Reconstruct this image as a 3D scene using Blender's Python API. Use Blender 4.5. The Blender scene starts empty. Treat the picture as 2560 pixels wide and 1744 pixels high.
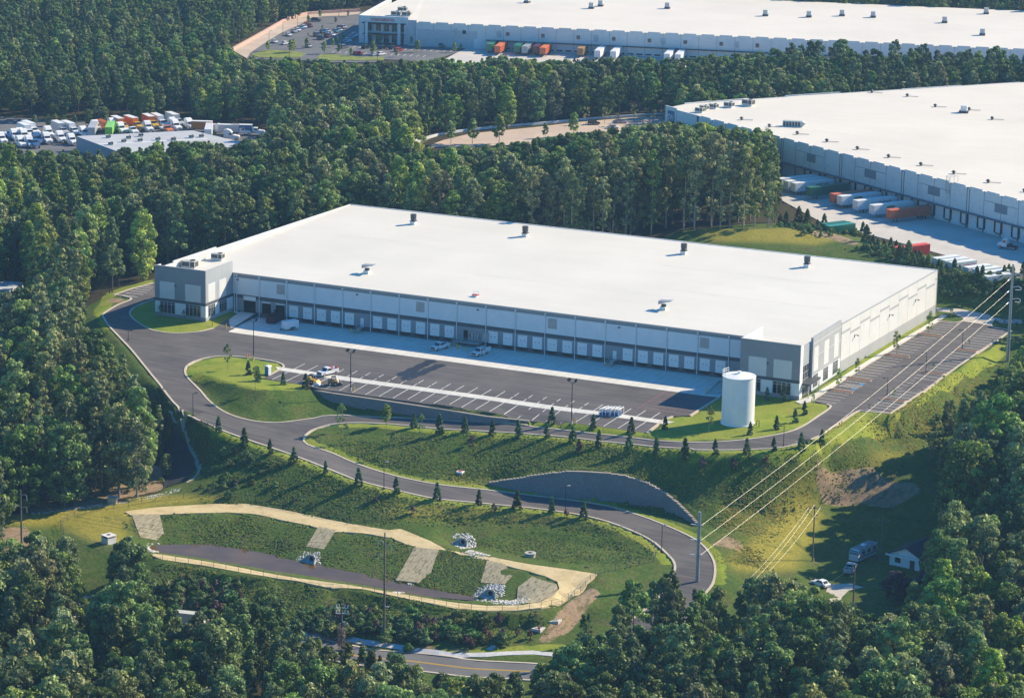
import bpy, math, random
import numpy as np
from mathutils import Vector, Matrix
from mathutils.geometry import delaunay_2d_cdt
rad = math.radians
SC = bpy.context.scene
COL = SC.collection
random.seed(7)

# ---------------------------------------------------------------- camera
CAM = np.array([407.5324, -702.2598, 194.1484])
AXR = np.array([0.90627104, 0.42232051, 0.01783766])
AXU = np.array([-0.1183569, 0.21302196, 0.9698522])
AXF = np.array([-0.40578866, 0.88106017, -0.24304018])
FP = 7625.2                      # focal length in pixels of the 2560 px wide photograph
cd = bpy.data.cameras.new('camera')
cam = bpy.data.objects.new('camera', cd)
COL.objects.link(cam)
cam.matrix_world = Matrix([[AXR[i], AXU[i], -AXF[i], CAM[i]] for i in range(3)] + [[0, 0, 0, 1]])
cd.sensor_width = 36.0
cd.lens = FP / 2560 * 36
cd.clip_start = 1.0
cd.clip_end = 8000
SC.camera = cam

# ---------------------------------------------------------------- light
SUNDIR = Vector((0.98, 1.20, 1.0)).normalized()      # towards the sun
SUN_EL = math.asin(SUNDIR.z)
SUN_AZ = math.atan2(SUNDIR.x, SUNDIR.y)
world = bpy.data.worlds.new('World')
SC.world = world
world.use_nodes = True
wn = world.node_tree
wn.nodes.clear()
sky = wn.nodes.new('ShaderNodeTexSky')
sky.sky_type = 'NISHITA'
sky.sun_disc = False
sky.sun_elevation = SUN_EL
sky.sun_rotation = SUN_AZ
sky.air_density = 1.0
sky.dust_density = 0.3
sky.ozone_density = 2.5
bg = wn.nodes.new('ShaderNodeBackground')
bg.inputs['Strength'].default_value = 0.125
wo = wn.nodes.new('ShaderNodeOutputWorld')
hs = wn.nodes.new('ShaderNodeHueSaturation')
hs.inputs['Saturation'].default_value = 1.45
wn.links.new(sky.outputs[0], hs.inputs['Color'])
wn.links.new(hs.outputs[0], bg.inputs[0])
wn.links.new(bg.outputs[0], wo.inputs[0])
sl = bpy.data.lights.new('sun', 'SUN')
sl.energy = 5.0
sl.angle = rad(0.5)
sl.color = (1.0, 0.85, 0.60)
sun = bpy.data.objects.new('sun', sl)
COL.objects.link(sun)
sun.location = (300, 300, 400)
sun.rotation_euler = SUNDIR.to_track_quat('Z', 'Y').to_euler()
SC.view_settings.view_transform = 'Standard'
SC.view_settings.look = 'None'
SC.view_settings.exposure = 0.80
SC.view_settings.gamma = 1
SC.cycles.max_bounces = 5
SC.cycles.diffuse_bounces = 2
SC.cycles.glossy_bounces = 2
SC.cycles.transmission_bounces = 2
SC.cycles.transparent_max_bounces = 6
SC.cycles.volume_bounces = 0
SC.cycles.use_denoising = True

# ---------------------------------------------------------------- measuring: pixel of the photograph -> world point at a height
K9 = 2324 / 900
FRAMES = {'1': (0, 0, K9), '2': (830, 0, K9), '3': (1660, 0, K9), '4': (0, 565, K9), '5': (830, 565, K9), '6': (1660, 565, K9),
          '7': (0, 1131, K9), '8': (830, 1131, K9), '9': (1660, 1131, K9), 'd': (0, 0, .907813), 's': (0, 0, 1),
          'A': (370, 480, 3.87), 'B': (1780, 640, 3.87), 'C': (900, 700, 3.87), 'D': (1400, 780, 3.87),
          'a': (0, 240, 5.81), 'b': (350, 240, 5.81), 'c': (560, 0, 5.81), 'e': (880, 20, 5.81), 'g': (1180, 20, 5.81),
          'h': (1600, 220, 5.81), 'i': (1940, 380, 5.81), 'j': (2160, 480, 5.81), 'k': (640, 760, 6.4556),
          'l': (1460, 980, 11.62), 'm': (2060, 1320, 8.796), 'n': (1200, 1450, 6.883)}

def spx(t, x, y):
    o = FRAMES[t]
    return o[0] + x / o[2], o[1] + y / o[2]

def at(t, x, y, z):
    if t == 'w':
        return np.array([x, y, z], float)
    sx, sy = spx(t, x, y)
    d = AXF + AXR * ((sx - 1280) / FP) - AXU * ((sy - 872) / FP)
    return CAM + d * ((z - CAM[2]) / d[2])

def seq(*items):
    """'5', (x,y,z), (x,y,z), '6', ... -> world points"""
    out, t = [], None
    for it in items:
        if isinstance(it, str):
            t = it
        else:
            out.append(at(t, *it))
    return np.array(out)

def proj(P):
    P = np.atleast_2d(np.asarray(P, float))
    d = P - CAM
    z = d @ AXF
    return np.stack([1280 + FP * (d @ AXR) / z, 872 - FP * (d @ AXU) / z, z], 1)

def pin(poly, X, Y):
    """points inside polygon, vectorised"""
    poly = np.asarray(poly)[:, :2]
    X = np.asarray(X, float); Y = np.asarray(Y, float)
    r = np.zeros(X.shape, bool)
    n = len(poly)
    for i in range(n):
        x0, y0 = poly[i]; x1, y1 = poly[(i + 1) % n]
        if y0 == y1:
            continue
        c = ((y0 > Y) != (y1 > Y))
        r ^= c & (X < (x1 - x0) * (Y - y0) / (y1 - y0) + x0)
    return r

def dens(P, step, closed=False):
    P = np.asarray(P, float)
    out = []
    n = len(P)
    for i in range(n if closed else n - 1):
        a, b = P[i], P[(i + 1) % n]
        k = max(1, int(math.ceil(np.linalg.norm((b - a)[:2]) / step)))
        for j in range(k):
            out.append(a + (b - a) * j / k)
    if not closed:
        out.append(P[-1])
    return np.array(out)

def smooth(P, step=2.0, closed=False):
    """Catmull-Rom through the points"""
    P = np.asarray(P, float)
    n = len(P)
    out = []
    for i in range(n if closed else n - 1):
        if closed:
            p0, p1, p2, p3 = P[(i - 1) % n], P[i], P[(i + 1) % n], P[(i + 2) % n]
        else:
            p0, p1, p2, p3 = P[max(i - 1, 0)], P[i], P[i + 1], P[min(i + 2, n - 1)]
        k = max(1, int(math.ceil(np.linalg.norm((p2 - p1)[:2]) / step)))
        for j in range(k):
            t = j / k
            out.append(0.5 * ((2 * p1) + (-p0 + p2) * t + (2 * p0 - 5 * p1 + 4 * p2 - p3) * t * t + (-p0 + 3 * p1 - 3 * p2 + p3) * t ** 3))
    if not closed:
        out.append(P[-1])
    return np.array(out)

def offs(P, d):
    """shift a line sideways (to its left for d>0) in plan"""
    P = np.asarray(P, float); Q = P.copy()
    T = np.zeros((len(P), 2)); T[1:-1] = P[2:, :2] - P[:-2, :2]; T[0] = P[1, :2] - P[0, :2]; T[-1] = P[-1, :2] - P[-2, :2]
    T /= np.maximum(np.linalg.norm(T, axis=1, keepdims=True), 1e-9)
    Q[:, 0] += -T[:, 1] * d; Q[:, 1] += T[:, 0] * d
    return Q

# ---------------------------------------------------------------- object helpers
def tag(o, label=None, cat=None, group=None, kind=None):
    if label: o['label'] = label
    if cat: o['category'] = cat
    if group: o['group'] = group
    if kind: o['kind'] = kind
    return o

def thing(name, label, cat, loc=(0, 0, 0), rz=0.0, group=None):
    o = bpy.data.objects.new(name, None)
    o.empty_display_size = 0.5
    COL.objects.link(o)
    o.location = loc
    o.rotation_euler = (0, 0, rz)
    return tag(o, label, cat, group)

def dup(root, loc, rz=None, label=None, group=None, scale=None):
    def cp(o, par):
        c = o.copy(); COL.objects.link(c)
        if par is not None: c.parent = par
        for ch in o.children: cp(ch, c)
        return c
    kids = list(root.children)
    r = root.copy(); COL.objects.link(r)
    for ch in kids: cp(ch, r)
    r.location = loc
    if rz is not None: r.rotation_euler = (0, 0, rz)
    if scale is not None: r.scale = (scale,) * 3 if not isinstance(scale, tuple) else scale
    if label: r['label'] = label
    if group: r['group'] = group
    return r

class MB:
    """collects simple solids into one mesh"""
    def __init__(s):
        s.v = []; s.f = []; s.m = []; s.mi = 0
    def add(s, vs, fs):
        b = len(s.v)
        s.v += [tuple(map(float, v)) for v in vs]
        s.f += [tuple(b + i for i in f) for f in fs]
        s.m += [s.mi] * len(fs)
    def box(s, x0, x1, y0, y1, z0, z1):
        s.add([(x0, y0, z0), (x1, y0, z0), (x1, y1, z0), (x0, y1, z0), (x0, y0, z1), (x1, y0, z1), (x1, y1, z1), (x0, y1, z1)],
              [(0, 3, 2, 1), (4, 5, 6, 7), (0, 1, 5, 4), (1, 2, 6, 5), (2, 3, 7, 6), (3, 0, 4, 7)])
        return s
    def prism(s, poly, z0, z1):
        n = len(poly)
        a = sum(poly[i][0] * poly[(i + 1) % n][1] - poly[(i + 1) % n][0] * poly[i][1] for i in range(n))
        if a < 0: poly = poly[::-1]
        s.add([(p[0], p[1], z0) for p in poly] + [(p[0], p[1], z1) for p in poly],
              [tuple(range(n))[::-1], tuple(range(n, 2 * n))] + [(i, (i + 1) % n, n + (i + 1) % n, n + i) for i in range(n)])
        return s
    def yprism(s, prof, y0, y1, inset=0.0, zi=None):
        """side profile (x,z) extruded across y; vertices above zi are pulled in by inset"""
        n = len(prof)
        a = sum(prof[i][0] * prof[(i + 1) % n][1] - prof[(i + 1) % n][0] * prof[i][1] for i in range(n))
        if a < 0: prof = prof[::-1]
        L = [(p[0], y0 + (inset if zi is not None and p[1] > zi else 0), p[1]) for p in prof]
        R = [(p[0], y1 - (inset if zi is not None and p[1] > zi else 0), p[1]) for p in prof]
        s.add(L + R, [tuple(range(n)), tuple(range(n, 2 * n))[::-1]] + [(i, n + i, n + (i + 1) % n, (i + 1) % n) for i in range(n)])
        return s
    def cyl(s, p0, p1, r0, r1=None, n=8, caps=True):
        r1 = r0 if r1 is None else r1
        p0 = Vector(p0); p1 = Vector(p1)
        d = (p1 - p0).normalized()
        u = d.orthogonal().normalized(); w = d.cross(u)
        vs = []
        for p, r in ((p0, r0), (p1, r1)):
            for i in range(n):
                t = 2 * math.pi * i / n
                vs.append(p + (u * math.cos(t) + w * math.sin(t)) * r)
        fs = [(i, (i + 1) % n, n + (i + 1) % n, n + i) for i in range(n)]
        if caps: fs += [tuple(range(n))[::-1], tuple(range(n, 2 * n))]
        s.add(vs, fs)
        return s
    def tube(s, pts, r, n=5):
        for a, b in zip(pts[:-1], pts[1:]): s.cyl(a, b, r, r, n, False)
        return s
    def quad(s, a, b, c, d):
        s.add([a, b, c, d], [(0, 1, 2, 3)])
        return s
    def build(s, name, mat, parent=None, smooth=False):
        me = bpy.data.meshes.new(name)
        me.from_pydata(s.v, [], s.f)
        for mm in (mat if isinstance(mat, (list, tuple)) else [mat]): me.materials.append(mm)
        if any(s.m): me.polygons.foreach_set('material_index', s.m)
        if smooth: me.polygons.foreach_set('use_smooth', [True] * len(s.f))
        me.update()
        o = bpy.data.objects.new(name, me)
        COL.objects.link(o)
        if parent is not None: o.parent = parent
        return o

def np_mesh(name, V, F, mat, attrs=None, smooth=False):
    """V (n,3), F (m,k) all faces with k corners"""
    V = np.asarray(V, np.float32); F = np.asarray(F, np.int32)
    me = bpy.data.meshes.new(name)
    me.vertices.add(len(V)); me.vertices.foreach_set('co', V.ravel())
    k = F.shape[1]
    me.loops.add(F.size); me.loops.foreach_set('vertex_index', F.ravel())
    me.polygons.add(len(F))
    me.polygons.foreach_set('loop_start', np.arange(0, F.size, k, dtype=np.int32))
    me.polygons.foreach_set('loop_total', np.full(len(F), k, np.int32))
    if smooth: me.polygons.foreach_set('use_smooth', np.ones(len(F), bool))
    me.update(calc_edges=True)
    for mm in (mat if isinstance(mat, (list, tuple)) else [mat]): me.materials.append(mm)
    for an, (dom, typ, data) in (attrs or {}).items():
        a = me.attributes.new(an, typ, dom)
        a.data.foreach_set('color' if 'COLOR' in typ else 'value', np.asarray(data, np.float32).ravel())
    return me

def link(name, me, parent=None):
    o = bpy.data.objects.new(name, me); COL.objects.link(o)
    if parent is not None: o.parent = parent
    return o

# ---------------------------------------------------------------- materials
class NT:
    def __init__(s, name):
        s.m = bpy.data.materials.new(name); s.m.use_nodes = True
        s.t = s.m.node_tree; s.n = s.t.nodes; s.n.clear()
        s.out = s.n.new('ShaderNodeOutputMaterial')
    def new(s, typ, **kw):
        nd = s.n.new(typ)
        for k, v in kw.items():
            if k in nd.inputs.keys(): 
                if hasattr(v, 'is_output'): s.t.links.new(v, nd.inputs[k])
                else: nd.inputs[k].default_value = v
            else: setattr(nd, k, v)
        return nd
    def lk(s, a, b): s.t.links.new(a, b)
    def noise(s, scale, detail=4, rough=.55, vec=None, dist=0):
        nd = s.n.new('ShaderNodeTexNoise')
        nd.inputs['Scale'].default_value = scale; nd.inputs['Detail'].default_value = detail
        nd.inputs['Roughness'].default_value = rough; nd.inputs['Distortion'].default_value = dist
        if vec is not None: s.lk(vec, nd.inputs['Vector'])
        return nd.outputs['Fac']
    def pos(s): 
        return s.n.new('ShaderNodeNewGeometry').outputs['Position']
    def objc(s):
        return s.n.new('ShaderNodeTexCoord').outputs['Object']
    def scaled(s, vec, sc):
        m = s.n.new('ShaderNodeMapping'); s.lk(vec, m.inputs['Vector']); m.inputs['Scale'].default_value = sc
        return m.outputs[0]
    def ramp(s, fac, stops):
        r = s.n.new('ShaderNodeValToRGB'); s.lk(fac, r.inputs[0])
        el = r.color_ramp.elements
        while len(el) > 1: el.remove(el[0])
        el[0].position = stops[0][0]; el[0].color = (*stops[0][1], 1)
        for p, c in stops[1:]:
            e = el.new(p); e.color = (*c, 1)
        return r.outputs[0]
    def step(s, fac, a, b, lo=0.0, hi=1.0):
        r = s.n.new('ShaderNodeMapRange'); s.lk(fac, r.inputs['Value'])
        r.inputs['From Min'].default_value = a; r.inputs['From Max'].default_value = b
        r.inputs['To Min'].default_value = lo; r.inputs['To Max'].default_value = hi
        return r.outputs[0]
    def mix(s, fac, a, b, mode='MIX'):
        m = s.n.new('ShaderNodeMix'); m.data_type = 'RGBA'; m.blend_type = mode
        for i, v in ((0, fac), (6, a), (7, b)):
            if hasattr(v, 'is_output'): s.lk(v, m.inputs[i])
            elif i == 0: m.inputs[0].default_value = v
            else: m.inputs[i].default_value = (*v, 1)
        return m.outputs[2]
    def math(s, op, a, b=0.0):
        m = s.n.new('ShaderNodeMath'); m.operation = op
        for i, v in ((0, a), (1, b)):
            if hasattr(v, 'is_output'): s.lk(v, m.inputs[i])
            else: m.inputs[i].default_value = v
        return m.outputs[0]
    def bsdf(s, col, rough=.8, metal=0.0, bump=None, bstr=.3, bdist=.1, spec=.3):
        b = s.n.new('ShaderNodeBsdfPrincipled')
        for k, v in (('Base Color', col), ('Roughness', rough), ('Metallic', metal), ('Specular IOR Level', spec)):
            if hasattr(v, 'is_output'): s.lk(v, b.inputs[k])
            else: b.inputs[k].default_value = (*v, 1) if k == 'Base Color' else v
        if bump is not None:
            bp = s.n.new('ShaderNodeBump'); bp.inputs['Strength'].default_value = bstr; bp.inputs['Distance'].default_value = bdist
            s.lk(bump, bp.inputs['Height']); s.lk(bp.outputs[0], b.inputs['Normal'])
        s.lk(b.outputs[0], s.out.inputs[0])
        return b

def mix3(a, k): return tuple(min(1, c * k) for c in a)

def pm(name, col, rough=.7, metal=0.0, var=.12, scale=1.2, spec=.3, world_pos=False, dirt=0.0, dirtcol=(.1, .08, .06)):
    t = NT(name)
    v = t.pos() if world_pos else t.objc()
    n = t.noise(scale, 5, .6, v)
    c = t.ramp(n, [(.3, mix3(col, 1 - var)), (.7, mix3(col, 1 + var))])
    if dirt > 0:
        n2 = t.noise(scale * .35, 6, .7, v)
        c = t.mix(t.step(n2, .5, .75, 0, dirt), c, dirtcol)
    t.bsdf(c, rough, metal, spec=spec)
    return t.m

WHITE = pm('white_paint', (.74, .74, .72), .45, var=.05, dirt=.12)
WHITE2 = pm('white_trailer', (.7, .71, .71), .4, var=.06, dirt=.25, scale=.6)
BLACK = pm('black_paint', (.012, .012, .014), .4)
RUBBER = pm('rubber', (.02, .02, .02), .85)
GLASS = pm('dark_glass', (.012, .016, .022), .08, spec=.9, var=.05)
STEEL = pm('galvanised_steel', (.36, .37, .38), .5, .3, dirt=.2)
DKSTEEL = pm('dark_steel', (.07, .075, .08), .55, .2, dirt=.2)
YELLOW = pm('safety_yellow', (.72, .45, .03), .5)
CONC = pm('cast_concrete', (.42, .40, .36), .9, var=.15, scale=.5, world_pos=True, dirt=.3, dirtcol=(.2, .18, .15))
WOODP = pm('weathered_pole_wood', (.16, .13, .10), .9, var=.2, scale=3)
CHROME = pm('bright_metal', (.6, .6, .62), .3, .8)
REDM = pm('red_paint', (.55, .05, .03), .45, dirt=.15)
ORANGE = pm('orange_paint', (.62, .16, .05), .55, dirt=.3)
# ================================================================ the lie of the land
def axis(lo2, lo1, d0, d1, hi1, hi2, fine, mid, far):
    a = list(np.arange(d0, d1, fine))
    b = list(np.arange(d0 - mid, lo1, -mid))[::-1]
    c = list(np.arange(lo1 - far, lo2, -far))[::-1]
    e = list(np.arange(a[-1] + mid, hi1, mid))
    f = list(np.arange(e[-1] + far, hi2, far))
    return np.array(c + b + a + e + f)
GX = axis(-1200, -470, -75, 245, 420, 1200, 1.25, 6, 60)
GY = axis(-560, -330, -205, 170, 900, 2000, 1.25, 6, 60)
NX, NY = len(GX), len(GY)
MX, MY = np.meshgrid(GX, GY)          # [j,i]
FS = np.zeros((NY, NX)); FC = np.zeros((NY, NX))
def nidx(ax, v):
    v = np.asarray(v, float)
    i = np.clip(np.searchsorted(ax, v), 1, len(ax) - 1)
    return np.where(v - ax[i - 1] < ax[i] - v, i - 1, i)
def fixline(P, w=1.0, closed=False):
    Q = dens(P, 0.7, closed)
    i = nidx(GX, Q[:, 0]); j = nidx(GY, Q[:, 1])
    np.add.at(FS, (j, i), Q[:, 2] * w); np.add.at(FC, (j, i), w)
def fixpt(x, y, z): fixline(np.array([[x, y, z], [x + .1, y, z]]))
def fixarea(poly, z):
    m = pin(poly, MX, MY)
    FS[m] = z if np.isscalar(z) else z(MX[m], MY[m]); FC[m] = 1

# --- kerb lines of the site (pixel x, pixel y, height)
K_WEST = seq('4', (990, 368, 1.05), (860, 403, 1.0), (735, 443, 1.0))
K_BULB = seq('4', (735, 443, 1.0), (800, 453, .95), (846, 464, .9), (836, 480, .9), (770, 505, .85), (700, 545, .8), (664, 572, .75), (672, 595, .7),
             (700, 640, .6), (760, 705, .5), (850, 800, .2), (960, 935, -.2), (1030, 1020, -.8), (1090, 1100, -1.4), (1150, 1165, -2.0),
             (1250, 1235, -2.9), (1400, 1305, -3.9), (1560, 1365, -4.7), (1750, 1430, -5.6), (1950, 1500, -6.4),
             '8', (-43, 98, -7.0), (100, 155, -7.6), (180, 185, -7.9), (400, 240, -8.7), (650, 295, -9.5), (900, 322, -10.1), (1200, 350, -10.7),
             (1400, 372, -11.1), (1650, 412, -11.7), (1850, 470, -12.2), (2050, 560, -12.9), (2170, 660, -13.4), (2214, 720, -13.7), (2203, 795, -14.0),
             (2150, 880, -14.6), (2060, 980, -15.4), (1900, 1100, -16.6), (1700, 1220, -17.7), (1500, 1292, -18.4))
K_EASTD = seq('8', (1800, 1400, -18.6), (2050, 1250, -17.6), (2300, 1060, -16.2), '9', (215, 960, -15.2), (270, 900, -14.5), (310, 850, -14.2), (328, 780, -13.9), (320, 700, -13.6),
              (270, 620, -13.3), (200, 560, -13.0), (100, 510, -12.7), '8', (2200, 490, -12.6), (2000, 412, -12.1), (1780, 347, -11.6), (1550, 312, -11.1),
              (1280, 277, -10.5), (950, 237, -9.8), (680, 207, -9.2), (400, 150, -8.5), (150, 70, -7.6), (0, 5, -7.1),
              '4', (1985, 1412, -6.1), (1961, 1370, -5.6), (2000, 1325, -5.1), (2080, 1295, -4.9), (2180, 1275, -4.7), (2324, 1270, -4.5),
              '5', (400, 1280, -4.2), (700, 1310, -3.7), (1000, 1325, -3.1), (1300, 1345, -2.5), (1500, 1360, -2.1), (1700, 1385, -1.7),
              (1900, 1405, -1.3), (2100, 1425, -.9), (2324, 1440, -.5), '6', (200, 1445, -.4), (450, 1445, -.2), (700, 1435, 0), (850, 1410, .2),
              (1000, 1355, .3), (1100, 1290, .5), (1215, 1215, .7), (1262, 1192, .8))
LOTE = np.array([[184.9, -16.2, .8], [192.4, -15.2, .8], [192.9, 5, .85], [193.2, 27, .9], [193.8, 54, 1.0], [194.8, 82, 1.0]])
LOTN = np.array([[194.8, 82, 1.0], [189.0, 83.5, 1.0], [186.5, 89.0, 1.0], [181.5, 89.0, 1.0], [178.8, 83.5, 1.0], [174.2, 83, 1.0]])
LOTW = np.array([[174.2, 83, 1.0], [172.9, 50, 1.0], [172.0, 8, 1.0], [171.6, -13.5, 1.0]])
K_LOOPN = seq('6', (1050, 1150, .9), (1078, 1160, .85), (1060, 1185, .7), (1000, 1225, .6), (900, 1290, .4), (800, 1330, .3), (600, 1370, .1), (400, 1390, 0),
              (200, 1397, -.1), (0, 1388, -.2), '5', (2100, 1385, -.4), (1900, 1362, -.9), (1700, 1340, -1.3), (1500, 1318, -1.8), (1300, 1298, -2.3),
              (900, 1272, -3.2), (500, 1245, -4.0), (200, 1230, -4.4), (0, 1225, -4.6))
K_MOUND = seq('4', (2050, 1237, -4.8), (1880, 1262, -4.9), (1780, 1270, -4.8), (1650, 1262, -4.5), (1530, 1235, -4.0), (1430, 1190, -3.3), (1350, 1130, -2.5),
              (1290, 1060, -1.7), (1215, 985, -.8), (1193, 940, -.4), (1205, 905, -.2), (1250, 875, -.1), (1350, 848, 0), (1480, 839, 0), (1650, 855, 0),
              (1790, 880, -.05), (1834, 905, -.1), (1800, 930, -.15), (1735, 967, -.2))
K_PARK = seq('4', (1692, 983, -.25), (1860, 1010, -.3), (2000, 1033, -.35), 'w', (75, -56.3, -.4), (114.8, -56.2, -.4), (145.4, -56.2, -.3))
K_TANK = seq('w', (145.4, -56.2, -.3), 'D', (1000, 1045, -.2), (1088, 1009, -.15), (1170, 1003, -.1), (1255, 1003, -.1), 'w', (149.3, -18.6, .1), (149.3, -1, .1))
K_LAWN = seq('4', (1380, 660, .3), (1290, 682, .25), (1180, 692, .2), (1080, 690, .2), (980, 672, .3), (900, 630, .5), (850, 590, .7), (838, 560, .8),
             (860, 530, .85), (920, 500, .9), (990, 478, 1.0))
A_LAWN = np.concatenate([np.array([[0.3, 0, 1.0]]), seq('4', (1535, 557, 1.0)), K_LAWN, np.array([[-17.0, -4, 1.0]])])
ASPH = np.concatenate([K_WEST, K_BULB[1:], K_EASTD, LOTE, LOTN[1:], LOTW[1:], K_LOOPN, K_MOUND, K_PARK, K_TANK[1:], np.array([[149.3, .5, 0.1], [0.3, .5, 0.1], [0.3, -.6, 1.0]]),
                       seq('4', (1535, 557, 1.0)), K_LAWN, np.array([[-17.0, -4, 1.0], [-17.5, 62, 1.0], [-34, 62, 1.0]])])
for L in (K_WEST, K_BULB, K_EASTD, LOTE, LOTN, LOTW, K_LOOPN, K_MOUND, K_PARK, K_TANK, K_LAWN): fixline(L)
for L in (K_BULB, K_EASTD, LOTE, LOTN, K_LOOPN[:-3], K_MOUND[2:-2], K_TANK[:5]):
    fixline(offs(L, -1.4))
fixline(seq('w', (149.3, .5, 0.1), (0.3, .5, 0.1)))
fixarea([(9.4, -40), (141, -40), (144, -1), (9.4, -1)], 0.0)
fixarea([(-15, -14.5), (0, -14.5), (0.2, 0), (150, 0), (153, 0), (153, -14), (171, -14), (171.6, 90), (170, 98), (-16, 98)], 1.0)
fixarea([(1.5, -1.5), (150, -1.5), (150, 5), (1.5, 5)], 0.0)
fixarea([(-36, 4), (-16, 4), (-16, 62), (-34, 62)], 1.0)

# --- retaining wall below the lorry park
W1TOP = seq('4', (2028, 1058, -1.2), '5', (0, 1078, -.9), (300, 1120, -.8), (700, 1180, -.8), (1000, 1228, -.9), (1272, 1257, -1.3))
W1H = [0.3, 2.2, 3.3, 2.5, 1.5, 0.25]
# --- retaining wall inside the bend of the drive
W2TOPPX = [(1015, 197), (1150, 178), (1280, 158), (1400, 140), (1530, 123), (1620, 122), (1750, 133), (1900, 155), (1950, 172), (2050, 207), (2150, 262), (2250, 345), (2330, 425), (2360, 462)]
W2BOT = [-9.7, -9.9, -10.2, -10.5, -10.7, -10.9, -11.1, -11.4, -11.5, -11.8, -12.1, -12.4, -12.7, -12.8]
W2H = [0.4, 2.0, 3.6, 5.0, 6.2, 6.5, 6.6, 6.3, 6.0, 5.2, 4.0, 2.4, .9, .3]
W2TOP = seq('8', *[(p[0], p[1], b + h) for p, b, h in zip(W2TOPPX, W2BOT, W2H)])
for TOP, H in ((W1TOP, W1H), (W2TOP, W2H)):
    fixline(offs(TOP, 1.5)); fixline(offs(TOP, 2.7))
    B = offs(TOP, -1.2); B[:, 2] -= np.array(H); fixline(B)
    B = offs(TOP, -.2); B[:, 2] -= np.array(H); fixline(B)

# --- mound west of the lorry park, its crest
fixline(seq('4', (1270, 950, .3), (1400, 985, .5), (1560, 1030, .4), (1700, 1052, .1), (1850, 1052, -.4), (1990, 1052, -.9)))
fixline(seq('4', (1500, 900, .4), (1650, 930, .3)))
# --- verge along the loop road, top of the long bank
fixline(offs(K_EASTD[K_EASTD[:, 2] > -5.2], -3.0))
fixline(offs(K_BULB[(K_BULB[:, 2] < -3)], -3.2) if False else offs(K_BULB[(K_BULB[:, 2] < -3) & (K_BULB[:, 2] > -14.2)], -2.2))
# tank lawn
fixline(seq('w', (151, -30, .3), (160, -38, .5), (168, -30, .8)))
# --- basin
B_OUT = seq('7', (805, 378, -13.6), (1000, 353, -13.5), (1300, 335, -13.4), (1600, 336, -13.3), (1900, 385, -13.2), (2100, 430, -13.2), '8', (181, 468, -13.1),
            (370, 500, -13.0), (440, 492, -13.0), (520, 522, -13.1), (640, 572, -13.2), (730, 620, -13.3), (830, 655, -13.3), (1020, 670, -13.3), (1250, 715, -13.3),
            (1500, 750, -13.4), (1710, 782, -13.5), (1690, 812, -13.6), (1600, 890, -13.9), (1480, 955, -14.2), (1350, 1000, -14.4), (1200, 1020, -14.5),
            (1000, 1022, -14.6), (800, 1005, -14.6), (500, 945, -14.6), (200, 880, -14.6), '7', (2150, 868, -14.6), (2000, 840, -14.6), (1600, 780, -14.6), (1300, 725, -14.6), (1050, 690, -14.6), (985, 665, -14.6))
B_IN = seq('7', (975, 645, -14.6), (1100, 664, -14.6), (1400, 713, -14.6), (1800, 788, -14.6), (2100, 833, -14.6), '8', (181, 862, -14.6), (450, 912, -14.6),
           (750, 962, -14.6), (1000, 988, -14.6), (1230, 984, -14.5), (1350, 960, -14.4), (1430, 920, -14.2), (1468, 875, -14.0), (1455, 832, -13.8), (1380, 798, -13.7), (1250, 760, -13.6),
           (1100, 722, -13.5), (1000, 692, -13.5), (820, 642, -13.5), (700, 628, -13.5), (560, 614, -13.5), (480, 590, -13.5), (380, 550, -13.4), (250, 525, -13.4),
           (100, 512, -13.4), (0, 510, -13.4), '7', (2000, 470, -13.4), (1800, 430, -13.5), (1650, 396, -13.5), (1480, 386, -13.6), (1250, 390, -13.6), (1000, 402, -13.7), (850, 405, -13.7), (805, 385, -13.8))
STRAW = np.concatenate([B_OUT, B_IN])
WATER_Z = -16.6
W_FAR = seq('7', (1000, 592, WATER_Z), (1150, 588, WATER_Z), (1300, 590, WATER_Z), (1450, 602, WATER_Z), (1580, 622, WATER_Z), (1700, 650, WATER_Z), (1900, 690, WATER_Z), (2100, 735, WATER_Z),
            '8', (100, 755, WATER_Z), (200, 782, WATER_Z), (330, 830, WATER_Z), (420, 845, WATER_Z), (540, 858, WATER_Z), (700, 885, WATER_Z), (830, 905, WATER_Z), (930, 925, WATER_Z))
fixline(B_OUT); fixline(B_IN); fixline(offs(B_OUT[17:-1], 1.4)); fixline(offs(B_OUT[17:-1], 2.6))
fixline(W_FAR)
f2 = offs(W_FAR, -2.2); f2[:, 2] -= .8; fixline(f2)
nb = seq('7', (1000, 640, -17.2), (1400, 690, -17.4), (1800, 765, -17.4), (2100, 812, -17.4), '8', (200, 840, -17.4), (450, 890, -17.4), (700, 930, -17.3), (900, 960, -17.0))
fixline(nb)
fixline(seq('8', (930, 930, -16.4), (1050, 955, -16.3), (1180, 955, -16.2)))
# basin behind the berm, and the hollow to the east
fixline(seq('8', (780, 600, -15.4), (850, 612, -15.6), (930, 605, -15.4)))
fixline(seq('8', (1050, 640, -15.0), (1300, 668, -14.8), (1600, 700, -14.6), (1800, 730, -14.4)))
fixline(seq('8', (700, 440, -12.6), (1000, 455, -12.6), (1400, 470, -12.8), (1700, 520, -13.2)))
fixline(seq('8', (1100, 560, -14.6), (1500, 590, -14.6), (1850, 640, -14.4)))
# foot of the long bank west of the drive
fixline(seq('7', (1300, 310, -12.8), (1600, 320, -12.8), (1900, 370, -12.9), '8', (0, 420, -12.9), (300, 470, -12.8)))
fixline(seq('7', (0, 400, -14.2), (350, 370, -14.0), (740, 322, -13.6), (1000, 275, -13.2), (1200, 205, -12.6), (1290, 120, -11.8), (1290, 60, -11.2)))
fixline(seq('4', (1275, 1500, -10.5), (1240, 1420, -9.2), (1180, 1340, -7.8), (1120, 1285, -6.4)))
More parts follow.
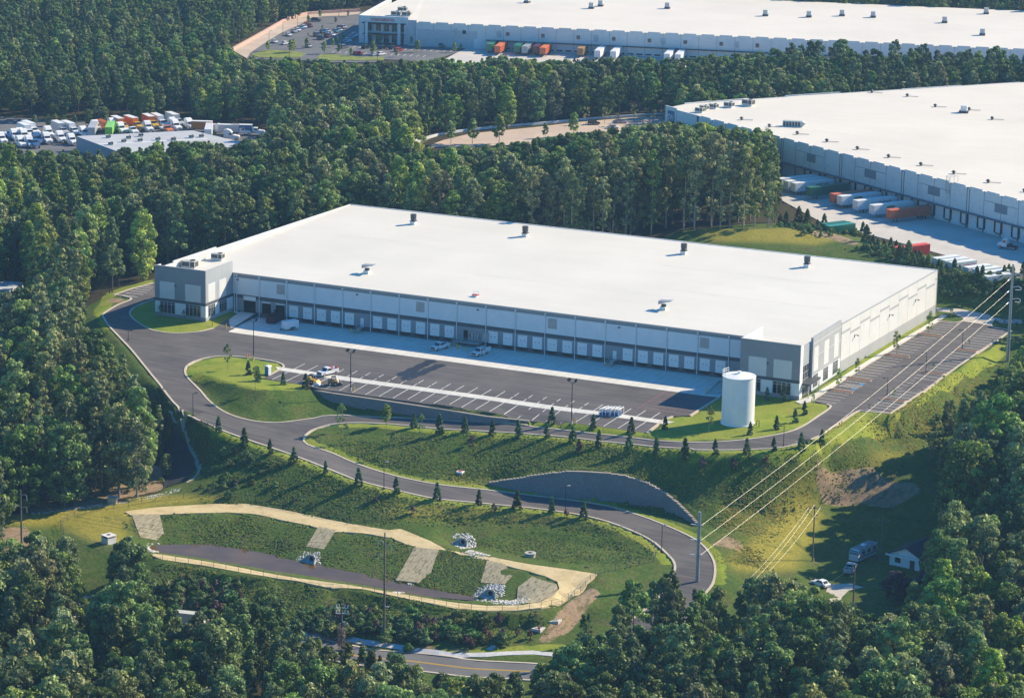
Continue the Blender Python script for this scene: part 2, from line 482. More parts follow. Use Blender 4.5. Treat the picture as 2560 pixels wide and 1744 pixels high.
# dark cut: floor beside the forest
fixline(seq('4', (1060, 1583, -14.0), (1040, 1450, -13.2), (1020, 1330, -11.5), (1010, 1250, -9)))
fixline(seq('7', (1060, 230, -14.2), (1060, 100, -14.2)))
fixline(seq('7', (100, 300, -14.5), (500, 260, -14.5), (900, 200, -14.5)))
fixline(seq('7', (0, 460, -14.6), (300, 430, -14.4), (700, 400, -14.0)))
fixline(seq('7', (350, 480, -15.2), (700, 600, -15.2), (900, 640, -15.0)))
# below the basin down to the public road
fixline(seq('7', (500, 900, -18.2), (1000, 900, -17.6), (1500, 870, -17.0), (2000, 930, -17.2), '8', (300, 1010, -17.0), (900, 1120, -17.4), (1250, 1150, -17.6)))
fixline(seq('8', (1400, 1060, -16.6), (1600, 930, -15.4), (1720, 850, -14.4)))
ROAD_C = seq('7', (0, 980, -20.4), (500, 1010, -20.3), (1000, 1085, -20.0), (1500, 1160, -19.8), (2000, 1250, -19.6), '8', (200, 1320, -19.4), (500, 1345, -19.3), (900, 1395, -19.2), (1250, 1412, -19.0), (1600, 1440, -18.9), (2000, 1470, -19.2), (2400, 1480, -19.6))
for d in (-5, 0, 5): fixline(offs(ROAD_C, d))
SWALK = seq('7', (1950, 1165, -19.2), '8', (60, 1195, -19.1), (200, 1222, -19.0), (350, 1245, -19.0), (550, 1275, -18.9), (800, 1305, -18.8), (1000, 1305, -18.7), (1150, 1295, -18.6), (1300, 1292, -18.6), (1380, 1300, -18.6), (1480, 1310, -18.5))
fixline(SWALK)
fixline(seq('8', (1400, 1240, -18.3), (1550, 1130, -17.5), (1640, 1060, -16.8)))
# --- east: falling ground to the house
fixline(offs(LOTE, -2.5))
fixline(seq('6', (1700, 1130, -1.5), (2000, 960, -.8), (2200, 830, -.6)))
fixline(seq('6', (1400, 1400, -4.5), (1800, 1250, -4.5), (2200, 1020, -4)))
fixline(seq('9', (880, 60, -4.5), (1000, 120, -7), (1350, 90, -7)))
fixline(seq('9', (250, 300, -9), (500, 380, -11.5), (700, 420, -13), (1050, 330, -13.5), (1500, 360, -15)))
fixline(seq('9', (400, 780, -14.8), (700, 700, -15.5), (950, 640, -16.5), (1200, 560, -16.8), (1500, 520, -17)))
fixarea([tuple(at('9', *p, -17.4)[:2]) for p in [(950, 850), (1000, 640), (1250, 540), (1700, 560), (1800, 900), (1200, 1000)]], -17.4)
for x, y, z in [(215, -60, -16), (240, -20, -13), (260, 40, -9), (240, 100, -4), (300, 120, -4), (300, -60, -18), (260, -130, -20), (330, -260, -22), (210, -150, -19.5), (190, -210, -21),
                (120, -230, -21), (60, -230, -21.5), (0, -220, -21), (-60, -180, -20), (-120, -100, -17), (-50, -100, -15.5), (0, -120, -14.8), (-20, -60, -11), (-60, -30, -9), (-110, 20, -8),
                (-70, 30, -5), (-60, 90, -4), (-100, 120, -3), (-40, 120, 0), (-10, 130, 1), (60, 120, 1), (100, 108, 1.2), (-200, 60, -6), (-300, 100, -4), (210, 62, -1), (205, 30, -1.2), (215, 0, -6),
                (-320, 400, 6), (-260, 600, 10), (-100, 720, 12), (100, 800, 14), (-470, 500, 10), (-800, 900, 18), (0, 1200, 26), (600, 1200, 26), (400, 600, 12), (400, 300, 8), (800, 0, 2), (-1000, 0, 0),
                (-1000, -400, -20), (0, -500, -26), (700, -450, -26), (300, -400, -24), (0, 1900, 40), (1000, 1900, 40), (-1000, 1900, 40)]:
    fixpt(x, y, z)
# --- north-east: grass knoll and the neighbour's yard
fixline(seq('3', (0, 1508, 5.5), (250, 1482, 7.0), (500, 1478, 8.0), (800, 1470, 8.0), (950, 1485, 7.6), (1100, 1520, 7.0), '6', (1250, 110, 6.8), (1400, 170, 7.0), (1600, 240, 7.4), (1770, 300, 7.8), (2000, 325, 7.8), (2240, 335, 7.4)))
fixline(seq('6', (1760, 525, 1.1), (1900, 530, 1.1), (2100, 570, 1.1), (2230, 600, .9)))
fixarea([(186, 89), (188, 101), (176, 104), (172, 98), (174, 86)], 1.05)
fixline(np.array([[0, 101, 1], [60, 101, 1], [120, 101, 1], [165, 101, 1]]))
fixline(np.array([[-17.5, 64, 1], [-17.5, 100, 1]]))
YARD = [(60, 262), (66, 232), (80, 205), (104, 176), (136, 158), (170, 138), (190, 132), (330, 40), (420, 200), (250, 420), (120, 440), (20, 320)]
fixarea(YARD, 4.4)
fixarea([(-60, 236), (-34, 252), (2, 312), (2, 345), (-20, 340), (-45, 290), (-66, 262)], 4.0)
# --- north: the long warehouse and its car park
FAR_LOT = [(-270, 385), (-200, 400), (-120, 425), (-40, 455), (60, 480), (300, 545), (300, 760), (-60, 680), (-235, 600), (-330, 545), (-290, 440)]
fixarea(FAR_LOT, 2.0)
DEPOT = [(-262, 150), (-200, 150), (-150, 172), (-112, 205), (-118, 262), (-150, 262), (-200, 240), (-262, 232)]
fixarea(DEPOT, 0.0)

def solve():
    fix = FC > 0
    val = np.where(fix, FS / np.maximum(FC, 1e-9), 0.0)
    levels = [(val, fix, GX, GY)]
    while min(levels[-1][0].shape) > 12:
        v, f, gx, gy = levels[-1]
        ny, nx = (v.shape[0] + 1) // 2, (v.shape[1] + 1) // 2
        s = np.zeros((ny, nx)); c = np.zeros((ny, nx))
        jj, ii = np.nonzero(f)
        np.add.at(s, (np.minimum(jj // 2, ny - 1), np.minimum(ii // 2, nx - 1)), v[jj, ii])
        np.add.at(c, (np.minimum(jj // 2, ny - 1), np.minimum(ii // 2, nx - 1)), 1)
        levels.append((s / np.maximum(c, 1), c > 0, gx[::2], gy[::2]))
    H = None
    for v, f, gx, gy in levels[::-1]:
        if H is None: H = np.where(f, v, v[f].mean())
        else:
            H = np.repeat(np.repeat(H, 2, 0), 2, 1)[:v.shape[0], :v.shape[1]]
            if H.shape != v.shape: H = np.pad(H, ((0, v.shape[0] - H.shape[0]), (0, v.shape[1] - H.shape[1])), 'edge')
            H = np.where(f, v, H)
        # weights for the uneven spacing
        dx = np.diff(gx); dy = np.diff(gy)
        wxm = 1 / np.concatenate([[dx[0]], dx]); wxp = 1 / np.concatenate([dx, [dx[-1]]])
        wym = 1 / np.concatenate([[dy[0]], dy]); wyp = 1 / np.concatenate([dy, [dy[-1]]])
        hx = (1 / wxm + 1 / wxp) / 2; hy = (1 / wym + 1 / wyp) / 2
        A = (wxm / hx)[None, :]; B = (wxp / hx)[None, :]; Cc = (wym / hy)[:, None]; D = (wyp / hy)[:, None]
        S = A + B + Cc + D
        for it in range(260):
            P = np.pad(H, 1, 'edge')
            Hn = (A * P[1:-1, :-2] + B * P[1:-1, 2:] + Cc * P[:-2, 1:-1] + D * P[2:, 1:-1]) / S
            H = np.where(f, v, H + 1.0 * (Hn - H))
    return H
H = solve()
# relax the jaggedness of rasterised lines once
P_ = np.pad(H, 1, 'edge')
Hs = (P_[1:-1, :-2] + P_[1:-1, 2:] + P_[:-2, 1:-1] + P_[2:, 1:-1] + 4 * H) / 8
H = np.where(FC > 0, H, Hs)

def Hat(x, y, F=None):
    F = H if F is None else F
    x = np.asarray(x, float); y = np.asarray(y, float)
    i = np.clip(np.searchsorted(GX, x) - 1, 0, NX - 2); j = np.clip(np.searchsorted(GY, y) - 1, 0, NY - 2)
    u = (x - GX[i]) / (GX[i + 1] - GX[i]); v = (y - GY[j]) / (GY[j + 1] - GY[j])
    u = np.clip(u, 0, 1); v = np.clip(v, 0, 1)
    return F[j, i] * (1 - u) * (1 - v) + F[j, i + 1] * u * (1 - v) + F[j + 1, i] * (1 - u) * v + F[j + 1, i + 1] * u * v
def hz(x, y): return float(Hat(x, y))

# things standing on the ground: follow the pixel ray until it meets the land
def gnd(t, x, y):
    if t == 'w': return np.array([x, y, hz(x, y)])
    sx, sy = spx(t, x, y)
    d = AXF + AXR * ((sx - 1280) / FP) - AXU * ((sy - 872) / FP)
    k = np.arange(560, 1700, 1.0)
    P = CAM + d[None, :] * k[:, None]
    below = P[:, 2] < Hat(P[:, 0], P[:, 1])
    i = int(np.argmax(below)) if below.any() else len(k) - 1
    a, b = k[max(i - 1, 0)], k[i]
    for _ in range(14):
        m = (a + b) / 2; q = CAM + d * m
        if q[2] < hz(q[0], q[1]): b = m
        else: a = m
    q = CAM + d * b
    return np.array([q[0], q[1], hz(q[0], q[1])])
# ================================================================ ground sheet and what lies on it
UNDER = np.zeros((NY, NX), bool)      # land hidden below paving
NOTREE = np.zeros((NY, NX), bool)
def cover(poly, dig=True):
    m = pin(poly, MX, MY)
    if dig: UNDER[m] = True
    NOTREE[m] = True
ASP = smooth(ASPH, 2.5, True) if False else ASPH
cover(ASPH); cover(STRAW); cover(A_LAWN, False)
cover([(-16, -15), (171.6, -15), (171.6, 99), (-16, 99)], False)
RL, RR = offs(ROAD_C, 4.6), offs(ROAD_C, -4.6)
PUBROAD = np.concatenate([RL, RR[::-1]])
cover(PUBROAD)
YARDP = [(62, 262), (68, 233), (82, 207), (106, 179), (138, 161), (171, 141), (191, 134), (290, 75), (330, 150), (140, 300), (70, 340)]
cover(YARDP)
MIDROAD = [tuple(at('2', *p)[:2]) for p in [(610, 945, 4), (720, 905, 4), (900, 862, 4), (1100, 843, 4), (1300, 823, 4), (1600, 788, 4), (1900, 762, 4), (2200, 745, 4), (2200, 800, 4), (1900, 850, 4), (1750, 900, 4), (1200, 935, 4), (800, 945, 4)]]
cover(MIDROAD)
FARLOTP = [tuple(at('c', *p)[:2]) for p in [(130, 735, 2), (400, 590, 2), (650, 450, 2), (850, 335, 2), (1000, 265, 2), (1200, 222, 2), (1380, 205, 2), (1700, 188, 2), (1980, 175, 2), (2324, 175, 2), (2324, 905, 2), (1340, 905, 2), (1200, 880, 2), (340, 860, 2)]]
cover(FARLOTP)
_u, _v, _o = np.array([.97024, .24215]), np.array([-.24215, .97024]), np.array([-199.4, 453.4])
FARYARD = [tuple(_o + _u * a + _v * b) for a, b in ((44, -60), (350, -60), (350, 5), (48, 5), (46, -20))]
cover(FARYARD)
cover([(-262, 150), (-200, 150), (-150, 172), (-112, 205), (-118, 252), (-150, 258), (-200, 236), (-262, 222)])

def blur(M, n):
    M = M.astype(float)
    for _ in range(n):
        P = np.pad(M, 1, 'edge'); M = (P[1:-1, :-2] + P[1:-1, 2:] + P[:-2, 1:-1] + P[2:, 1:-1] + 2 * M) / 6
    return M
def zone(*polys, n=2):
    m = np.zeros((NY, NX), bool)
    for p in polys: m |= pin(p, MX, MY)
    return blur(m, n)
def gp(t, *pts, z=0):
    return [tuple(gnd(t, *p)[:2]) for p in pts]
lawn = zone(A_LAWN, gp('4', (1215, 985), (1193, 940), (1250, 875), (1480, 839), (1790, 880), (1834, 905), (1735, 967), (2000, 1033), (1850, 1062), (1650, 1070), (1400, 1010)),
            gp('6', (0, 1388), (0, 1245), (170, 1222), (350, 1110), (520, 1050), (880, 1110), (1050, 1150), (1060, 1185), (900, 1290), (600, 1370)),
            gp('5', (1250, 1240), (1650, 1285), (2030, 1330), (2324, 1240), (2324, 1390), (1700, 1338), (1200, 1292)),
            gp('4', (735, 450), (990, 372), (990, 340), (690, 430), (600, 560), (650, 640), (760, 720), (800, 740), (760, 705), (670, 580), (720, 535)),
            gp('8', (560, 1285), (850, 1320), (1350, 1305), (1480, 1310), (1480, 1270), (1640, 1060), (1480, 1230), (900, 1270)),
            np.concatenate([K_BULB[16:33], offs(K_BULB[16:33], -3.0)[::-1]]),
            np.concatenate([K_EASTD[5:23], offs(K_EASTD[5:23], -2.6)[::-1]]),
            np.concatenate([K_EASTD[25:45], offs(K_EASTD[25:45], -4.0)[::-1]]),
            gp('6', (1262, 1192), (1450, 1205), (1640, 1080), (1830, 960), (2150, 760), (2300, 700), (2200, 850), (1900, 1010), (1500, 1260), (1200, 1380), (1000, 1450), (900, 1430), (1100, 1310)),
            gp('4', (2025, 1055), (2324, 1088), (2324, 1140), (2030, 1070)),
            np.array([[169.2, -14], [171.6, -14], [171.8, 90], [169.2, 90]]), n=1)
dry = zone(gp('9', (950, 140), (1100, 120), (1350, 95), (1450, 180), (1600, 190), (1680, 260), (1500, 350), (1250, 320), (1080, 350), (1000, 250)),
           gp('9', (300, 590), (420, 540), (520, 590), (500, 640)),
           gp('7', (200, 390), (700, 330), (740, 300), (1050, 240), (1050, 100), (900, 60), (500, 60), (200, 200)),
           gp('8', (1300, 1230), (1400, 1140), (1520, 980), (1640, 880), (1740, 900), (1640, 1040), (1440, 1210)),
           gp('4', (695, 480), (740, 462), (810, 468), (800, 490), (720, 498)),
           gp('7', (0, 490), (180, 480), (200, 600), (0, 650)),
           gp('7', (500, 930), (640, 940), (1000, 1000), (1200, 1030), (1200, 1060), (800, 1040), (500, 970)),
           gp('3', (930, 1478), (1100, 1510), (1250, 1565), (1260, 1590), (1080, 1545), (900, 1500)), gp('6', (1250, 105), (1420, 170), (1640, 245), (1780, 305), (2240, 335), (2240, 350), (1780, 322), (1600, 262), (1400, 195)),
           gp('8', (200, 1190), (550, 1245), (900, 1275), (880, 1290), (500, 1262), (150, 1215)), n=1)
yellow = zone(gp('9', (400, 700), (750, 330), (1000, 130), (1350, 90), (1400, 0), (1700, 0), (1000, 100), (960, 300), (1050, 400), (850, 760), (500, 780)),
              gp('8', (700, 190), (830, 150), (950, 200), (940, 228), (800, 210)),
              gp('3', (250, 1490), (500, 1480), (800, 1472), (1000, 1500), (1150, 1540), (1000, 1580), (300, 1560)),
              gp('8', (300, 330), (1100, 370), (1300, 430), (700, 440), (300, 420)),
              gp('7', (0, 400), (500, 350), (1000, 270), (1500, 290), (1000, 350), (800, 480), (850, 620), (560, 560), (400, 470), (0, 470)),
              gp('5', (1250, 1290), (2324, 1390), (2324, 1345), (1650, 1290), (1300, 1250)), n=3)
fz = lambda pts, t: gp(t, *pts)
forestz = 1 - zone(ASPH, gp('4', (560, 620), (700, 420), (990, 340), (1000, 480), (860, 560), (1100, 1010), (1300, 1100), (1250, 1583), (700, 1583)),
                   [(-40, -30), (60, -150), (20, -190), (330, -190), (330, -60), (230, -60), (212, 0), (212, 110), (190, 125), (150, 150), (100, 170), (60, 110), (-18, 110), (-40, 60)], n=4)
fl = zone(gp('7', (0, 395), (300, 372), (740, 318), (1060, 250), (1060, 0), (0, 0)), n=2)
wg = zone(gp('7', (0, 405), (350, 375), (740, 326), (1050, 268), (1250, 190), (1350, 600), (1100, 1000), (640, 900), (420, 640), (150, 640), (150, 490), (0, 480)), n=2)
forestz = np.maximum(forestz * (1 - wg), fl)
GZ = H - np.where(UNDER, 0.45, 0)
rng = np.random.default_rng(3)
und = rng.normal(size=(NY, NX)); und = blur(und, 6)
soft = (1 - blur(UNDER | NOTREE, 2))
GZ = GZ + und * 0.3 * soft * (1 - lawn)
jj, ii = np.meshgrid(np.arange(NY - 1), np.arange(NX - 1), indexing='ij')
q = (jj * NX + ii).ravel()
F = np.stack([q, q + 1, q + 1 + NX, q + NX], 1)
V = np.stack([MX.ravel(), MY.ravel(), GZ.ravel()], 1)
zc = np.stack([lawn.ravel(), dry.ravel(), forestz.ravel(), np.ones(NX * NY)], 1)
yc = np.stack([yellow.ravel()] * 3 + [np.ones(NX * NY)], 1)
t = NT('ground_cover')
pos = t.pos()
za = t.n.new('ShaderNodeAttribute'); za.attribute_name = 'zone'
ya = t.n.new('ShaderNodeAttribute'); ya.attribute_name = 'yel'
sep = t.n.new('ShaderNodeSeparateColor'); t.lk(za.outputs['Color'], sep.inputs[0])
nbig = t.noise(.035, 4, .6, pos); nmid = t.noise(.16, 5, .65, pos, .6); nfine = t.noise(1.3, 6, .75, pos); nmic = t.noise(5, 3, .6, pos)
strk = t.noise(.9, 4, .6, t.scaled(pos, (1, .25, 1)))
rough_c = t.ramp(nmid, [(.30, (.05, .095, .016)), (.42, (.085, .15, .024)), (.55, (.13, .17, .035)), (.64, (.15, .145, .05)), (.75, (.13, .10, .06))])
rough_c = t.mix(t.step(nfine, .35, .7), rough_c, (.04, .065, .015))
yel_c = t.ramp(nfine, [(.3, (.15, .16, .025)), (.6, (.33, .28, .05)), (.8, (.23, .22, .06))])
rough_c = t.mix(t.math('MULTIPLY', ya.outputs['Fac'], t.step(nmid, .25, .42)), rough_c, yel_c)
lawn_c = t.ramp(nmid, [(.3, (.15, .22, .022)), (.5, (.23, .28, .033)), (.7, (.31, .31, .05))])
lawn_c = t.mix(t.step(nfine, .4, .8, 0, .5), lawn_c, (.07, .12, .02))
lawn_c = t.mix(t.step(nbig, .48, .66, 0, .75), lawn_c, (.25, .26, .045))
dry_c = t.ramp(nfine, [(.3, (.20, .12, .075)), (.55, (.34, .25, .16)), (.75, (.25, .19, .10))])
dry_c = t.mix(t.step(strk, .52, .6, 0, .6), dry_c, (.09, .10, .035))
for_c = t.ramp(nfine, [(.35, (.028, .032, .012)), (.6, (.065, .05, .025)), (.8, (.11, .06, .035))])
def thr(sock, n, w=.35):
    v = t.math('ADD', sock, t.math('MULTIPLY', t.math('SUBTRACT', n, .5), w * 2))
    return t.step(v, .42, .58)
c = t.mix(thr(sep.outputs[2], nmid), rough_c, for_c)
c = t.mix(thr(sep.outputs[0], nmid, .12), c, lawn_c)
c = t.mix(thr(sep.outputs[1], nfine, .5), c, dry_c)
bh = t.math('ADD', t.math('MULTIPLY', nfine, 1.0), t.math('MULTIPLY', nmic, .5))
t.bsdf(c, .95, bump=bh, bstr=.7, bdist=.35, spec=.1)
GROUNDM = t.m
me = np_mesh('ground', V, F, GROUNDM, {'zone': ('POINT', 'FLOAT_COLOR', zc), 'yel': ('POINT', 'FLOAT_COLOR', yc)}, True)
tag(link('ground', me), kind='structure')

def drape(name, poly, mat, dz=0.0, step=4.0, skirt=.5, zc=None, kind='structure', parent=None, holes=()):
    P = dens(np.asarray([tuple(p)[:2] for p in poly]), step, True)
    pts = [tuple(p) for p in P]
    lo, hi = P.min(0), P.max(0)
    gx, gy = np.meshgrid(np.arange(lo[0] + step * .37, hi[0], step), np.arange(lo[1] + step * .41, hi[1], step))
    gx, gy = gx.ravel(), gy.ravel()
    m = pin(P, gx, gy)
    ins = list(zip(gx[m], gy[m]))
    n = len(pts)
    edges = [(i, (i + 1) % n) for i in range(n)]
    vs, es, fs, _, _, _ = delaunay_2d_cdt([Vector(p) for p in pts + ins], edges, [], 0, 1e-4)
    A = np.array([[v.x, v.y] for v in vs])
    T = np.array([f for f in fs if len(f) == 3])
    cen = A[T].mean(1)
    T = T[pin(P, cen[:, 0], cen[:, 1])]
    a, b, c_ = A[T[:, 0]], A[T[:, 1]], A[T[:, 2]]
    cr = (b[:, 0] - a[:, 0]) * (c_[:, 1] - a[:, 1]) - (b[:, 1] - a[:, 1]) * (c_[:, 0] - a[:, 0])
    T[cr < 0] = T[cr < 0][:, ::-1]
    T = T[np.abs(cr) > 1e-6]
    Z = (Hat(A[:, 0], A[:, 1]) if zc is None else np.full(len(A), zc)) + dz
    V = [tuple(x) for x in np.column_stack([A, Z])]
    F = [tuple(int(i) for i in t_) for t_ in T]
    if skirt:
        cnt = {}
        for f in F:
            for e in ((f[0], f[1]), (f[1], f[2]), (f[2], f[0])):
                cnt[tuple(sorted(e))] = cnt.get(tuple(sorted(e)), 0) + 1
        for f in list(F):
            for e in ((f[0], f[1]), (f[1], f[2]), (f[2], f[0])):
                if cnt[tuple(sorted(e))] == 1:
                    k = len(V)
                    V.append((V[e[0]][0], V[e[0]][1], V[e[0]][2] - skirt)); V.append((V[e[1]][0], V[e[1]][1], V[e[1]][2] - skirt))
                    F.append((e[1], e[0], k, k + 1))
    me = bpy.data.meshes.new(name); me.from_pydata(V, [], F); me.materials.append(mat); me.update()
    o = link(name, me, parent)
    if kind: o['kind'] = kind
    return o

def ribbon(mb, P, w0, w1, top, skirt=.25, step=1.5, follow=True):
    """a strip between two sideways offsets of a line, lifted top above the land"""
    Q = dens(P, step)
    L = offs(Q, w1); R = offs(Q, w0)
    base = Hat(Q[:, 0], Q[:, 1]) if follow else Q[:, 2]
    for i in range(len(Q) - 1):
        z0, z1 = base[i] + top, base[i + 1] + top
        l0 = (L[i, 0], L[i, 1], z0); l1 = (L[i + 1, 0], L[i + 1, 1], z1); r0 = (R[i, 0], R[i, 1], z0); r1 = (R[i + 1, 0], R[i + 1, 1], z1)
        dn = lambda p: (p[0], p[1], p[2] - skirt)
        mb.quad(r0, r1, l1, l0); mb.quad(l0, l1, dn(l1), dn(l0)); mb.quad(r1, r0, dn(r0), dn(r1))

# asphalt: fine aggregate, paler worn tracks, patches
t = NT('asphalt')
pos = t.pos()
n1 = t.noise(.06, 5, .6, pos); n2 = t.noise(.9, 6, .7, pos); n3 = t.noise(.5, 4, .7, t.scaled(pos, (.12, 1.4, 1)))
c = t.ramp(n1, [(.3, (.066, .060, .060)), (.5, (.088, .080, .080)), (.68, (.12, .109, .103))])
c = t.mix(t.step(n3, .44, .66, 0, .6), c, (.15, .138, .128))
c = t.mix(t.step(n2, .55, .8, 0, .4), c, (.035, .034, .036))
t.bsdf(c, .9, bump=n2, bstr=.15, bdist=.02, spec=.25)
ASPHM = t.m
drape('asphalt_drive', ASPH, ASPHM, .03, 4)
t = NT('worn_concrete')
pos = t.pos()
n1 = t.noise(.12, 5, .6, pos); n2 = t.noise(.6, 6, .7, pos, 1)
br = t.n.new('ShaderNodeTexBrick'); t.lk(pos, br.inputs['Vector'])
br.offset = 0; br.inputs['Scale'].default_value = .22; br.inputs['Mortar Size'].default_value = .012
br.inputs['Color1'].default_value = (1, 1, 1, 1); br.inputs['Color2'].default_value = (.93, .93, .93, 1); br.inputs['Mortar'].default_value = (.62, .6, .57, 1)
c = t.ramp(n1, [(.3, (.58, .56, .51)), (.55, (.66, .635, .575)), (.75, (.72, .69, .63))])
c = t.mix(t.step(n2, .55, .8, 0, .45), c, (.3, .27, .22))
c = t.mix(1.0, c, br.outputs['Color'], 'MULTIPLY')
t.bsdf(c, .85, bump=n2, bstr=.1, bdist=.02)
CONCM = t.m
APRON = [(9.4, -18.6), (144.4, -18.6), (149.3, -18.6), (149.3, -.02), (.7, -.02), (.7, -1), (7.3, -1)]
drape('concrete_apron', APRON, CONCM, .07, 5, skirt=.05)
DOLLY = [(40.6, -47.1), (146.2, -47.1), (147.9, -44.2), (39.6, -44.2), (38.4, -44.6)]
drape('concrete_strip', DOLLY, CONCM, .075, 5, skirt=.05)
SIDEW = [(170.2, -17.6), (172.0, -14.5), (172.3, 8), (173.2, 50), (174.4, 90), (172.9, 90), (171.6, 50), (170.6, 8), (170.0, -10), (168.4, -16.5)]
drape('pavement', [(p[0], p[1]) for p in SIDEW], CONCM, .16, 4, skirt=.3)
YCONC = pm('yard_concrete', (.50, .465, .42), .9, var=.1, scale=.12, world_pos=True, dirt=.35, dirtcol=(.26, .24, .22))
drape('yard_paving', YARDP, YCONC, .05, 8)
t = NT('tan_paving')
pos = t.pos(); n1 = t.noise(.1, 5, .6, pos)
t.bsdf(t.ramp(n1, [(.3, (.42, .33, .26)), (.7, (.52, .41, .32))]), .9)
TANM = t.m
drape('side_road', MIDROAD, TANM, .05, 8)
t = NT('old_asphalt')
pos = t.pos(); n1 = t.noise(.1, 5, .6, pos)
t.bsdf(t.ramp(n1, [(.3, (.10, .10, .105)), (.7, (.15, .147, .145))]), .9)
OLDASPH = t.m
drape('far_car_park', FARLOTP, OLDASPH, .05, 10)
W3P = lambda a, b: tuple(_o + _u * a + _v * b)
FRONTLOT = [W3P(-8, -44), W3P(40, -44), W3P(47, -12), W3P(47, -5), W3P(24, -4.5), W3P(-2, -3)]
cover(FRONTLOT); drape('office_car_park', FRONTLOT, OLDASPH, .1, 8, skirt=.1)
GRS_ = pm('verge_grass', (.17, .20, .035), 1, var=.3, scale=.3, world_pos=True)
for pts_ in ([(385, 800), (560, 742), (700, 733), (960, 748), (1190, 777), (1110, 832), (900, 855), (500, 835)], [(1340, 855), (1400, 802), (1560, 792), (1990, 835), (2324, 835), (2324, 880), (1500, 885)]):
    drape('verge', [tuple(at('c', *q_, 2)[:2]) for q_ in pts_], GRS_, .2, 6, skirt=.2)
FROAD = [tuple(at('c', *p)[:2]) for p in [(130, 735, 2), (400, 590, 2), (650, 450, 2), (850, 335, 2), (1000, 265, 2), (1200, 222, 2), (1380, 205, 2), (1700, 188, 2), (1980, 175, 2), (1960, 205, 2), (1750, 232, 2), (1450, 240, 2), (1270, 265, 2), (1100, 360, 2), (830, 480, 2), (650, 590, 2), (380, 770, 2), (330, 850, 2)]]
drape('far_access_road', FROAD, TANM, .09, 8, skirt=.1)
drape('far_yard_paving', FARYARD, YCONC, .09, 10, skirt=.1)
drape('depot_yard', [(-262, 150), (-200, 150), (-150, 172), (-112, 205), (-118, 252), (-150, 258), (-200, 236), (-262, 222)], OLDASPH, .05, 8)
drape('public_road', PUBROAD, OLDASPH, .05, 5)
mb = MB(); ribbon(mb, ROAD_C, -.28, -.12, .09, .02, follow=True); ribbon(mb, ROAD_C, .12, .28, .09, .02)
tag(mb.build('centre_line', pm('yellow_road_paint', (.75, .45, .06), .6)), kind='structure')
# the straw-covered berm track
t = NT('straw_track')
pos = t.pos(); n1 = t.noise(.25, 5, .6, pos); n2 = t.noise(2.2, 6, .75, pos, .6)
c = t.ramp(n1, [(.3, (.44, .34, .18)), (.55, (.60, .48, .27)), (.75, (.50, .40, .22))])
c = t.mix(t.step(n2, .52, .75, 0, .6), c, (.22, .17, .07))
c = t.mix(t.step(t.noise(.5, 5, .7, pos), .62, .75, 0, .7), c, (.10, .13, .03))
t.bsdf(c, 1.0, bump=n2, bstr=.5, bdist=.08, spec=.05)
STRAWM = t.m
drape('straw_track', STRAW, STRAWM, .04, 2.5, skirt=.5)
drape('sidewalk', np.concatenate([offs(SWALK, .9), offs(SWALK, -.9)[::-1]]), pm('pale_concrete', (.5, .5, .5), .9, world_pos=True), .12, 2, skirt=.4)
# painted erosion-control strips on the basin bank
t = NT('erosion_matting')
pos = t.pos(); n2 = t.noise(1.4, 6, .8, t.scaled(pos, (1.6, .35, 1)), .4)
c = t.ramp(n2, [(.38, (.12, .11, .06)), (.48, (.36, .31, .20)), (.7, (.52, .45, .30))])
t.bsdf(c, 1.0, bump=n2, bstr=.6, bdist=.1, spec=.05)
MATT = t.m
BARE = []
_dr = drape
def drape_bare(name, poly, *a, **k):
    BARE.append(np.asarray(poly)); return _dr(name, poly, *a, **k)
for k, pts in enumerate([[(850, 402), (1030, 398), (1058, 520), (1010, 568), (905, 548)], [(2060, 478), (2170, 500), (2090, 625), (1975, 608)]]):
    drape_bare('erosion_matting', gp('7', *pts), MATT, .12, 1.5, skirt=.2)
for k, pts in enumerate([[(530, 612), (690, 628), (640, 770), (560, 840), (410, 825)], [(1000, 695), (1120, 722), (1160, 800), (1110, 850), (960, 840)]]):
    drape_bare('erosion_matting', gp('8', *pts), MATT, .12, 1.5, skirt=.2)
for k, pts in enumerate([[(1200, 870), (1290, 800), (1450, 850), (1460, 890), (1400, 940), (1280, 975), (1190, 960)]]):
    drape_bare('erosion_matting', gp('8', *pts), MATT, .08, 1.5, skirt=.2)
drape_bare('shaded_cut_bank', gp('4', (1045, 1262), (1110, 1290), (1165, 1345), (1225, 1425), (1262, 1500), (1268, 1560), (1200, 1640), (1060, 1690), (1040, 1500)), pm('shaded_mesh_soil', (.035, .036, .04), .95, var=.35, scale=1.5, world_pos=True), .1, 1.5, skirt=.2)  # dark matted soil, with the shadow over the bank painted into its colour

# water
t = NT('pond_water')
b = t.bsdf(t.ramp(t.noise(.15, 3, .5, t.pos()), [(.3, (.085, .048, .014)), (.7, (.13, .075, .022))]), .0, bump=t.noise(1.2, 2, .5, t.pos()), bstr=.012, bdist=.02, spec=.12)
WP = np.concatenate([offs(W_FAR, 1.5), seq('8', (980, 960, WATER_Z), (450, 915, WATER_Z), (181, 875, WATER_Z), '7', (2100, 850, WATER_Z), (1800, 800, WATER_Z), (1400, 725, WATER_Z), (1000, 665, WATER_Z), (940, 625, WATER_Z))])
drape('pond_water', WP, t.m, 0, 6, skirt=0, zc=WATER_Z)

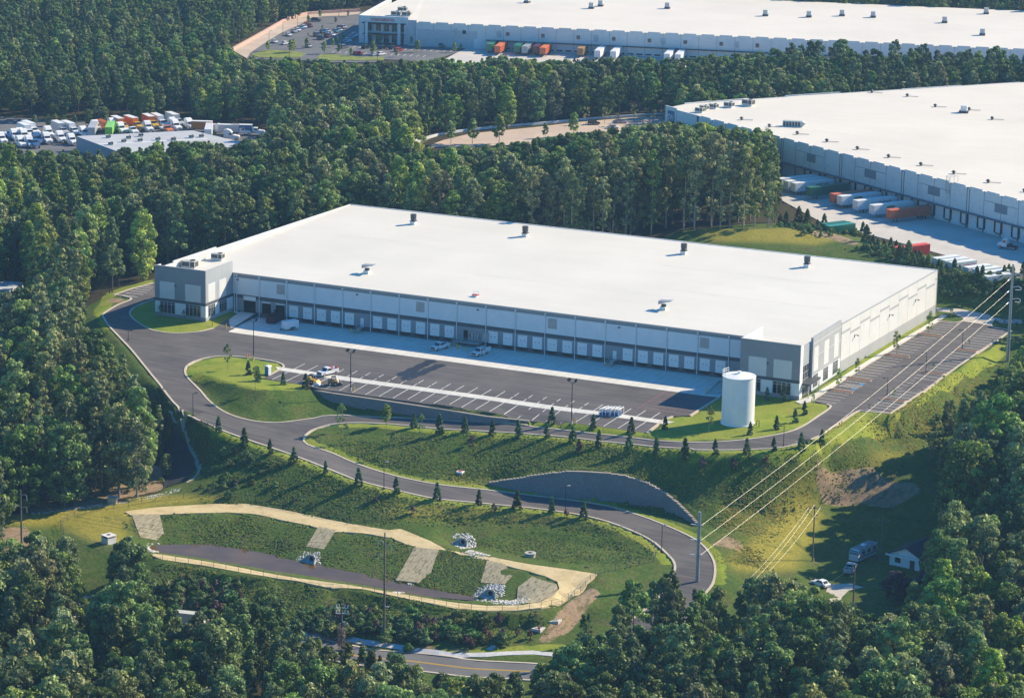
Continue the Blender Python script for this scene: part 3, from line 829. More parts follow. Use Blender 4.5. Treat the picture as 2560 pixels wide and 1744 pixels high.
# kerbs
KERBM = pm('kerb_concrete', (.50, .43, .34), .9, var=.12, scale=.4, world_pos=True, dirt=.25, dirtcol=(.3, .24, .18))
mb = MB()
for L in (K_WEST, smooth(K_BULB, 3), smooth(K_EASTD, 3), LOTE, LOTN, smooth(np.concatenate([K_LOOPN, K_MOUND[1:]]), 3), K_PARK[-1:] if False else seq('w', (145.4, -56.2, -.3), 'D', (1000, 1045, -.2), (1088, 1009, -.15)),
          seq('D', (1255, 1003, -.1), 'w', (149.3, -18.6, .1)), smooth(K_LAWN, 2)):
    ribbon(mb, L, -.30, .22, .16, .45)
for d in (-4.9, 4.9): ribbon(mb, offs(ROAD_C, d), -.3, .3, .16, .4)
ribbon(mb, LOTW, -.12, .2, .17, .4)
tag(mb.build('kerb', KERBM), kind='structure')

# paint
PAINT = pm('white_road_paint', (.78, .76, .72), .7, var=.1, scale=1, world_pos=True)
mb = MB()
def flat(mb, x0, x1, y0, y1, dz, seg=6):
    n = max(1, int(max(abs(x1 - x0), abs(y1 - y0)) / seg))
    for k in range(n):
        if abs(y1 - y0) > abs(x1 - x0):
            ya, yb = y0 + (y1 - y0) * k / n, y0 + (y1 - y0) * (k + 1) / n; xa, xb = x0, x1
        else:
            xa, xb = x0 + (x1 - x0) * k / n, x0 + (x1 - x0) * (k + 1) / n; ya, yb = y0, y1
        mb.quad(*[(x, y, hz(x, y) + dz) for x, y in ((xa, ya), (xb, ya), (xb, yb), (xa, yb))])
for k in range(27):
    x = 43.6 + 3.771 * k
    if x > 142: break
    flat(mb, x - .08, x + .08, -44.15, -38.5, .06); flat(mb, x - .08, x + .08, -55.5, -47.15, .06)
def off_x(y): return 172.2 + (y + 13) * .0215
for s0, s1, n in ((-12.9, -4.2, 4), (14.2, 36.8, 9), (42.4, 63.2, 8), (68.6, 82.0, 6)):
    for k in range(n):
        y = s0 + (s1 - s0) * k / max(1, n - 1); x = off_x(y)
        flat(mb, x, x + 5.6, y - .07, y + .07, .06)
for y in (.4, 3.4, 6.1, 9.0): flat(mb, off_x(y), off_x(y) + 5.6, y - .07, y + .07, .06)
for k in range(5):
    y = 3.6 + .45 * k; x = off_x(y) + .5 + k * .95
    mb.quad((x, 3.4, hz(x, 3.4) + .06), (x + .14, 3.4, hz(x, 3.4) + .06), (x + 1.3, 6.1, hz(x, 6.1) + .06), (x + 1.16, 6.1, hz(x, 6.1) + .06))
for s0, s1, n in ((-14.2, -6.5, 4), (.5, 23.5, 9), (30.5, 50.5, 8), (57.5, 80.5, 9)):
    for k in range(n):
        y = s0 + (s1 - s0) * k / (n - 1); x = 186.0 + (y + 15) * .023
        flat(mb, x, x + 6.2, y - .07, y + .07, .06)
for k in range(7):
    flat(mb, 178.2 + k * .02, 178.34 + k * .02, -9 + k * 0.1, -9 + k * .1, .06) if False else None
for (xa, ya, xb, yb) in ((790, 446, 885, 456), (812, 432, 925, 443), (845, 418, 950, 431), (875, 406, 968, 417), (905, 395, 985, 404), (930, 385, 990, 392)):
    A_ = at('4', xa, ya, 1.0); B_ = at('4', xb, yb, 1.0); n_ = np.array([0, .12, 0]); mb.quad(*[(p[0], p[1], hz(p[0], p[1]) + .07) for p in (A_ - n_, B_ - n_, B_ + n_, A_ + n_)])
def strip3(u0, v0, v1):
    a_, b_ = np.array(W3P(u0, v0)), np.array(W3P(u0, v1)); n_ = _u * .09
    mb.quad(*[(p_[0], p_[1], hz(*p_) + .14) for p_ in (a_ - n_, a_ + n_, b_ + n_, b_ - n_)])
for k in range(17):
    if 1 + 2.8 * k < 45: strip3(1 + 2.8 * k, -16.5, -11.5)
    if 2.8 * k < 40: strip3(-4 + 2.8 * k, -33, -28)
tag(mb.build('parking_lines', PAINT), kind='structure')
mb = MB()
for y0, y1 in ((.8, 3.2), (6.3, 8.8)): 
    x = off_x(y0) + 4.2; flat(mb, x, x + 1.2, y0 + .7, y1 - .6, .062)
tag(mb.build('blue_bay_marking', pm('blue_road_paint', (.05, .22, .5), .7)), kind='structure')
mb = MB()
mb.quad(*[(x, y, hz(x, y) + .062) for x, y in ((135.3, -38.3), (135.45, -38.3), (135.45, -18.8), (135.3, -18.8))])
for k in range(9):
    y = -37.5 + k * 2.2; mb.quad(*[(x, yy, hz(x, yy) + .062) for x, yy in ((135.5, y), (147, y - 1.8), (147, y - 1.65), (135.5, y + .15))])
tag(mb.build('fire_lane_hatching', pm('faded_red_paint', (.30, .11, .11), .8, var=.3, world_pos=True)), kind='structure')
t = NT('wet_asphalt'); n = t.noise(.5, 5, .7, t.pos())
t.bsdf(t.ramp(n, [(.4, (.018, .019, .022)), (.7, (.035, .035, .038))]), .5)
for (a, b_) in (((710, 775), (380, 930)), ((800, 815), (420, 965))):
    A_ = at('C', *a, 0); B_ = at('C', *b_, 0); L = dens(np.array([A_, B_]), 1.2)
    r_ = np.random.default_rng(5); w = 1.0 + .5 * r_.random(len(L)); w[0] = w[-1] = .3
    l = offs(L, 1.0); poly = []
    T = (B_ - A_)[:2] / np.linalg.norm((B_ - A_)[:2]); N = np.array([-T[1], T[0]])
    poly = [tuple(p[:2] + N * (ww + r_.random() * .5)) for p, ww in zip(L, w)] + [tuple(p[:2] - N * (ww + r_.random() * .5)) for p, ww in zip(L[::-1], w[::-1])]
    drape('wet_patch', poly, t.m, .05, 3, skirt=0)
# ================================================================ the new warehouse
def seg(mb, P, Q, o0, o1, z0, z1, s0=None, s1=None):
    """box along the plan segment P-Q, between outward offsets o0..o1 (right-hand side), from s0 to s1 metres"""
    P = np.array(P[:2], float); Q = np.array(Q[:2], float)
    L = np.linalg.norm(Q - P); T = (Q - P) / L; N = np.array([T[1], -T[0]])
    s0 = 0 if s0 is None else s0; s1 = L if s1 is None else s1
    a, b = P + T * s0 + N * o0, P + T * s1 + N * o0; c, d = P + T * s1 + N * o1, P + T * s0 + N * o1
    mb.prism([tuple(a), tuple(b), tuple(c), tuple(d)], z0, z1)

def paintm(name, col, dirt=.12):
    t = NT(name)
    pos = t.pos(); n1 = t.noise(.25, 5, .6, pos); n2 = t.noise(.8, 5, .7, t.scaled(pos, (1, 1, .12)))
    c = t.ramp(n1, [(.3, mix3(col, .94)), (.7, mix3(col, 1.05))])
    c = t.mix(t.step(n2, .52, .8, 0, dirt), c, mix3(col, .55))
    t.bsdf(c, .75, spec=.25)
    return t.m
P_LT = paintm('pale_wall_paint', (.66, .69, .71)); P_MD = paintm('mid_grey_wall_paint', (.25, .265, .28)); P_MG = paintm('light_grey_wall_paint', (.34, .36, .38))
P_DK = paintm('dark_grey_wall_paint', (.085, .095, .105)); P_WH = paintm('white_wall_paint', (.60, .60, .59), .06); P_EW = paintm('grey_wall_paint', (.37, .38, .39))
WM = [P_LT, P_MD, P_MG, P_DK, P_WH, P_EW]
LT_, MD_, MG_, DK_, WH_, EW_ = range(6)
def roofm(name, warm):
    t = NT(name)
    pos = t.pos()
    n1 = t.noise(.03, 5, .6, pos); n2 = t.noise(.25, 6, .7, t.scaled(pos, (.3, 1, 1)))
    c = t.ramp(n1, [(.35, warm), (.7, tuple(x * .90 for x in warm))])
    c = t.mix(t.step(n2, .60, .78, 0, .35), c, tuple(x * .8 for x in warm))
    w = t.n.new('ShaderNodeTexBrick'); t.lk(pos, w.inputs['Vector']); w.offset = .5
    w.inputs['Scale'].default_value = .33; w.inputs['Mortar Size'].default_value = .006; w.inputs['Brick Width'].default_value = 4; w.inputs['Row Height'].default_value = 1
    w.inputs['Color1'].default_value = (1, 1, 1, 1); w.inputs['Color2'].default_value = (.97, .97, .965, 1); w.inputs['Mortar'].default_value = (.9, .9, .89, 1)
    c = t.mix(1.0, c, w.outputs['Color'], 'MULTIPLY')
    t.bsdf(c, .65, spec=.3)
    return t.m
ROOFM = roofm('white_roof_membrane', (.67, .635, .56)); ROOFW = roofm('cream_roof_membrane', (.68, .62, .53))

W1 = thing('warehouse', 'new white-roofed warehouse with grey corner towers and a long wall of closed dock doors', 'warehouse', (80, 0, 0))
def wp(mb, name, mat, **k):
    """part given in world coordinates"""
    for i, v in enumerate(mb.v): mb.v[i] = (v[0] - 80, v[1], v[2])
    return mb.build(name, mat, W1, **k)
TZ = 14.75
XL, XR, YF = -15.63, 168.58, -14.5
BL, BR = (-11.2, 89.3), (171.1, 89.8)
# dock wall
mb = MB()
for z0, z1, m in ((-.8, 1.3, DK_), (1.3, 4.8, MD_), (4.8, 5.8, DK_), (5.8, 10.4, LT_), (10.4, 11.58, MD_)):
    mb.mi = m; mb.box(.19, 152.88, 0, .35, z0, z1)
for k in range(1, 18):
    mb.mi = MD_; mb.box(8.5 * k - .03, 8.5 * k + .03, -.012, 0, 0, 11.5)
wp(mb, 'dock_wall', WM)
# east, north and west walls
def sidewall(mb, P, Q, o, z0, z1, m, s0=None, s1=None): mb.mi = m; seg(mb, P, Q, -.3 + (0 if o == 0 else .3), o, z0, z1, s0, s1)
E0, E1 = (168.75, 16.0), BR
mb = MB()
for z0, z1, m in ((-.8, 4.0, EW_), (4.0, 13.5, WH_), (13.5, 13.78, EW_)): sidewall(mb, E0, E1, 0, z0, z1, m)
L = 73.8
for k in range(11):
    a = max(.2, 6.3 + 7.3 * (k - 1)); b = min(L - .6, 6.3 + 7.3 * k)
    zz = 11.0 if k % 2 == 0 else 9.9
    mb.mi = EW_; seg(mb, E0, E1, .0, .03, zz, zz + .62, a, b)
for k in range(10):
    s_ = 6.3 + 7.3 * k
    mb.mi = EW_; seg(mb, E0, E1, .0, .012, 0, 13.4, s_ - .035, s_ + .035)
mb.mi = P_MD and MD_; seg(mb, E0, E1, .0, .05, -.5, 13.78, L - .5, L)
wp(mb, 'east_wall', WM)
mb = MB(); mb.mi = LT_
seg(mb, BR, BL, -.3, 0, -.8, 13.78)
wp(mb, 'rear_wall', WM)
# towers
def tower(x0, x1, left):
    mb = MB()
    bands = ((-.8, 1.9, MD_), (1.9, 5.05, LT_), (5.05, 5.85, DK_), (5.85, TZ, MD_))
    for z0, z1, m in bands:
        mb.mi = m; mb.box(x0, x1, YF, YF + .35, z0, z1)
    if left:
        for z0, z1, m in ((-.8, 1.9, EW_), (1.9, 5.05, P_LT and LT_), (5.05, 5.85, DK_), (5.85, TZ, P_EW and MG_)):
            mb.mi = m; mb.box(x1 - .35, x1, YF + .35, -.002, z0, z1)
        Lw = (x0, YF + .35); mb.mi = WH_
        for s0_, s1_, zt_ in ((0, 2.3, TZ - .15), (2.3, 8.3, 13.75), (8.3, 29.7, 14.25), (29.7, 103.4, 13.78)): seg(mb, Lw, BL, 0, .35, 5, zt_, s0_, s1_)
        mb.mi = MD_; seg(mb, Lw, BL, 0, .35, -.8, 5, 0, 103.4)
        mb.mi = WH_
        for a in (-14.0, -8.2): mb.box(x1, x1 + .03, a + .9, a + 4.6, 5.95, 10.9)
        for a in (-8.95, -7.9, -7.0): mb.mi = LT_; mb.box(x1, x1 + .02, a, a + .08, 5.95, 14.6)
    else:
        mb.mi = WH_; mb.box(x0, x0 + .35, YF + .35, .3, 11.0, TZ)
        mb.mi = MD_; mb.box(x0, x0 + .35, YF + .35, -.002, -.8, 11.0)
        # east face: pilaster, glazed entrance bay, raised grey panel
        for z0, z1, m in ((-.8, 4.9, LT_), (4.9, 5.7, LT_), (5.7, 14.2, LT_)):
            mb.mi = m; mb.box(x1 - .35, x1, YF + .35, -12.2, z0, z1)
        mb.mi = MG_; mb.box(x1 - .9, x1 - .6, -12.2, -5.5, 6.9, 13.6)
        mb.mi = MD_; mb.box(x1 - .9, x1 - .6, -12.2, -5.5, -.8, 1.0)
        for z0, z1, m in ((-.8, 1.3, EW_), (1.3, 5.0, LT_), (5.0, 5.8, EW_), (5.8, TZ, EW_)):
            mb.mi = m; mb.box(x1 - .5, x1 + .1, -5.5, 16.0, z0, z1)
        mb.mi = WH_
        for a, b in ((-4.6, -1.3), (3.0, 6.6), (10.6, 14.2)): mb.box(x1 + .1, x1 + .13, a, b, 5.9, 12.0)
        mb.mi = LT_
        for a in (1.2, 2.0, 8.2, 9.2): mb.box(x1 + .1, x1 + .12, a, a + .09, 5.9, 14.6)
        mb.box(x1 + .1, x1 + .115, -5.4, 15.9, 9.6, 9.7); mb.box(x1 + .1, x1 + .115, -5.4, 15.9, 13.1, 13.2)
        mb.mi = DK_; mb.box(x1 - .3, x1 + .1, 16.001, 16.4, -.8, 13.9)  # dark strip painted in for the shade on the tower's return
    mb.mi = WH_
    for a in ((x0 + 2.3, x0 + 7.0), (x0 + 8.85, x0 + 13.6)) if not left else ((x0 + 1.55, x0 + 6.2), (x0 + 9.5, x0 + 14.3)):
        mb.box(a[0], a[1], YF - .03, YF, 5.9, 10.55)
    mb.mi = EW_; mb.box(x0 - .02, x1 + (.02 if left else 0), YF - .06, YF + .4, TZ, TZ + .08)
    return wp(mb, 'corner_tower', WM)
tower(XL, .19, True); tower(152.88, XR, False)
# roof
mb = MB()
zr = lambda y: 11.52 + .0236 * max(y, 0)
def roofq(xs0, y0, xs1, y1):
    mb.add([(xs0[0], y0, zr(y0)), (xs0[1], y0, zr(y0)), (xs1[1], y1, zr(y1)), (xs1[0], y1, zr(y1)), (xs0[0], y0, zr(y0) - .3), (xs0[1], y0, zr(y0) - .3), (xs1[1], y1, zr(y1) - .3), (xs1[0], y1, zr(y1) - .3)],
           [(0, 1, 2, 3), (7, 6, 5, 4), (0, 4, 5, 1), (1, 5, 6, 2), (2, 6, 7, 3), (3, 7, 4, 0)])
roofq((.19, 152.9), -.12, (.19, 152.9), 0.36)
roofq((-14.75, 168.2), .36, (-14.1, 168.45), 16)
roofq((-14.1, 168.45), 16.0, (-10.95, 170.75), 89.2)
for a, b in ((-14.9, -.15), (153.2, 167.6)): mb.box(a, b, YF + .35, .355, 11.2, 11.5)
wp(mb, 'roof', ROOFM)
mb = MB(); mb.box(.19, 152.88, -.2, -.13, 11.3, 11.62); mb.box(.19, 152.88, -.13, .02, 11.28, 11.34)
wp(mb, 'gutter', STEEL)
# roof seams and soiled streaks lie in the membrane as thin laps
AGED = pm('aged_lap', (.50, .48, .44), .8, world_pos=True, var=.3)
for y, x0, x1 in ((52.5, 3, 30), (52.8, 60, 86), (60.5, 100, 150), (28, 60, 110), (36, 110, 160)):
    z = zr(y); mb = MB(); mb.add([(x0, y, z + .012), (x1, y + .3, zr(y + .3) + .012), (x1, y + .5, zr(y + .5) + .012), (x0, y + .2, zr(y + .2) + .012)], [(0, 1, 2, 3)])
    wp(mb, 'roof_lap', AGED)
# downspouts
ds = MB(); ds.cyl((0, -.16, .1), (0, -.16, 11.2), .11, n=8); ds.box(-.22, .22, -.36, -.02, 10.75, 11.2)
d0 = ds.build('downspout', P_LT, W1)
for k, x in enumerate([.75, .75 + .75] + [8.5 * i for i in range(1, 18)]):
    o = d0 if k == 0 else d0.copy()
    if k: COL.objects.link(o); o.parent = W1
    o.location = (x - 80, 0, 0)
# dock doors
DOORM = pm('dock_door_white', (.72, .73, .73), .5, var=.04)
mb = MB(); mb.box(-1.35, 1.35, -.05, .0, 1.27, 4.47); mb.mi = 1
mb.box(-.75, -.28, -.06, -.05, 2.95, 3.07); mb.box(.28, .75, -.06, -.05, 2.95, 3.07)
mb.mi = 2
for z in (1.9, 2.5, 3.4, 3.95): mb.box(-1.33, 1.33, -.054, -.05, z, z + .025)
dk0 = mb.build('dock_door', [DOORM, BLACK, P_MG], W1)
mb = MB(); mb.box(-1.5, 1.5, -.12, -.001, 1.02, 1.22); mb.box(-1.35, -1.0, -.3, -.12, .72, 1.2); mb.box(1.0, 1.35, -.3, -.12, .72, 1.2); mb.box(-.95, .95, -.11, -.001, .5, 1.0)
bm0 = mb.build('dock_bumper', [BLACK], dk0)
dxs = []
for b in range(2, 17):
    c = [2.06, 6.32]
    if b == 4: c = [2.06]
    if b == 8: c = []
    if b == 13: c = [6.32]
    dxs += [8.5 * b + a for a in c]
for k, x in enumerate(dxs):
    if k == 0: dk0.location = (x - 80, 0, 0); continue
    o = dk0.copy(); COL.objects.link(o); o.parent = W1; o.location = (x - 80, 0, 0)
    q_ = bm0.copy(); COL.objects.link(q_); q_.parent = o
# open doors, drive-in door, person doors
OPENM = pm('dark_opening', (.01, .011, .013), .9)
for x in (8.5 + 2.15, 8.5 + 6.4):
    mb = MB(); mb.box(x - 1.35, x + 1.35, -.02, -.001, 1.27, 4.47); mb.mi = 1; mb.box(x - 1.35, x + 1.35, -.07, -.02, 4.2, 4.5)
    tag(wp(mb, 'open_dock_door', [OPENM, DOORM]), 'open dock door showing a dark opening')
mb = MB(); mb.box(3.6, 7.3, -.02, -.001, 1.0, 5.2); mb.mi = 1; mb.box(3.55, 7.35, -.08, -.02, 4.35, 5.5)
tag(wp(mb, 'drive_in_door', [OPENM, DOORM]), 'tall drive-in door rolled up over a dark opening')
for x in (8.5 * 4 + 5.9, 8.5 * 13 + 2.7):
    mb = MB(); mb.box(x - .5, x + .5, -.03, -.001, 1.27, 3.5); wp(mb, 'person_door', [P_LT])
mb = MB(); mb.box(70.0, 71.2, -.03, -.001, 1.3, 3.9)
tag(wp(mb, 'person_door', [OPENM]), 'open doorway above the stair landing')
mb = MB(); mb.box(147.6, 149.3, -.04, -.001, 0.3, 4.9); mb.mi = 1; mb.box(148.1, 148.5, -.05, -.04, 2.6, 2.7); wp(mb, 'service_door', [P_LT, BLACK])
# louvres and flood lights
LOUV = pm('beige_louvre', (.42, .38, .36), .8)
for x in (8.5 + 6.6, 51 + 6.2, 93.5 + 2.0, 136 + 1.8):
    mb = MB(); mb.box(x - 1.25, x + 1.25, -.05, -.001, 7.2, 9.9)
    mb.mi = 1
    for k in range(1, 10): mb.box(x - 1.2, x + 1.2, -.06, -.05, 7.2 + .27 * k, 7.24 + .27 * k)
    mb.box(x - .03, x + .03, -.065, -.05, 7.2, 9.9)
    wp(mb, 'louvre', [LOUV, MD_ and P_MG])
for x in (.19 + 1.6, 34 + 4.4, 68 + 6.1, 110.5 + 3.8):
    mb = MB(); mb.box(x - .25, x + .25, -.45, -.02, 9.75, 9.95); mb.box(x - .06, x + .06, -.2, -.02, 9.6, 9.8); wp(mb, 'flood_light', BLACK)
# tower windows
def win(mb, ax, a0, a1, p, z0, z1, n, s, hz_=.8):
    """glass with frame; ax='x' on the front, 'y' on the side; s outward sign"""
    def b(u0, u1, w0, w1, q0, q1):
        w0, w1 = sorted((p + s * w0, p + s * w1))
        if ax == 'x': mb.box(u0, u1, w0, w1, q0, q1)
        else: mb.box(w0, w1, u0, u1, q0, q1)
    mb.mi = 0; b(a0, a1, .001, .03, z0, z1)
    mb.mi = 1
    for k in range(n + 1):
        u = a0 + (a1 - a0) * k / n; b(u - .06, u + .06, .03, .08, z0 + .05, z1 - .05)
    b(a0 - .06, a1 + .06, .03, .09, z0 - .02, z0 + .05); b(a0 - .06, a1 + .06, .03, .09, z1 - .05, z1 + .02)
    zz = z0 + (z1 - z0) * hz_; b(a0, a1, .03, .07, zz - .05, zz + .05)
FRM = pm('window_frame', (.50, .51, .52), .5, .2)
GL2 = pm('window_glass', (.015, .018, .022), .12, spec=.8, var=.3, scale=.3)
for x0, x1 in ((XL + 1.65, XL + 6.3), (XL + 9.6, XL + 14.3), (152.88 + 1.1, 152.88 + 5.7), (152.88 + 8.8, 152.88 + 13.5)):
    mb = MB(); win(mb, 'x', x0, x1, YF, 1.9, 5.0, 4, -1); wp(mb, 'window', [GL2, FRM])
for y0, y1 in ((-13.1, -9.6), (-7.3, -3.4)):
    mb = MB(); win(mb, 'y', y0, y1, .19, 1.9, 5.0, 4, 1); wp(mb, 'window', [GL2, FRM])
for y0, y1 in ((-4.5, -1.2), (3.0, 6.6), (10.4, 14.0)):
    mb = MB(); win(mb, 'y', y0, y1, XR + .1, 1.7, 4.95, 4, 1); wp(mb, 'window', [GL2, FRM])
mb = MB(); win(mb, 'y', -12.0, -5.7, XR - .6, 4.9, 8.6, 5, 1, .5); wp(mb, 'window', [GL2, FRM])
mb = MB(); win(mb, 'y', -12.0, -5.7, XR - .6, 1.0, 4.0, 6, 1, .8); tag(wp(mb, 'entrance_door', [GL2, FRM]), 'glazed entrance below the flat canopy')
mb = MB(); mb.box(XR - .6, XR + 2.0, -12.6, -4.2, 4.35, 4.75); mb.mi = 1; mb.box(XR + 1.6, XR + 1.8, -12.3, -12.1, 1, 4.35); mb.box(XR + 1.6, XR + 1.8, -4.7, -4.5, 1, 4.35)
wp(mb, 'canopy', [DKSTEEL, FRM])
for x, y, z in ((160.2, YF - .3, 9.2), (-9.1, YF - .3, 9.6)):
    mb = MB(); mb.box(x - .2, x + .2, y, y + .28, z, z + .25); wp(mb, 'flood_light', BLACK)
for s_ in (9.6, 35.6, 56.0):
    P = np.array(E0) + (np.array(E1) - np.array(E0)) * s_ / L
    mb = MB(); mb.box(P[0] + .02, P[0] + 1.0, P[1] - .05, P[1] + .05, 8.9, 9.0); mb.box(P[0] + .7, P[0] + 1.15, P[1] - .2, P[1] + .2, 8.75, 8.9); mb.box(P[0] + .01, P[0] + .1, P[1] - .1, P[1] + .1, 8.2, 9.0)
    wp(mb, 'wall_lamp', BLACK)
mb = MB(); mb.box(XR - .55, XR + .6, -8.9, -8.8, 7.4, 7.5); mb.box(XR + .5, XR + .9, -9.0, -8.6, 7.25, 7.4); wp(mb, 'wall_lamp', BLACK)
# stairs to person doors
def stair(x, w=1.2, n=7, landing=1.6, dirx=1):
    mb = MB(); mb.box(x - .8, x + .8, -landing, -.05, 1.1, 1.22)
    for k in range(n): mb.box(x - .6, x + .6, -landing - .3 * (k + 1), -landing - .3 * k, 1.1 - .16 * (k + 1), 1.16 - .16 * k)
    for sx in (-.7, .7):
        mb.tube([(x + sx, -landing, 1.2), (x + sx, -landing, 2.2), (x + sx, -landing - 2.1, 1.1), (x + sx, -landing - 2.1, .05)], .045)
        mb.tube([(x + sx, -landing, 2.2), (x + sx, -.1, 2.2)], .045)
        mb.tube([(x + sx, -landing, 1.7), (x + sx, -landing - 2.1, .6)], .03)
    return mb
for x in (8.5 * 4 + 5.9, 8.5 * 13 + 2.7):
    wp(stair(x), 'steel_stair', STEEL)
mb = stair(68.6); mb.box(68, 75.5, -2.4, -.05, 1.0, 1.25)
for x in (68.3, 70.5, 72.8, 75.4): mb.tube([(x, -2.35, 0), (x, -2.35, 2.3)], .05)
mb.tube([(69.6, -2.35, 2.3), (75.4, -2.35, 2.3)], .05); mb.tube([(69.6, -2.35, 1.8), (75.4, -2.35, 1.8)], .035)
wp(mb, 'steel_stair', STEEL)
mb = MB()
for x in (72.4, 73.2, 74.0): mb.box(x, x + .6, -.5, -.03, 2.0, 3.3)
mb.box(75.8, 77.3, -.6, -.03, 1.6, 4.1); mb.mi = 1; mb.box(71.9, 72.3, -.4, -.03, 2.3, 3.0)
wp(mb, 'electrical_panel', [STEEL, REDM])

# ramp up to the drive-in door
mb = MB()
mb.add([(2.6, -.05, 1.0), (7.3, -.05, 1.0), (8.4, -15.5, .12), (4.5, -15.5, .2), (2.6, -.05, -.4), (7.3, -.05, -.4), (8.4, -15.5, -.4), (4.5, -15.5, -.4)],
       [(3, 2, 1, 0), (0, 1, 5, 4), (1, 2, 6, 5), (2, 3, 7, 6), (3, 0, 4, 7)])
tag(mb.build('drive_in_ramp', CONCM), 'sloping concrete ramp up to the drive-in door at the west end', 'ramp')
mb = MB()
mb.add([(7.3, -.1, 1.1), (7.6, -.1, 1.1), (9.2, -17.3, .16), (8.9, -17.3, .16), (7.3, -.1, -.3), (7.6, -.1, -.3), (9.2, -17.3, -.3), (8.9, -17.3, -.3)], [(3, 2, 1, 0), (1, 2, 6, 5), (2, 3, 7, 6), (3, 0, 4, 7), (0, 1, 5, 4)])
tag(mb.build('ramp_wall', P_DK), 'low sloping wall along the side of the western ramp', 'low wall')
mb = MB(); mb.add([(144.2, -5.2, .9), (144.5, -5.2, .9), (145.2, -17.4, .16), (144.9, -17.4, .16), (144.2, -5.2, -.3), (144.5, -5.2, -.3), (145.2, -17.4, -.3), (144.9, -17.4, -.3)], [(3, 2, 1, 0), (1, 2, 6, 5), (2, 3, 7, 6), (3, 0, 4, 7), (0, 1, 5, 4)])
mb.add([(144.5, -.1, 1.0), (149.2, -.1, 1.0), (149.2, -18.2, .1), (145.2, -17.4, .1)], [(3, 2, 1, 0)])
tag(mb.build('ramp_wall', CONC), 'low sloping wall of the eastern ramp behind the white tank', 'low wall')

# retaining walls
BLOCK = NT('split_face_block')
pos = BLOCK.pos(); br = BLOCK.n.new('ShaderNodeTexBrick'); BLOCK.lk(BLOCK.scaled(pos, (1, 1, 1)), br.inputs['Vector'])
mp = BLOCK.n.new('ShaderNodeMapping'); BLOCK.lk(pos, mp.inputs['Vector']); mp.inputs['Rotation'].default_value = (rad(90), 0, 0); BLOCK.lk(mp.outputs[0], br.inputs['Vector'])
br.inputs['Scale'].default_value = 1.1; br.inputs['Mortar Size'].default_value = .02
br.inputs['Color1'].default_value = (.20, .205, .21, 1); br.inputs['Color2'].default_value = (.26, .265, .27, 1); br.inputs['Mortar'].default_value = (.10, .10, .10, 1)
n = BLOCK.noise(.3, 4, .6, pos)
BLOCK.bsdf(BLOCK.mix(BLOCK.step(n, .4, .8, 0, .5), br.outputs['Color'], (.14, .13, .12)), .95, bump=br.outputs['Fac'], bstr=.4, bdist=.05)
def retaining(name, TOP, H, label, steps=False):
    Q = dens(np.column_stack([TOP, np.array(H)]), .9)
    root = thing(name, label, 'retaining wall', tuple(Q[len(Q) // 2][:2]) + (Q[len(Q) // 2][2] - Q[len(Q) // 2][3],))
    ox, oy, oz = root.location
    L, R = offs(Q[:, :3], .5), offs(Q[:, :3], -.35)
    mw, mc = MB(), MB()
    for i in range(len(Q) - 1):
        zt = (Q[i, 2] + Q[i + 1, 2]) / 2 if not steps else math.ceil(max(Q[i, 2], Q[i + 1, 2]) / .2) * .2
        zb = min(Q[i, 2] - Q[i, 3], Q[i + 1, 2] - Q[i + 1, 3]) - .6
        poly = [(L[i, 0] - ox, L[i, 1] - oy), (L[i + 1, 0] - ox, L[i + 1, 1] - oy), (R[i + 1, 0] - ox, R[i + 1, 1] - oy), (R[i, 0] - ox, R[i, 1] - oy)]
        mw.prism(poly, zb - oz, zt - oz - .1)
        L2, R2 = offs(Q[:, :3], .3), offs(Q[:, :3], -.42)
        poly = [(L2[i, 0] - ox, L2[i, 1] - oy), (L2[i + 1, 0] - ox, L2[i + 1, 1] - oy), (R2[i + 1, 0] - ox, R2[i + 1, 1] - oy), (R2[i, 0] - ox, R2[i, 1] - oy)]
        mc.prism(poly, zt - oz - .1, zt - oz + .12)
    mw.build('block_face', BLOCK.m, root); mc.build('coping', pm('pale_coping', (.34, .29, .24), .9, world_pos=True), root)
retaining('retaining_wall', W1TOP, W1H, 'low grey retaining wall below the guard rail of the lorry park')
retaining('retaining_wall', W2TOP, W2H, 'tall curved grey retaining wall inside the bend of the lower drive', True)

# white water tank
tk = np.array([162.0, -39.2]); tr = 3.95
TK = thing('water_tank', 'tall round white water tank on the lawn by the east tower', 'water tank', (tk[0], tk[1], hz(*tk)))
th = 11.6
mb = MB(); mb.cyl((0, 0, -.3), (0, 0, th), tr, n=48, caps=False)
for z in (1.9, 3.8, 5.7, 7.6, 9.6): mb.cyl((0, 0, z), (0, 0, z + .06), tr + .015, n=48)
mb.cyl((0, 0, -.2), (0, 0, .14), tr + .16, n=48)
TM = NT('tank_white'); n = TM.noise(.8, 6, .75, TM.scaled(TM.objc(), (1, 1, .1)))
TM.bsdf(TM.mix(TM.step(n, .55, .8, 0, .35), TM.ramp(TM.noise(.4, 4, .6, TM.objc()), [(.3, (.70, .71, .71)), (.7, (.78, .78, .77))]), (.45, .46, .45)), .45)
mb.build('shell', TM.m, TK, True)
mb = MB(); mb.cyl((0, 0, th), (0, 0, th + .55), tr + .05, .4, n=48); mb.cyl((0, 0, th - .12), (0, 0, th), tr + .1, n=48)
mb.build('roof', TM.m, TK)
mb = MB(); mb.cyl((0, 0, th + .45), (0, 0, th + 1.0), .35, n=12); mb.cyl((0, 0, th + 1.0), (0, 0, th + 1.1), .45, n=12); mb.build('vent', TM.m, TK)
mb = MB(); mb.box(-1.5, -.9, -.9, -.3, th + .2, th + .5); mb.build('hatch', TM.m, TK)
mb = MB()
pts = [(math.cos(t_) * (tr + .02), math.sin(t_) * (tr + .02)) for t_ in np.linspace(rad(150), rad(235), 8)]
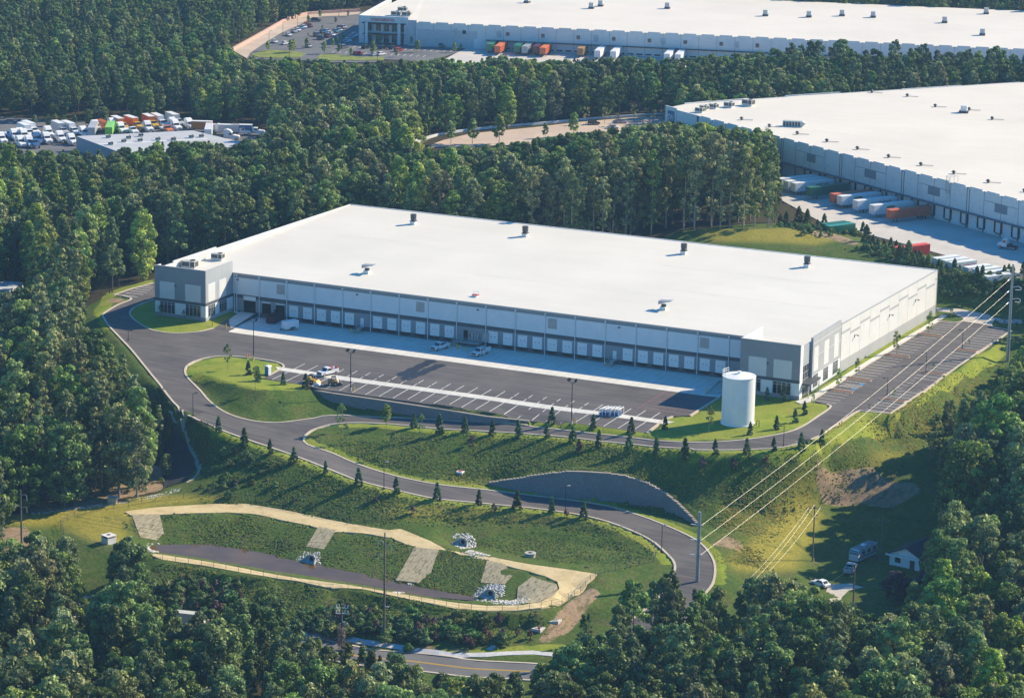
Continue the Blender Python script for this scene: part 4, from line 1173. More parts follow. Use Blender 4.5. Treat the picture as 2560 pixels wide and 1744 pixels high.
for zz in (.55, 1.1): mb.tube([(p[0], p[1], th + zz) for p in pts], .05)
for p in pts: mb.tube([(p[0], p[1], th), (p[0], p[1], th + 1.1)], .05)
mb.build('guard_rail', WHITE, TK)
mb = MB(); a = rad(200); cx, cy = math.cos(a) * (tr + .25), math.sin(a) * (tr + .25); tx, ty = -math.sin(a) * .22, math.cos(a) * .22
mb.tube([(cx + tx, cy + ty, 2.2), (cx + tx, cy + ty, th + 1)], .04); mb.tube([(cx - tx, cy - ty, 2.2), (cx - tx, cy - ty, th + 1)], .04)
for k in range(30): mb.tube([(cx + tx, cy + ty, 2.4 + .32 * k), (cx - tx, cy - ty, 2.4 + .32 * k)], .02)
mb.build('ladder', DKSTEEL, TK)
mb = MB(); mb.tube([(tr - .1, -1, .4), (tr + 1.3, -1.1, .4), (tr + 1.3, -1.1, 1.5), (tr + 2.0, -1.3, 1.5), (tr + 2.0, -1.3, 0)], .09); mb.tube([(tr + .6, -1.0, .4), (tr + .6, -1, 0)], .07)
mb.build('pipe', DKSTEEL, TK)
for k in range(12):
    pass

# rooftop equipment of the new warehouse
def drum_vent(name, loc, label, rz=0):
    r = thing(name, label, 'roof vent', loc, rz, 'black drum vents along the back of the warehouse roof')
    MB().box(-.75, .75, -.75, .75, 0, .9).build('curb', WHITE, r)
    m = MB(); m.box(-.85, .85, -.85, .85, .9, 1.05); m.cyl((0, 0, 1.05), (0, 0, 1.6), .55, .85, n=16); m.cyl((0, 0, 1.6), (0, 0, 3.0), .85, .9, n=16); m.build('drum', DKSTEEL, r)
    for s1, s2 in ((-1, -1), (1, -1), (1, 1), (-1, 1)): m = MB(); m.cyl((s1 * .7, s2 * .7, .9), (s1 * .55, s2 * .55, 1.9), .05); m.build('bracket', STEEL, r)
    return r
for (x, y), lb in zip(((17.5, 74.5), (53.0, 75.1), (101.6, 75.7), (137.7, 76.7)), ('westernmost', 'second from the west', 'third from the west', 'easternmost')):
    drum_vent('drum_vent', (x, y, zr(y)), 'black drum vent at the back of the white roof, ' + lb)
for (x, y), lb in zip(((33.0, 15.9), (120.0, 15.9)), ('above the western dock doors', 'above the eastern dock doors')):
    r = thing('hooded_vent', 'silver hooded vent with a tilted lid on the white roof ' + lb, 'roof vent', (x, y, zr(y)), 0, 'hooded vents near the dock edge of the roof')
    MB().box(-.8, .8, -.8, .8, 0, .8).build('curb', WHITE, r)
    m = MB(); m.cyl((0, 0, .8), (0, 0, 1.4), .7, n=12); m.build('neck', DKSTEEL, r)
    m = MB(); m.yprism([(-1.2, 1.4), (1.0, 2.2), (2.3, 2.5), (2.3, 2.65), (.9, 2.5), (-1.2, 2.4)], -.95, .95); m.build('hood', STEEL, r)
r = thing('roof_hatch', 'small red roof hatch with a white rail on the edge of the roof', 'roof hatch', (70.3, 6, zr(6)))
m = MB(); m.box(-.7, .7, -.6, .6, 0, .45); m.build('curb', WHITE, r)
m = MB(); m.box(-.7, 1.0, -.62, .62, .5, .62); m.build('lid', REDM, r)
m = MB(); m.tube([(-.8, .7, 0), (-.8, .7, 1.2), (.8, .7, 1.2), (.8, .7, 0)], .05); m.build('rail', WHITE, r)
def rtu(name, loc, label, rz=0, s=1.0, group=None):
    r = thing(name, label, 'rooftop unit', loc, rz, group)
    MB().box(-1.4 * s, 1.4 * s, -.9 * s, .9 * s, 0, .35 * s).build('curb', WHITE, r)
    m = MB(); m.box(-1.5 * s, 1.5 * s, -1 * s, 1 * s, .35 * s, 1.75 * s); m.build('casing', pm('unit_beige', (.50, .48, .42), .6), r)
    m = MB(); m.box(.55 * s, 1.45 * s, -1.02 * s, -1.0 * s, .6 * s, 1.6 * s); m.box(-1.3 * s, .3 * s, -1.02 * s, -1.0 * s, .7 * s, 1.5 * s); m.box(1.5 * s, 1.52 * s, -.8 * s, .8 * s, .6 * s, 1.6 * s); m.build('grille', DKSTEEL, r)
    m = MB(); m.cyl((.7 * s, 0, 1.75 * s), (.7 * s, 0, 1.95 * s), .5 * s, n=12); m.build('fan', DKSTEEL, r)
    return r
rtu('rooftop_unit', (-12.4, -1.5, 11.55), 'large beige rooftop unit at the front of the west tower roof', .1, 1.35)
rtu('rooftop_unit', (-10.9, 11.0, zr(11)), 'smaller beige rooftop unit behind the other on the west tower roof', .1, 1.1)
# ================================================================ neighbouring buildings
def text_part(body, size, mat, parent, loc, rot, name='lettering', depth=.06, width=None, bold=.0):
    cu = bpy.data.curves.new(name, 'FONT'); cu.body = body; cu.size = size; cu.extrude = depth; cu.align_x = 'CENTER'; cu.offset = bold
    tmp = bpy.data.objects.new('tmp_text', cu); COL.objects.link(tmp)
    bpy.context.view_layer.update()
    dg = bpy.context.evaluated_depsgraph_get()
    me = bpy.data.meshes.new_from_object(tmp.evaluated_get(dg), depsgraph=dg)
    bpy.data.objects.remove(tmp)
    me.materials.clear(); me.materials.append(mat)
    o = link(name, me, parent); o.location = loc; o.rotation_euler = rot
    if width:
        xs = [v.co.x for v in me.vertices]; k = width / (max(xs) - min(xs))
        for v in me.vertices: v.co.x *= k
    return o
def panelwall(mb, u0, pitch, n, v, zb, ztop, cols=(LT_, MD_), notch=.75, groups=None):
    for k in range(n):
        a = u0 + pitch * k + .05; b = u0 + pitch * (k + 1) - .05
        mb.mi = cols[0]
        prof = [(a, zb), (b, zb), (b, ztop - notch), (b - .5, ztop - notch), (b - 1.1, ztop - .15 if False else ztop - notch * .35), (b - 1.1, ztop), (a + 1.1, ztop), (a + 1.1, ztop - notch * .35), (a + .5, ztop - notch), (a, ztop - notch)]
        mb.yprism(prof, v, v + .35)
        mb.mi = cols[1]; mb.box(b - .02, b + .12, v - .03, v, zb, ztop - notch - .1)
U2 = np.array([0.83927431, -0.54370822]); V2 = np.array([0.54370822, 0.83927431]); O2 = np.array([12.806, 283.047])
def w2(u, v): return O2 + U2 * u + V2 * v
B2 = thing('distribution_centre', 'huge cream-roofed distribution centre with trailers at its notched dock wall, upper right', 'warehouse', (O2[0], O2[1], 4.4), math.atan2(U2[1], U2[0]))
G2 = [pm('tilt_panel_grey', (.66, .68, .68), .85, var=.06, dirt=.15), pm('joint_grey', (.13, .15, .18), .8), pm('panel_blue_grey', (.22, .25, .29), .85), pm('dark_trim', (.06, .065, .075), .7), pm('panel_white', (.66, .67, .66), .7)]
mb = MB()
panelwall(mb, 20.0, 7.9, 34, -1.5, -1, 13.0, (0, 1))
mb.mi = 2
for u in (99.6, 131.2, 162.8, 194.4, 68.0): mb.box(u - .55, u + .55, -1.35, -1.2, -1, 12.6); mb.mi = 1; mb.box(u - .7, u - .5, -1.62, -1.5, -1, 12.4); mb.box(u + .4, u + .6, -1.62, -1.5, -1, 12.4); mb.mi = 2
for u in (83.2, 114.8, 146.4, 178.0, 209.6):
    mb.mi = 2; mb.box(u - 2.9, u - .15, -1.56, -1.5, 7.2, 9.8); mb.box(u + .15, u + 2.9, -1.56, -1.5, 7.2, 9.8)
    mb.mi = 1; mb.box(u - 7.7, u + 7.7, -1.54, -1.5, 9.85, 9.98)
mb.mi = 0; mb.box(246, 288.4, -1.5, -1.2, -1, 12)
mb.build('dock_wall', G2, B2)
mb = MB(); mb.mi = 4; mb.box(0, 6.6, -1.6, -1.2, .0, 13.4); mb.mi = 0; mb.box(6.6, 18.6, -1.4, -1.0, 0, 12.8); mb.mi = 3; mb.box(0, 6.6, -1.62, -1.6, -1, 1.6); mb.mi = 1; mb.box(18.6, 20.0, -1.3, -1, 0, 12.6)
 
mb.build('office_wall', G2, B2)
mb = MB(); mb.add([(0.2, -1.19, 12.5), (288, -1.19, 12.5), (288, 150, 12.5), (12, 154, 12.5), (-.5, 58, 12.5), (-3.5, 9, 12.5)], [(0, 1, 2, 3, 4, 5)])
mb.add([(0.2, -1.19, 0), (0.2, -1.19, 12.5), (-3.5, 9, 12.5), (-3.5, 9, 0), (-.5, 58, 12.5), (-.5, 58, 0), (12, 154, 12.5), (12, 154, 0)], [(0, 3, 2, 1), (3, 5, 4, 2), (5, 7, 6, 4)])
mb.build('roof', ROOFW, B2)
mb = MB(); mb.box(-3.7, -3.2, 9, 20, 12.3, 12.9); mb.box(-3.4, -2.9, 20, 36, 12.3, 12.75)
for k, (a, b) in enumerate(((36, 52), (52, 75), (75, 100), (100, 126), (126, 152))):
    u = -2.3 + (a - 36) * .118 if a > 55 else -1.8
    mb.add([(u, a, 12.3), (u + (b - a) * .11, b, 12.3), (u + (b - a) * .11 + .4, b, 12.3), (u + .4, a, 12.3), (u, a, 12.62 + .2 * (k % 2)), (u + (b - a) * .11, b, 12.62 + .2 * (k % 2)), (u + (b - a) * .11 + .4, b, 12.62 + .2 * (k % 2)), (u + .4, a, 12.62 + .2 * (k % 2))],
           [(0, 3, 2, 1), (4, 5, 6, 7), (0, 1, 5, 4), (1, 2, 6, 5), (2, 3, 7, 6), (3, 0, 4, 7)])
mb.build('parapet', G2[4], B2)
mb = MB(); mb.box(68, 288, -3.0, -1.65, 4.75, 5.0)
for k in range(28): mb.box(68 + 7.9 * k - .12, 68 + 7.9 * k + .12, -1.9, -1.66, -.2, 4.75)
mb.build('canopy', [G2[1]], B2)
mb = MB(); mb.box(-1.4, 1.4, -.06, 0, 1.2, 4.3); mb.mi = 1; mb.box(-1.75, -1.4, -.4, 0, 1.0, 4.6); mb.box(1.4, 1.75, -.4, 0, 1.0, 4.6); mb.box(-1.75, 1.75, -.4, 0, 4.3, 4.65); mb.mi = 2; mb.box(-1.2, 1.2, -.3, 0, .7, 1.0)
dd = mb.build('dock_door', [G2[0], BLACK, DKSTEEL], B2)
for k in range(17):
    o = dd if k == 0 else dd.copy()
    if k: COL.objects.link(o); o.parent = B2
    o.location = (82.6 + 7.9 * k, -1.52, 0)
for u in (78.6 + 2, 90.5, 139.8, 153.2, 185, 201):
    mb = MB(); mb.box(-.9, .9, -.08, -.001, 6.8, 9.9); mb.mi = 1; mb.box(-.06, .06, -.1, -.08, 6.8, 9.9); mb.box(-.9, .9, -.1, -.08, 8.3, 8.42)
    o = mb.build('window', [pm('pale_glazing', (.55, .6, .62), .3), G2[0]], B2); o.location = (u, -1.5, 0)
mb = MB(); mb.box(-2.0, 2.0, -.12, 0, -2.4, 2.4)
o = mb.build('sign_panel', [pm('sign_blue', (.02, .12, .25), .5)], B2); o.location = (3.6, -1.62, 9.6)
text_part('SW', 3.0, WHITE, o, (0, -.2, -.9), (rad(90), 0, 0), width=3.4, bold=.03)
mb = MB(); mb.box(-2.0, 2.0, -.16, -.121, -2.35, -1.3); mb.build('teal_band', pm('sign_teal', (.03, .32, .38), .5), o)
for u in (9.2, 15.3):
    mb = MB(); mb.box(-.35, .35, -.05, -.001, 7.4, 8.6); o = mb.build('window', [GLASS], B2); o.location = (u, -1.4, 0)
mb = MB(); mb.box(-1.5, 1.5, -.05, -.001, 7.1, 9.0); mb.mi = 1; mb.box(-1.1, 1.1, -.07, -.05, 7.4, 8.7); o = mb.build('window', [pm('teal_frame', (.1, .35, .4), .5), G2[4]], B2); o.location = (12.2, -1.4, 0)
mb = MB()
for u in (152.2, 154.0): mb.tube([(u, -1.7, 9.0), (u, -1.7, 14.4)], .07); mb.tube([(u, -1.7, 14.4), (u, 1.5, 14.4), (u, 1.5, 12.5)], .06)
for z in np.arange(9.2, 14.4, .5): mb.tube([(152.2, -1.7, z), (154, -1.7, z)], .05)
mb.build('roof_ladder', STEEL, B2)

# small vents and units on that roof
def on2(u, v, z=12.5): q = w2(u, v); return (q[0], q[1], 4.4 + z)
NTH = ['first', 'second', 'third', 'fourth', 'fifth', 'sixth', 'seventh', 'eighth', 'ninth', 'tenth', 'eleventh']
pt = thing('pipe_vent', 'small hooded vent', 'roof vent', (0, 0, 0), 0, 'small hooded vents dotted over the cream roof')
m = MB(); m.cyl((0, 0, 0), (0, 0, .6), .4, n=8); m.cyl((0, 0, .6), (0, 0, 1.1), .8, .35, n=10); m.build('cowl', DKSTEEL, pt)
m = MB(); m.box(.4, 4.0, -.09, .09, .14, .3); m.build('drain_pipe', STEEL, pt)
v2 = [(5.9, 85.8), (18.5, 92.1), (40.8, 86.6), (51.8, 92.9), (70.5, 87.4), (32.1, 7.9), (47.9, 8), (63.5, 8.0), (79.5, 8.1), (95.2, 8.5), (111.3, 8.5), (127.1, 8.9), (143.0, 9.1), (159.3, 9.2), (176, 9.3)]
for k, (u, v) in enumerate(v2):
    lab = ('small grey vent by the dock edge of the cream roof, %s from the left' % NTH[k - 5]) if v < 20 else ('small grey vent in the middle of the cream roof, %s from the left' % NTH[k])
    if k == 0: pt.location = on2(u, v); pt.rotation_euler = (0, 0, rad(12)); pt['label'] = lab
    else: dup(pt, on2(u, v), rad(12), lab)
for (u, v), s_, lb in zip(((13.1, 3.9), (9.8, 8.1), (8.5, 13.1), (8.9, 19.5), (9.2, 27.7)), (1, 1, 1, 1.1, 1.35),
        ('nearest the blue sign', 'second from the blue sign', 'third from the blue sign', 'fourth from the blue sign', 'largest and farthest from the sign')):
    rtu('rooftop_unit', on2(u, v), 'grey rooftop unit on the cream roof, ' + lb, rad(-10), s_, 'rooftop units behind the blue sign')
r = thing('ventilation_housing', 'long low pale housing with louvred side near the edge of the cream roof', 'roof housing', on2(50.3, 15.9), rad(14))
m = MB(); m.yprism([(-3.2, 0), (3.4, 0), (4.6, 1.3), (3.4, 2.0), (-3.2, 2.0)], -1.1, 1.1); m.build('casing', pm('housing_grey', (.42, .44, .42), .6), r)
m = MB()
for k in range(6): m.box(-2.9 + k * 1.0, -2.3 + k * 1.0, -1.14, -1.1, .3, 1.7)
m.build('louvre', DKSTEEL, r)
r = thing('exhaust_fan', 'square white exhaust fan on a dark curb far out on the cream roof', 'roof fan', on2(54.8, 87.9), .2)
m = MB(); m.box(-1.6, 1.6, -1.4, 1.4, 0, .7); m.build('curb', DKSTEEL, r); m = MB(); m.box(-1.1, 1.1, -1, 1, .7, 2.6); m.build('casing', WHITE2, r)

# --- the long warehouse at the top
U3 = np.array([0.97023916, 0.24214867]); V3 = np.array([-0.24214867, 0.97023916]); O3 = np.array([-199.447, 453.386])
def w3(u, v): return O3 + U3 * u + V3 * v
B3 = thing('distant_warehouse', 'long pale warehouse with red lettering on its office front at the top of the picture', 'warehouse', (O3[0], O3[1], 2.0), math.atan2(U3[1], U3[0]))
G3 = [pm('panel_beige_grey', (.68, .68, .66), .85, var=.05, dirt=.12), pm('joint_grey3', (.26, .28, .30), .8), pm('panel_grey3', (.50, .52, .53), .85), BLACK, pm('panel_pale3', (.66, .67, .67), .7)]
mb = MB(); panelwall(mb, 25.4, 7.6, 42, -3, -1, 10.6, (0, 1), .8); mb.mi = 2; mb.box(26, 52, -3.04, -3, -.5, 7.4); mb.box(43, 47, -3.06, -3.04, -.5, 4.6)
mb.build('dock_wall', G3, B3)
mb = MB()
mb.mi = 4; mb.box(0, 21.5, -.4, 0, 8.4, 11.8); mb.box(0, 2.0, -.4, 0, -1, 8.4); mb.box(19.5, 21.5, -.4, 0, -1, 8.4)
mb.mi = 2; mb.box(2.0, 19.5, 2.0, 2.3, -1, 8.4); mb.mi = 3; mb.box(2.0, 19.5, 0, 2, 8.2, 8.39)
mb.mi = 4; mb.box(2.0, 19.5, 1.9, 2.0, 3.6, 4.6)
for u in (5.6, 9.0, 12.6, 15.9): mb.box(u, u + 1.0, 1.85, 1.9, -1, 8.2)
mb.mi = 2; mb.box(21.5, 25.4, -2.0, -1.7, -1, 10.9); mb.mi = 2; mb.box(-.4, 0, -.4, 60, -1, 11.8)
mb.build('office_front', G3, B3)
for k, (u, z) in enumerate([(u, z) for z in (.2, 5.0) for u in (2.6, 6.7, 10.2, 13.7, 17.0)]):
    if (u, z) == (10.2, .2): continue
    mb = MB(); win(mb, 'x', 0, 2.2, 0, 0, 2.9, 2, -1, .6); o = mb.build('window', [GL2, FRM], B3); o.location = (u, 1.88, z)
mb = MB(); win(mb, 'x', 0, 2.4, 0, 0, 3.2, 3, -1, .75); o = mb.build('entrance_door', [GL2, WHITE], B3); o.location = (10.1, 1.88, 0)
for u in (3.2, 17.6):
    mb = MB(); mb.box(-.6, .6, -1.6, -.5, -.5, 9.0); o = mb.build('column', [G3[4]], B3); o.location = (u, 0, 0)
mb = MB(); mb.box(1.5, 20, -1.2, 1.9, 3.9, 4.2); mb.box(1.2, 20.3, -1.0, -.41, 8.5, 9.0); mb.build('canopy', [G3[3]], B3)
text_part('S.P.RICHARDS CO.', 1.7, REDM, B3, (10.2, -.46, 9.7), (rad(90), 0, 0), width=10.6, bold=.03)
mb = MB(); mb.add([(-.2, 0, 10.4), (21.5, 0, 10.4), (25.4, -1.7, 10.2), (25.6, -2.64, 10.0), (344, -2.64, 10.0), (344, 118, 10.3), (4, 118, 10.3)], [(0, 1, 2, 3, 4, 5, 6)])
mb.add([(344, -2.6, -1), (344, -2.6, 10), (344, 118, 10.3), (344, 118, -1), (4, 118, -1), (4, 118, 10.3)], [(0, 3, 2, 1), (3, 4, 5, 2)])
mb.build('roof', ROOFW, B3)
mb = MB(); mb.box(56, 344, -4.6, -3.05, 3.9, 4.15); mb.build('canopy', [G3[3]], B3)
wn_ = MB(); wn_.box(-.75, .75, -.06, -.001, 6.1, 7.7)
w0 = None
for k in (1, 4, 6, 8, 10, 12, 14, 16, 18, 20, 22):
    u = 33 + 7.6 * k + (5.8 if k == 1 else 1.9)
    if w0 is None: w0 = wn_.build('window', [GLASS], B3); o = w0
    else: o = w0.copy(); COL.objects.link(o); o.parent = B3
    o.location = (u, -3.04, 0)
l0 = None
for u in (33 + 7.6 + 1.9, 33 + 22.8 + 5.8, 33 + 22.8 + 7.6 - 7.6 + 0, 33 + 68.4 + 1.9, 33 + 98.8, 33 + 130, 33 + 160):
    if u == 33 + 22.8: continue
    if l0 is None:
        m = MB(); m.box(-1.1, 1.1, -.06, -.001, 5.4, 8.2); m.mi = 1; m.box(-1.1, 1.1, -.08, -.06, 6.7, 6.85); m.box(-.05, .05, -.08, -.06, 5.4, 8.2)
        l0 = m.build('louvre', [G3[2], G3[1]], B3); o = l0
    else: o = l0.copy(); COL.objects.link(o); o.parent = B3
    o.location = (u, -3.04, 0)
m = MB(); m.box(-1.9, 1.9, -.08, -.001, -.3, 4.3); o = m.build('drive_in_door', [G3[4]], B3); o.location = (52.6, -3.06, 0)
m = MB(); m.box(-1.25, 1.25, -.06, -.001, 1.2, 3.7); m.mi = 1; m.box(-1.25, 1.25, -.12, -.06, .6, 1.15)
d0_ = m.build('dock_door', [G3[4], BLACK], B3)
for k in range(40):
    o = d0_ if k == 0 else d0_.copy()
    if k: COL.objects.link(o); o.parent = B3
    o.location = (57.4 + 3.8 * k, -3.0, 0)
def on3(u, v, z=10.1): q = w3(u, v); return (q[0], q[1], 2 + z)
pv = thing('roof_fan', 'boxy white fan', 'roof fan', (0, 0, 0), 0, 'boxy fans on the roof of the long warehouse')
m = MB(); m.box(-1.2, 1.2, -1.2, 1.2, 0, .9); m.build('curb', DKSTEEL, pv); m = MB(); m.box(-1.0, 1.0, -1.0, 1.0, .9, 2.8); m.build('casing', pm('fan_grey', (.45, .46, .45), .6), pv)
for k, (u, v) in enumerate([(59.2, 73.4), (90, 63.8), (92.7, 72.7), (122.5, 74.6), (167.4, 64.8), (186.3, 66.9), (200.1, 75.6), (213.8, 75), (245.4, 68), (261.9, 102.5), (263.1, 34.8)]):
    lab = 'boxy grey fan on the roof of the long distant warehouse, %s from the left' % NTH[k]
    if k == 0: pv.location = on3(u, v); pv['label'] = lab
    else: dup(pv, on3(u, v), 0.24, lab)
for (u, v), lb in zip(((12.5, 27.3), (12.7, 13.4), (17.4, 13.4)), ('farthest behind the red lettering', 'left behind the red lettering', 'right behind the red lettering')):
    rtu('rooftop_unit', on3(u, v), 'grey rooftop unit on the long warehouse, ' + lb, .25, 1.3, 'units on the office end of the long warehouse')

# --- truck depot building
DA, DB = np.array([-170.0, 185.5]), np.array([-137.5, 164.9]); dv = np.array([26.7, 28.4])
dc = (DA + DB) / 2
DEP = thing('depot_building', 'low flat grey-roofed truck depot half hidden behind the trees on the left', 'depot', (dc[0], dc[1], 0))
def dl(p): return (p[0] - dc[0], p[1] - dc[1])
Q4 = [dl(DA), dl(DB), dl(DB + dv * 1.25), dl(DA + dv * 1.08)]
mb = MB(); mb.prism([tuple(q) for q in Q4], -1, 5.0); mb.build('wall', pm('depot_wall', (.30, .33, .36), .8), DEP)
mb = MB(); mb.prism([tuple(np.array(q) * .985) for q in Q4], 5.0, 5.08); mb.build('roof', pm('depot_roof', (.42, .43, .44), .7, scale=.1, var=.1, dirt=.2), DEP)
mb = MB(); a = np.array(dl(DA + (DB - DA) * .45)); b = a + dv * 1.0
mb.add([(a[0], a[1], 5.09), (b[0], b[1], 5.09), (b[0] + .8, b[1] - .5, 5.09), (a[0] + .8, a[1] - .5, 5.09)], [(3, 2, 1, 0)]); mb.build('roof_strip', WHITE, DEP)
for k, (f_, x, y) in enumerate([('1', 715, 935), ('1', 800, 918), ('1', 905, 912), ('1', 1020, 905), ('1', 700, 890), ('1', 910, 880), ('1', 830, 895), ('1', 1120, 905), ('1', 1235, 890), ('1', 1300, 885)]):
    q = at(f_, x, y, 5.1)
    rtu('rooftop_unit', (q[0], q[1], 5.09), 'small unit on the depot roof, ' + ('at the front left', 'second in the front row', 'third in the front row', 'fourth in the front row', 'at the left rear', 'third in the rear row', 'second in the rear row', 'fifth in the front row', 'sixth in the front row', 'at the far right')[k], .5, .6, 'small units on the depot roof')
# white sheds at the left edge
for k, (pts, z, lb) in enumerate([([(0, 352), (150, 362), (120, 400), (0, 395)], 0, 'white flat-roofed shed among the trees at the far left edge'), ]):
    q = [at('4', p[0], p[1], -1.0)[:2] for p in pts]; c_ = np.mean(q, 0)
    r = thing('shed', lb, 'shed', (c_[0], c_[1], -6))
    c0 = at('4', 60, 352, -1)[:2]; d0 = at('4', 150, 362, -1)[:2] - at('4', 0, 352, -1)[:2]
    p0 = at('4', 150, 360, -1.0)[:2]; T_ = d0 / np.linalg.norm(d0); N_ = np.array([-T_[1], T_[0]])
    poly = [p0, p0 - T_ * 28, p0 - T_ * 28 - N_ * 11, p0 - N_ * 11]
    m = MB(); m.prism([tuple(p - c_) for p in poly], -2, 4.6); m.build('wall', WHITE2, r)
    m = MB(); m.prism([tuple(p - c_) for p in poly], 4.6, 4.9); m.build('roof', pm('shed_roof', (.45, .47, .5), .6), r)
# --- the small house low on the right
hq = gnd('9', 1560, 745)
HS = thing('house', 'small white-gabled house with a dark roof in the shade of the trees', 'house', tuple(hq), rad(-12))
mb = MB(); mb.box(-4.2, 4.2, 0, 11, -.5, 2.8); mb.build('wall', WHITE2, HS)
mb = MB(); mb.add([(-4.2, -.02, 2.8), (4.2, -.02, 2.8), (0, -.02, 4.6), (-4.2, .2, 2.8), (4.2, .2, 2.8), (0, .2, 4.6)], [(0, 1, 2), (5, 4, 3), (0, 3, 4, 1)]); mb.build('gable', WHITE, HS)
mb = MB()
for s_ in (-1, 1):
    mb.add([(s_ * 4.8, -.6, 2.5), (0, -.6, 4.75), (0, 11.6, 4.75), (s_ * 4.8, 11.6, 2.5), (s_ * 4.8, -.6, 2.7), (0, -.6, 4.95), (0, 11.6, 4.95), (s_ * 4.8, 11.6, 2.7)], [(0, 1, 2, 3), (4, 7, 6, 5), (0, 4, 5, 1), (2, 6, 7, 3), (0, 3, 7, 4)])
mb.build('roof', pm('dark_shingle', (.03, .035, .045), .9), HS)
mb = MB(); mb.box(-2.8, -1.4, -.06, -.021, .9, 2.2); mb.build('window', GLASS, HS); mb = MB(); mb.box(1.0, 2.2, -.06, -.021, -.3, 2.1); mb.build('door', DKSTEEL, HS)
mb = MB(); mb.box(-4.9, 4.9, -.75, -.61, 2.35, 2.75); mb.build('fascia', WHITE, HS)
NOTREE_HOUSE = hq
# ================================================================ vehicles
PAINTS = {}
def carpaint(nm, c):
    if nm not in PAINTS: PAINTS[nm] = pm('car_paint_' + nm, c, .28, .0, var=.03, spec=.6, dirt=.06)
    return PAINTS[nm]
CP = lambda n: carpaint(n, {'white': (.72, .72, .72), 'black': (.015, .016, .018), 'red': (.35, .02, .025), 'silver': (.42, .43, .45), 'blue': (.04, .11, .25), 'grey': (.12, .13, .14),
                            'teal': (.12, .25, .3), 'bright_blue': (.03, .25, .6), 'maroon': (.14, .02, .03), 'yellow': (.58, .34, .03), 'green': (.03, .2, .1), 'orange': (.65, .18, .03), 'lime': (.25, .6, .08), 'ochre': (.30, .17, .06)}[n])
WHM = {}
def wheel(par, x, y, r=.36, w=.24, name='wheel'):
    key = (r, w)
    if key not in WHM:
        m = MB(); m.cyl((0, -w / 2, 0), (0, w / 2, 0), r, n=14); a = m.build(name, RUBBER, par)
        m = MB(); m.cyl((0, -w / 2 - .012, 0), (0, w / 2 + .012, 0), r * .58, n=10); b = m.build('rim', CHROME, a)
        WHM[key] = (a.data, b.data)
    else:
        a = link(name, WHM[key][0], par); link('rim', WHM[key][1], a)
    a.location = (x, y, r)
    return a
def lights(par, x, ys, z, w=.32, h=.2):
    for y in ys:
        m = MB(); m.box(x - .03, x + .03, y - w / 2, y + w / 2, z - h / 2, z + h / 2); m.build('headlight', CHROME, par)
def veh_frame(f, r, name, label, cat, group=None, dz=0.0):
    """f, r: (frame,x,y) of the ground under the front and rear"""
    A = gnd(*f); B = gnd(*r); c = (A + B) / 2
    d = A - B
    pitch = 0
    return thing(name, label, cat, (c[0], c[1], hz(c[0], c[1]) + .08 + dz), math.atan2(d[1], d[0]), group)
def mk_pickup(root, col='white', open_door=False, load=False, flat=False, cap=False):
    W = .98
    m = MB()
    m.yprism([(-2.85, .45), (-2.85, 1.12), (-.75, 1.18), (1.15, 1.2), (2.6, 1.1), (2.88, .95), (2.88, .42)], -W, W)
    m.yprism([(-.72, 1.19), (-.6, 1.86), (-.35, 1.92), (.75, 1.92), (.85, 1.86), (1.28, 1.2)], -W + .04, W - .04, .14, 1.5)
    m.build('body', CP(col), root)
    m = MB()
    m.yprism([(.90, 1.80), (1.27, 1.25), (1.33, 1.25), (.95, 1.84)], -W + .2, W - .2)
    m.yprism([(-.50, 1.30), (-.46, 1.78), (.70, 1.78), (.98, 1.32)], -W + .0, -W + .13, 0); m.yprism([(-.50, 1.30), (-.46, 1.78), (.70, 1.78), (.98, 1.32)], W - .13, W - .0)
    m.box(-.70, -.62, -W + .25, W - .25, 1.3, 1.78)
    m.build('window', GLASS, root)
    m = MB(); m.box(-2.72, -.82, -W + .12, W - .12, 1.125, 1.165); m.build('bed', BLACK, root)
    if not flat:
        m = MB(); m.box(-2.85, -.78, -W, -W + .12, 1.12, 1.4); m.box(-2.85, -.78, W - .12, W, 1.12, 1.4); m.box(-2.85, -2.73, -W + .12, W - .12, 1.12, 1.38); m.build('bed_side', CP(col), root)
    m = MB(); m.box(2.86, 2.95, -.7, .7, .62, 1.0); m.build('grille', BLACK, root)
    m = MB(); m.box(2.86, 3.02, -W, W, .38, .6); m.box(-2.98, -2.85, -W, W, .42, .6); m.build('bumper', CHROME, root)
    lights(root, 2.9, (-.8, .8), .88)
    for x in (-1.85, 1.9):
        for y in (-.86, .86): wheel(root, x, y, .4, .26)
    if load:
        m = MB(); m.box(-2.2, -1.4, -.5, .4, 1.17, 1.7); m.mi = 1; m.box(-1.3, -.95, -.4, .5, 1.17, 2.0); m.cyl((-2.5, .5, 1.2), (-2.3, .5, 1.9), .2); m.build('load', [WHITE2, REDM], root)
    if open_door:
        m = MB(); m.box(.1, 1.1, .0, .07, .5, 1.25); m.box(.1, .95, .0, .05, 1.25, 1.8); o = m.build('door', CP(col), root); o.location = (.35, W + .02, 0); o.rotation_euler = (0, 0, rad(55))
    return root
def mk_service(root):
    mk_pickup(root, 'white', open_door=True, flat=True)
    m = MB(); m.box(-3.3, -.85, -1.1, -.72, .7, 1.75); m.box(-3.3, -.85, .72, 1.1, .7, 1.75); m.build('tool_locker', WHITE2, root)
    m = MB(); m.tube([(-3.2, -.9, 1.75), (-3.2, -.9, 2.3), (-3.2, .9, 2.3), (-3.2, .9, 1.75)], .05); m.tube([(-.95, -.9, 1.75), (-.95, -.9, 2.3), (-.95, .9, 2.3), (-.95, .9, 1.75)], .05); m.tube([(-3.2, .9, 2.3), (-.95, .9, 2.3)], .05); m.build('ladder_rack', BLACK, root)
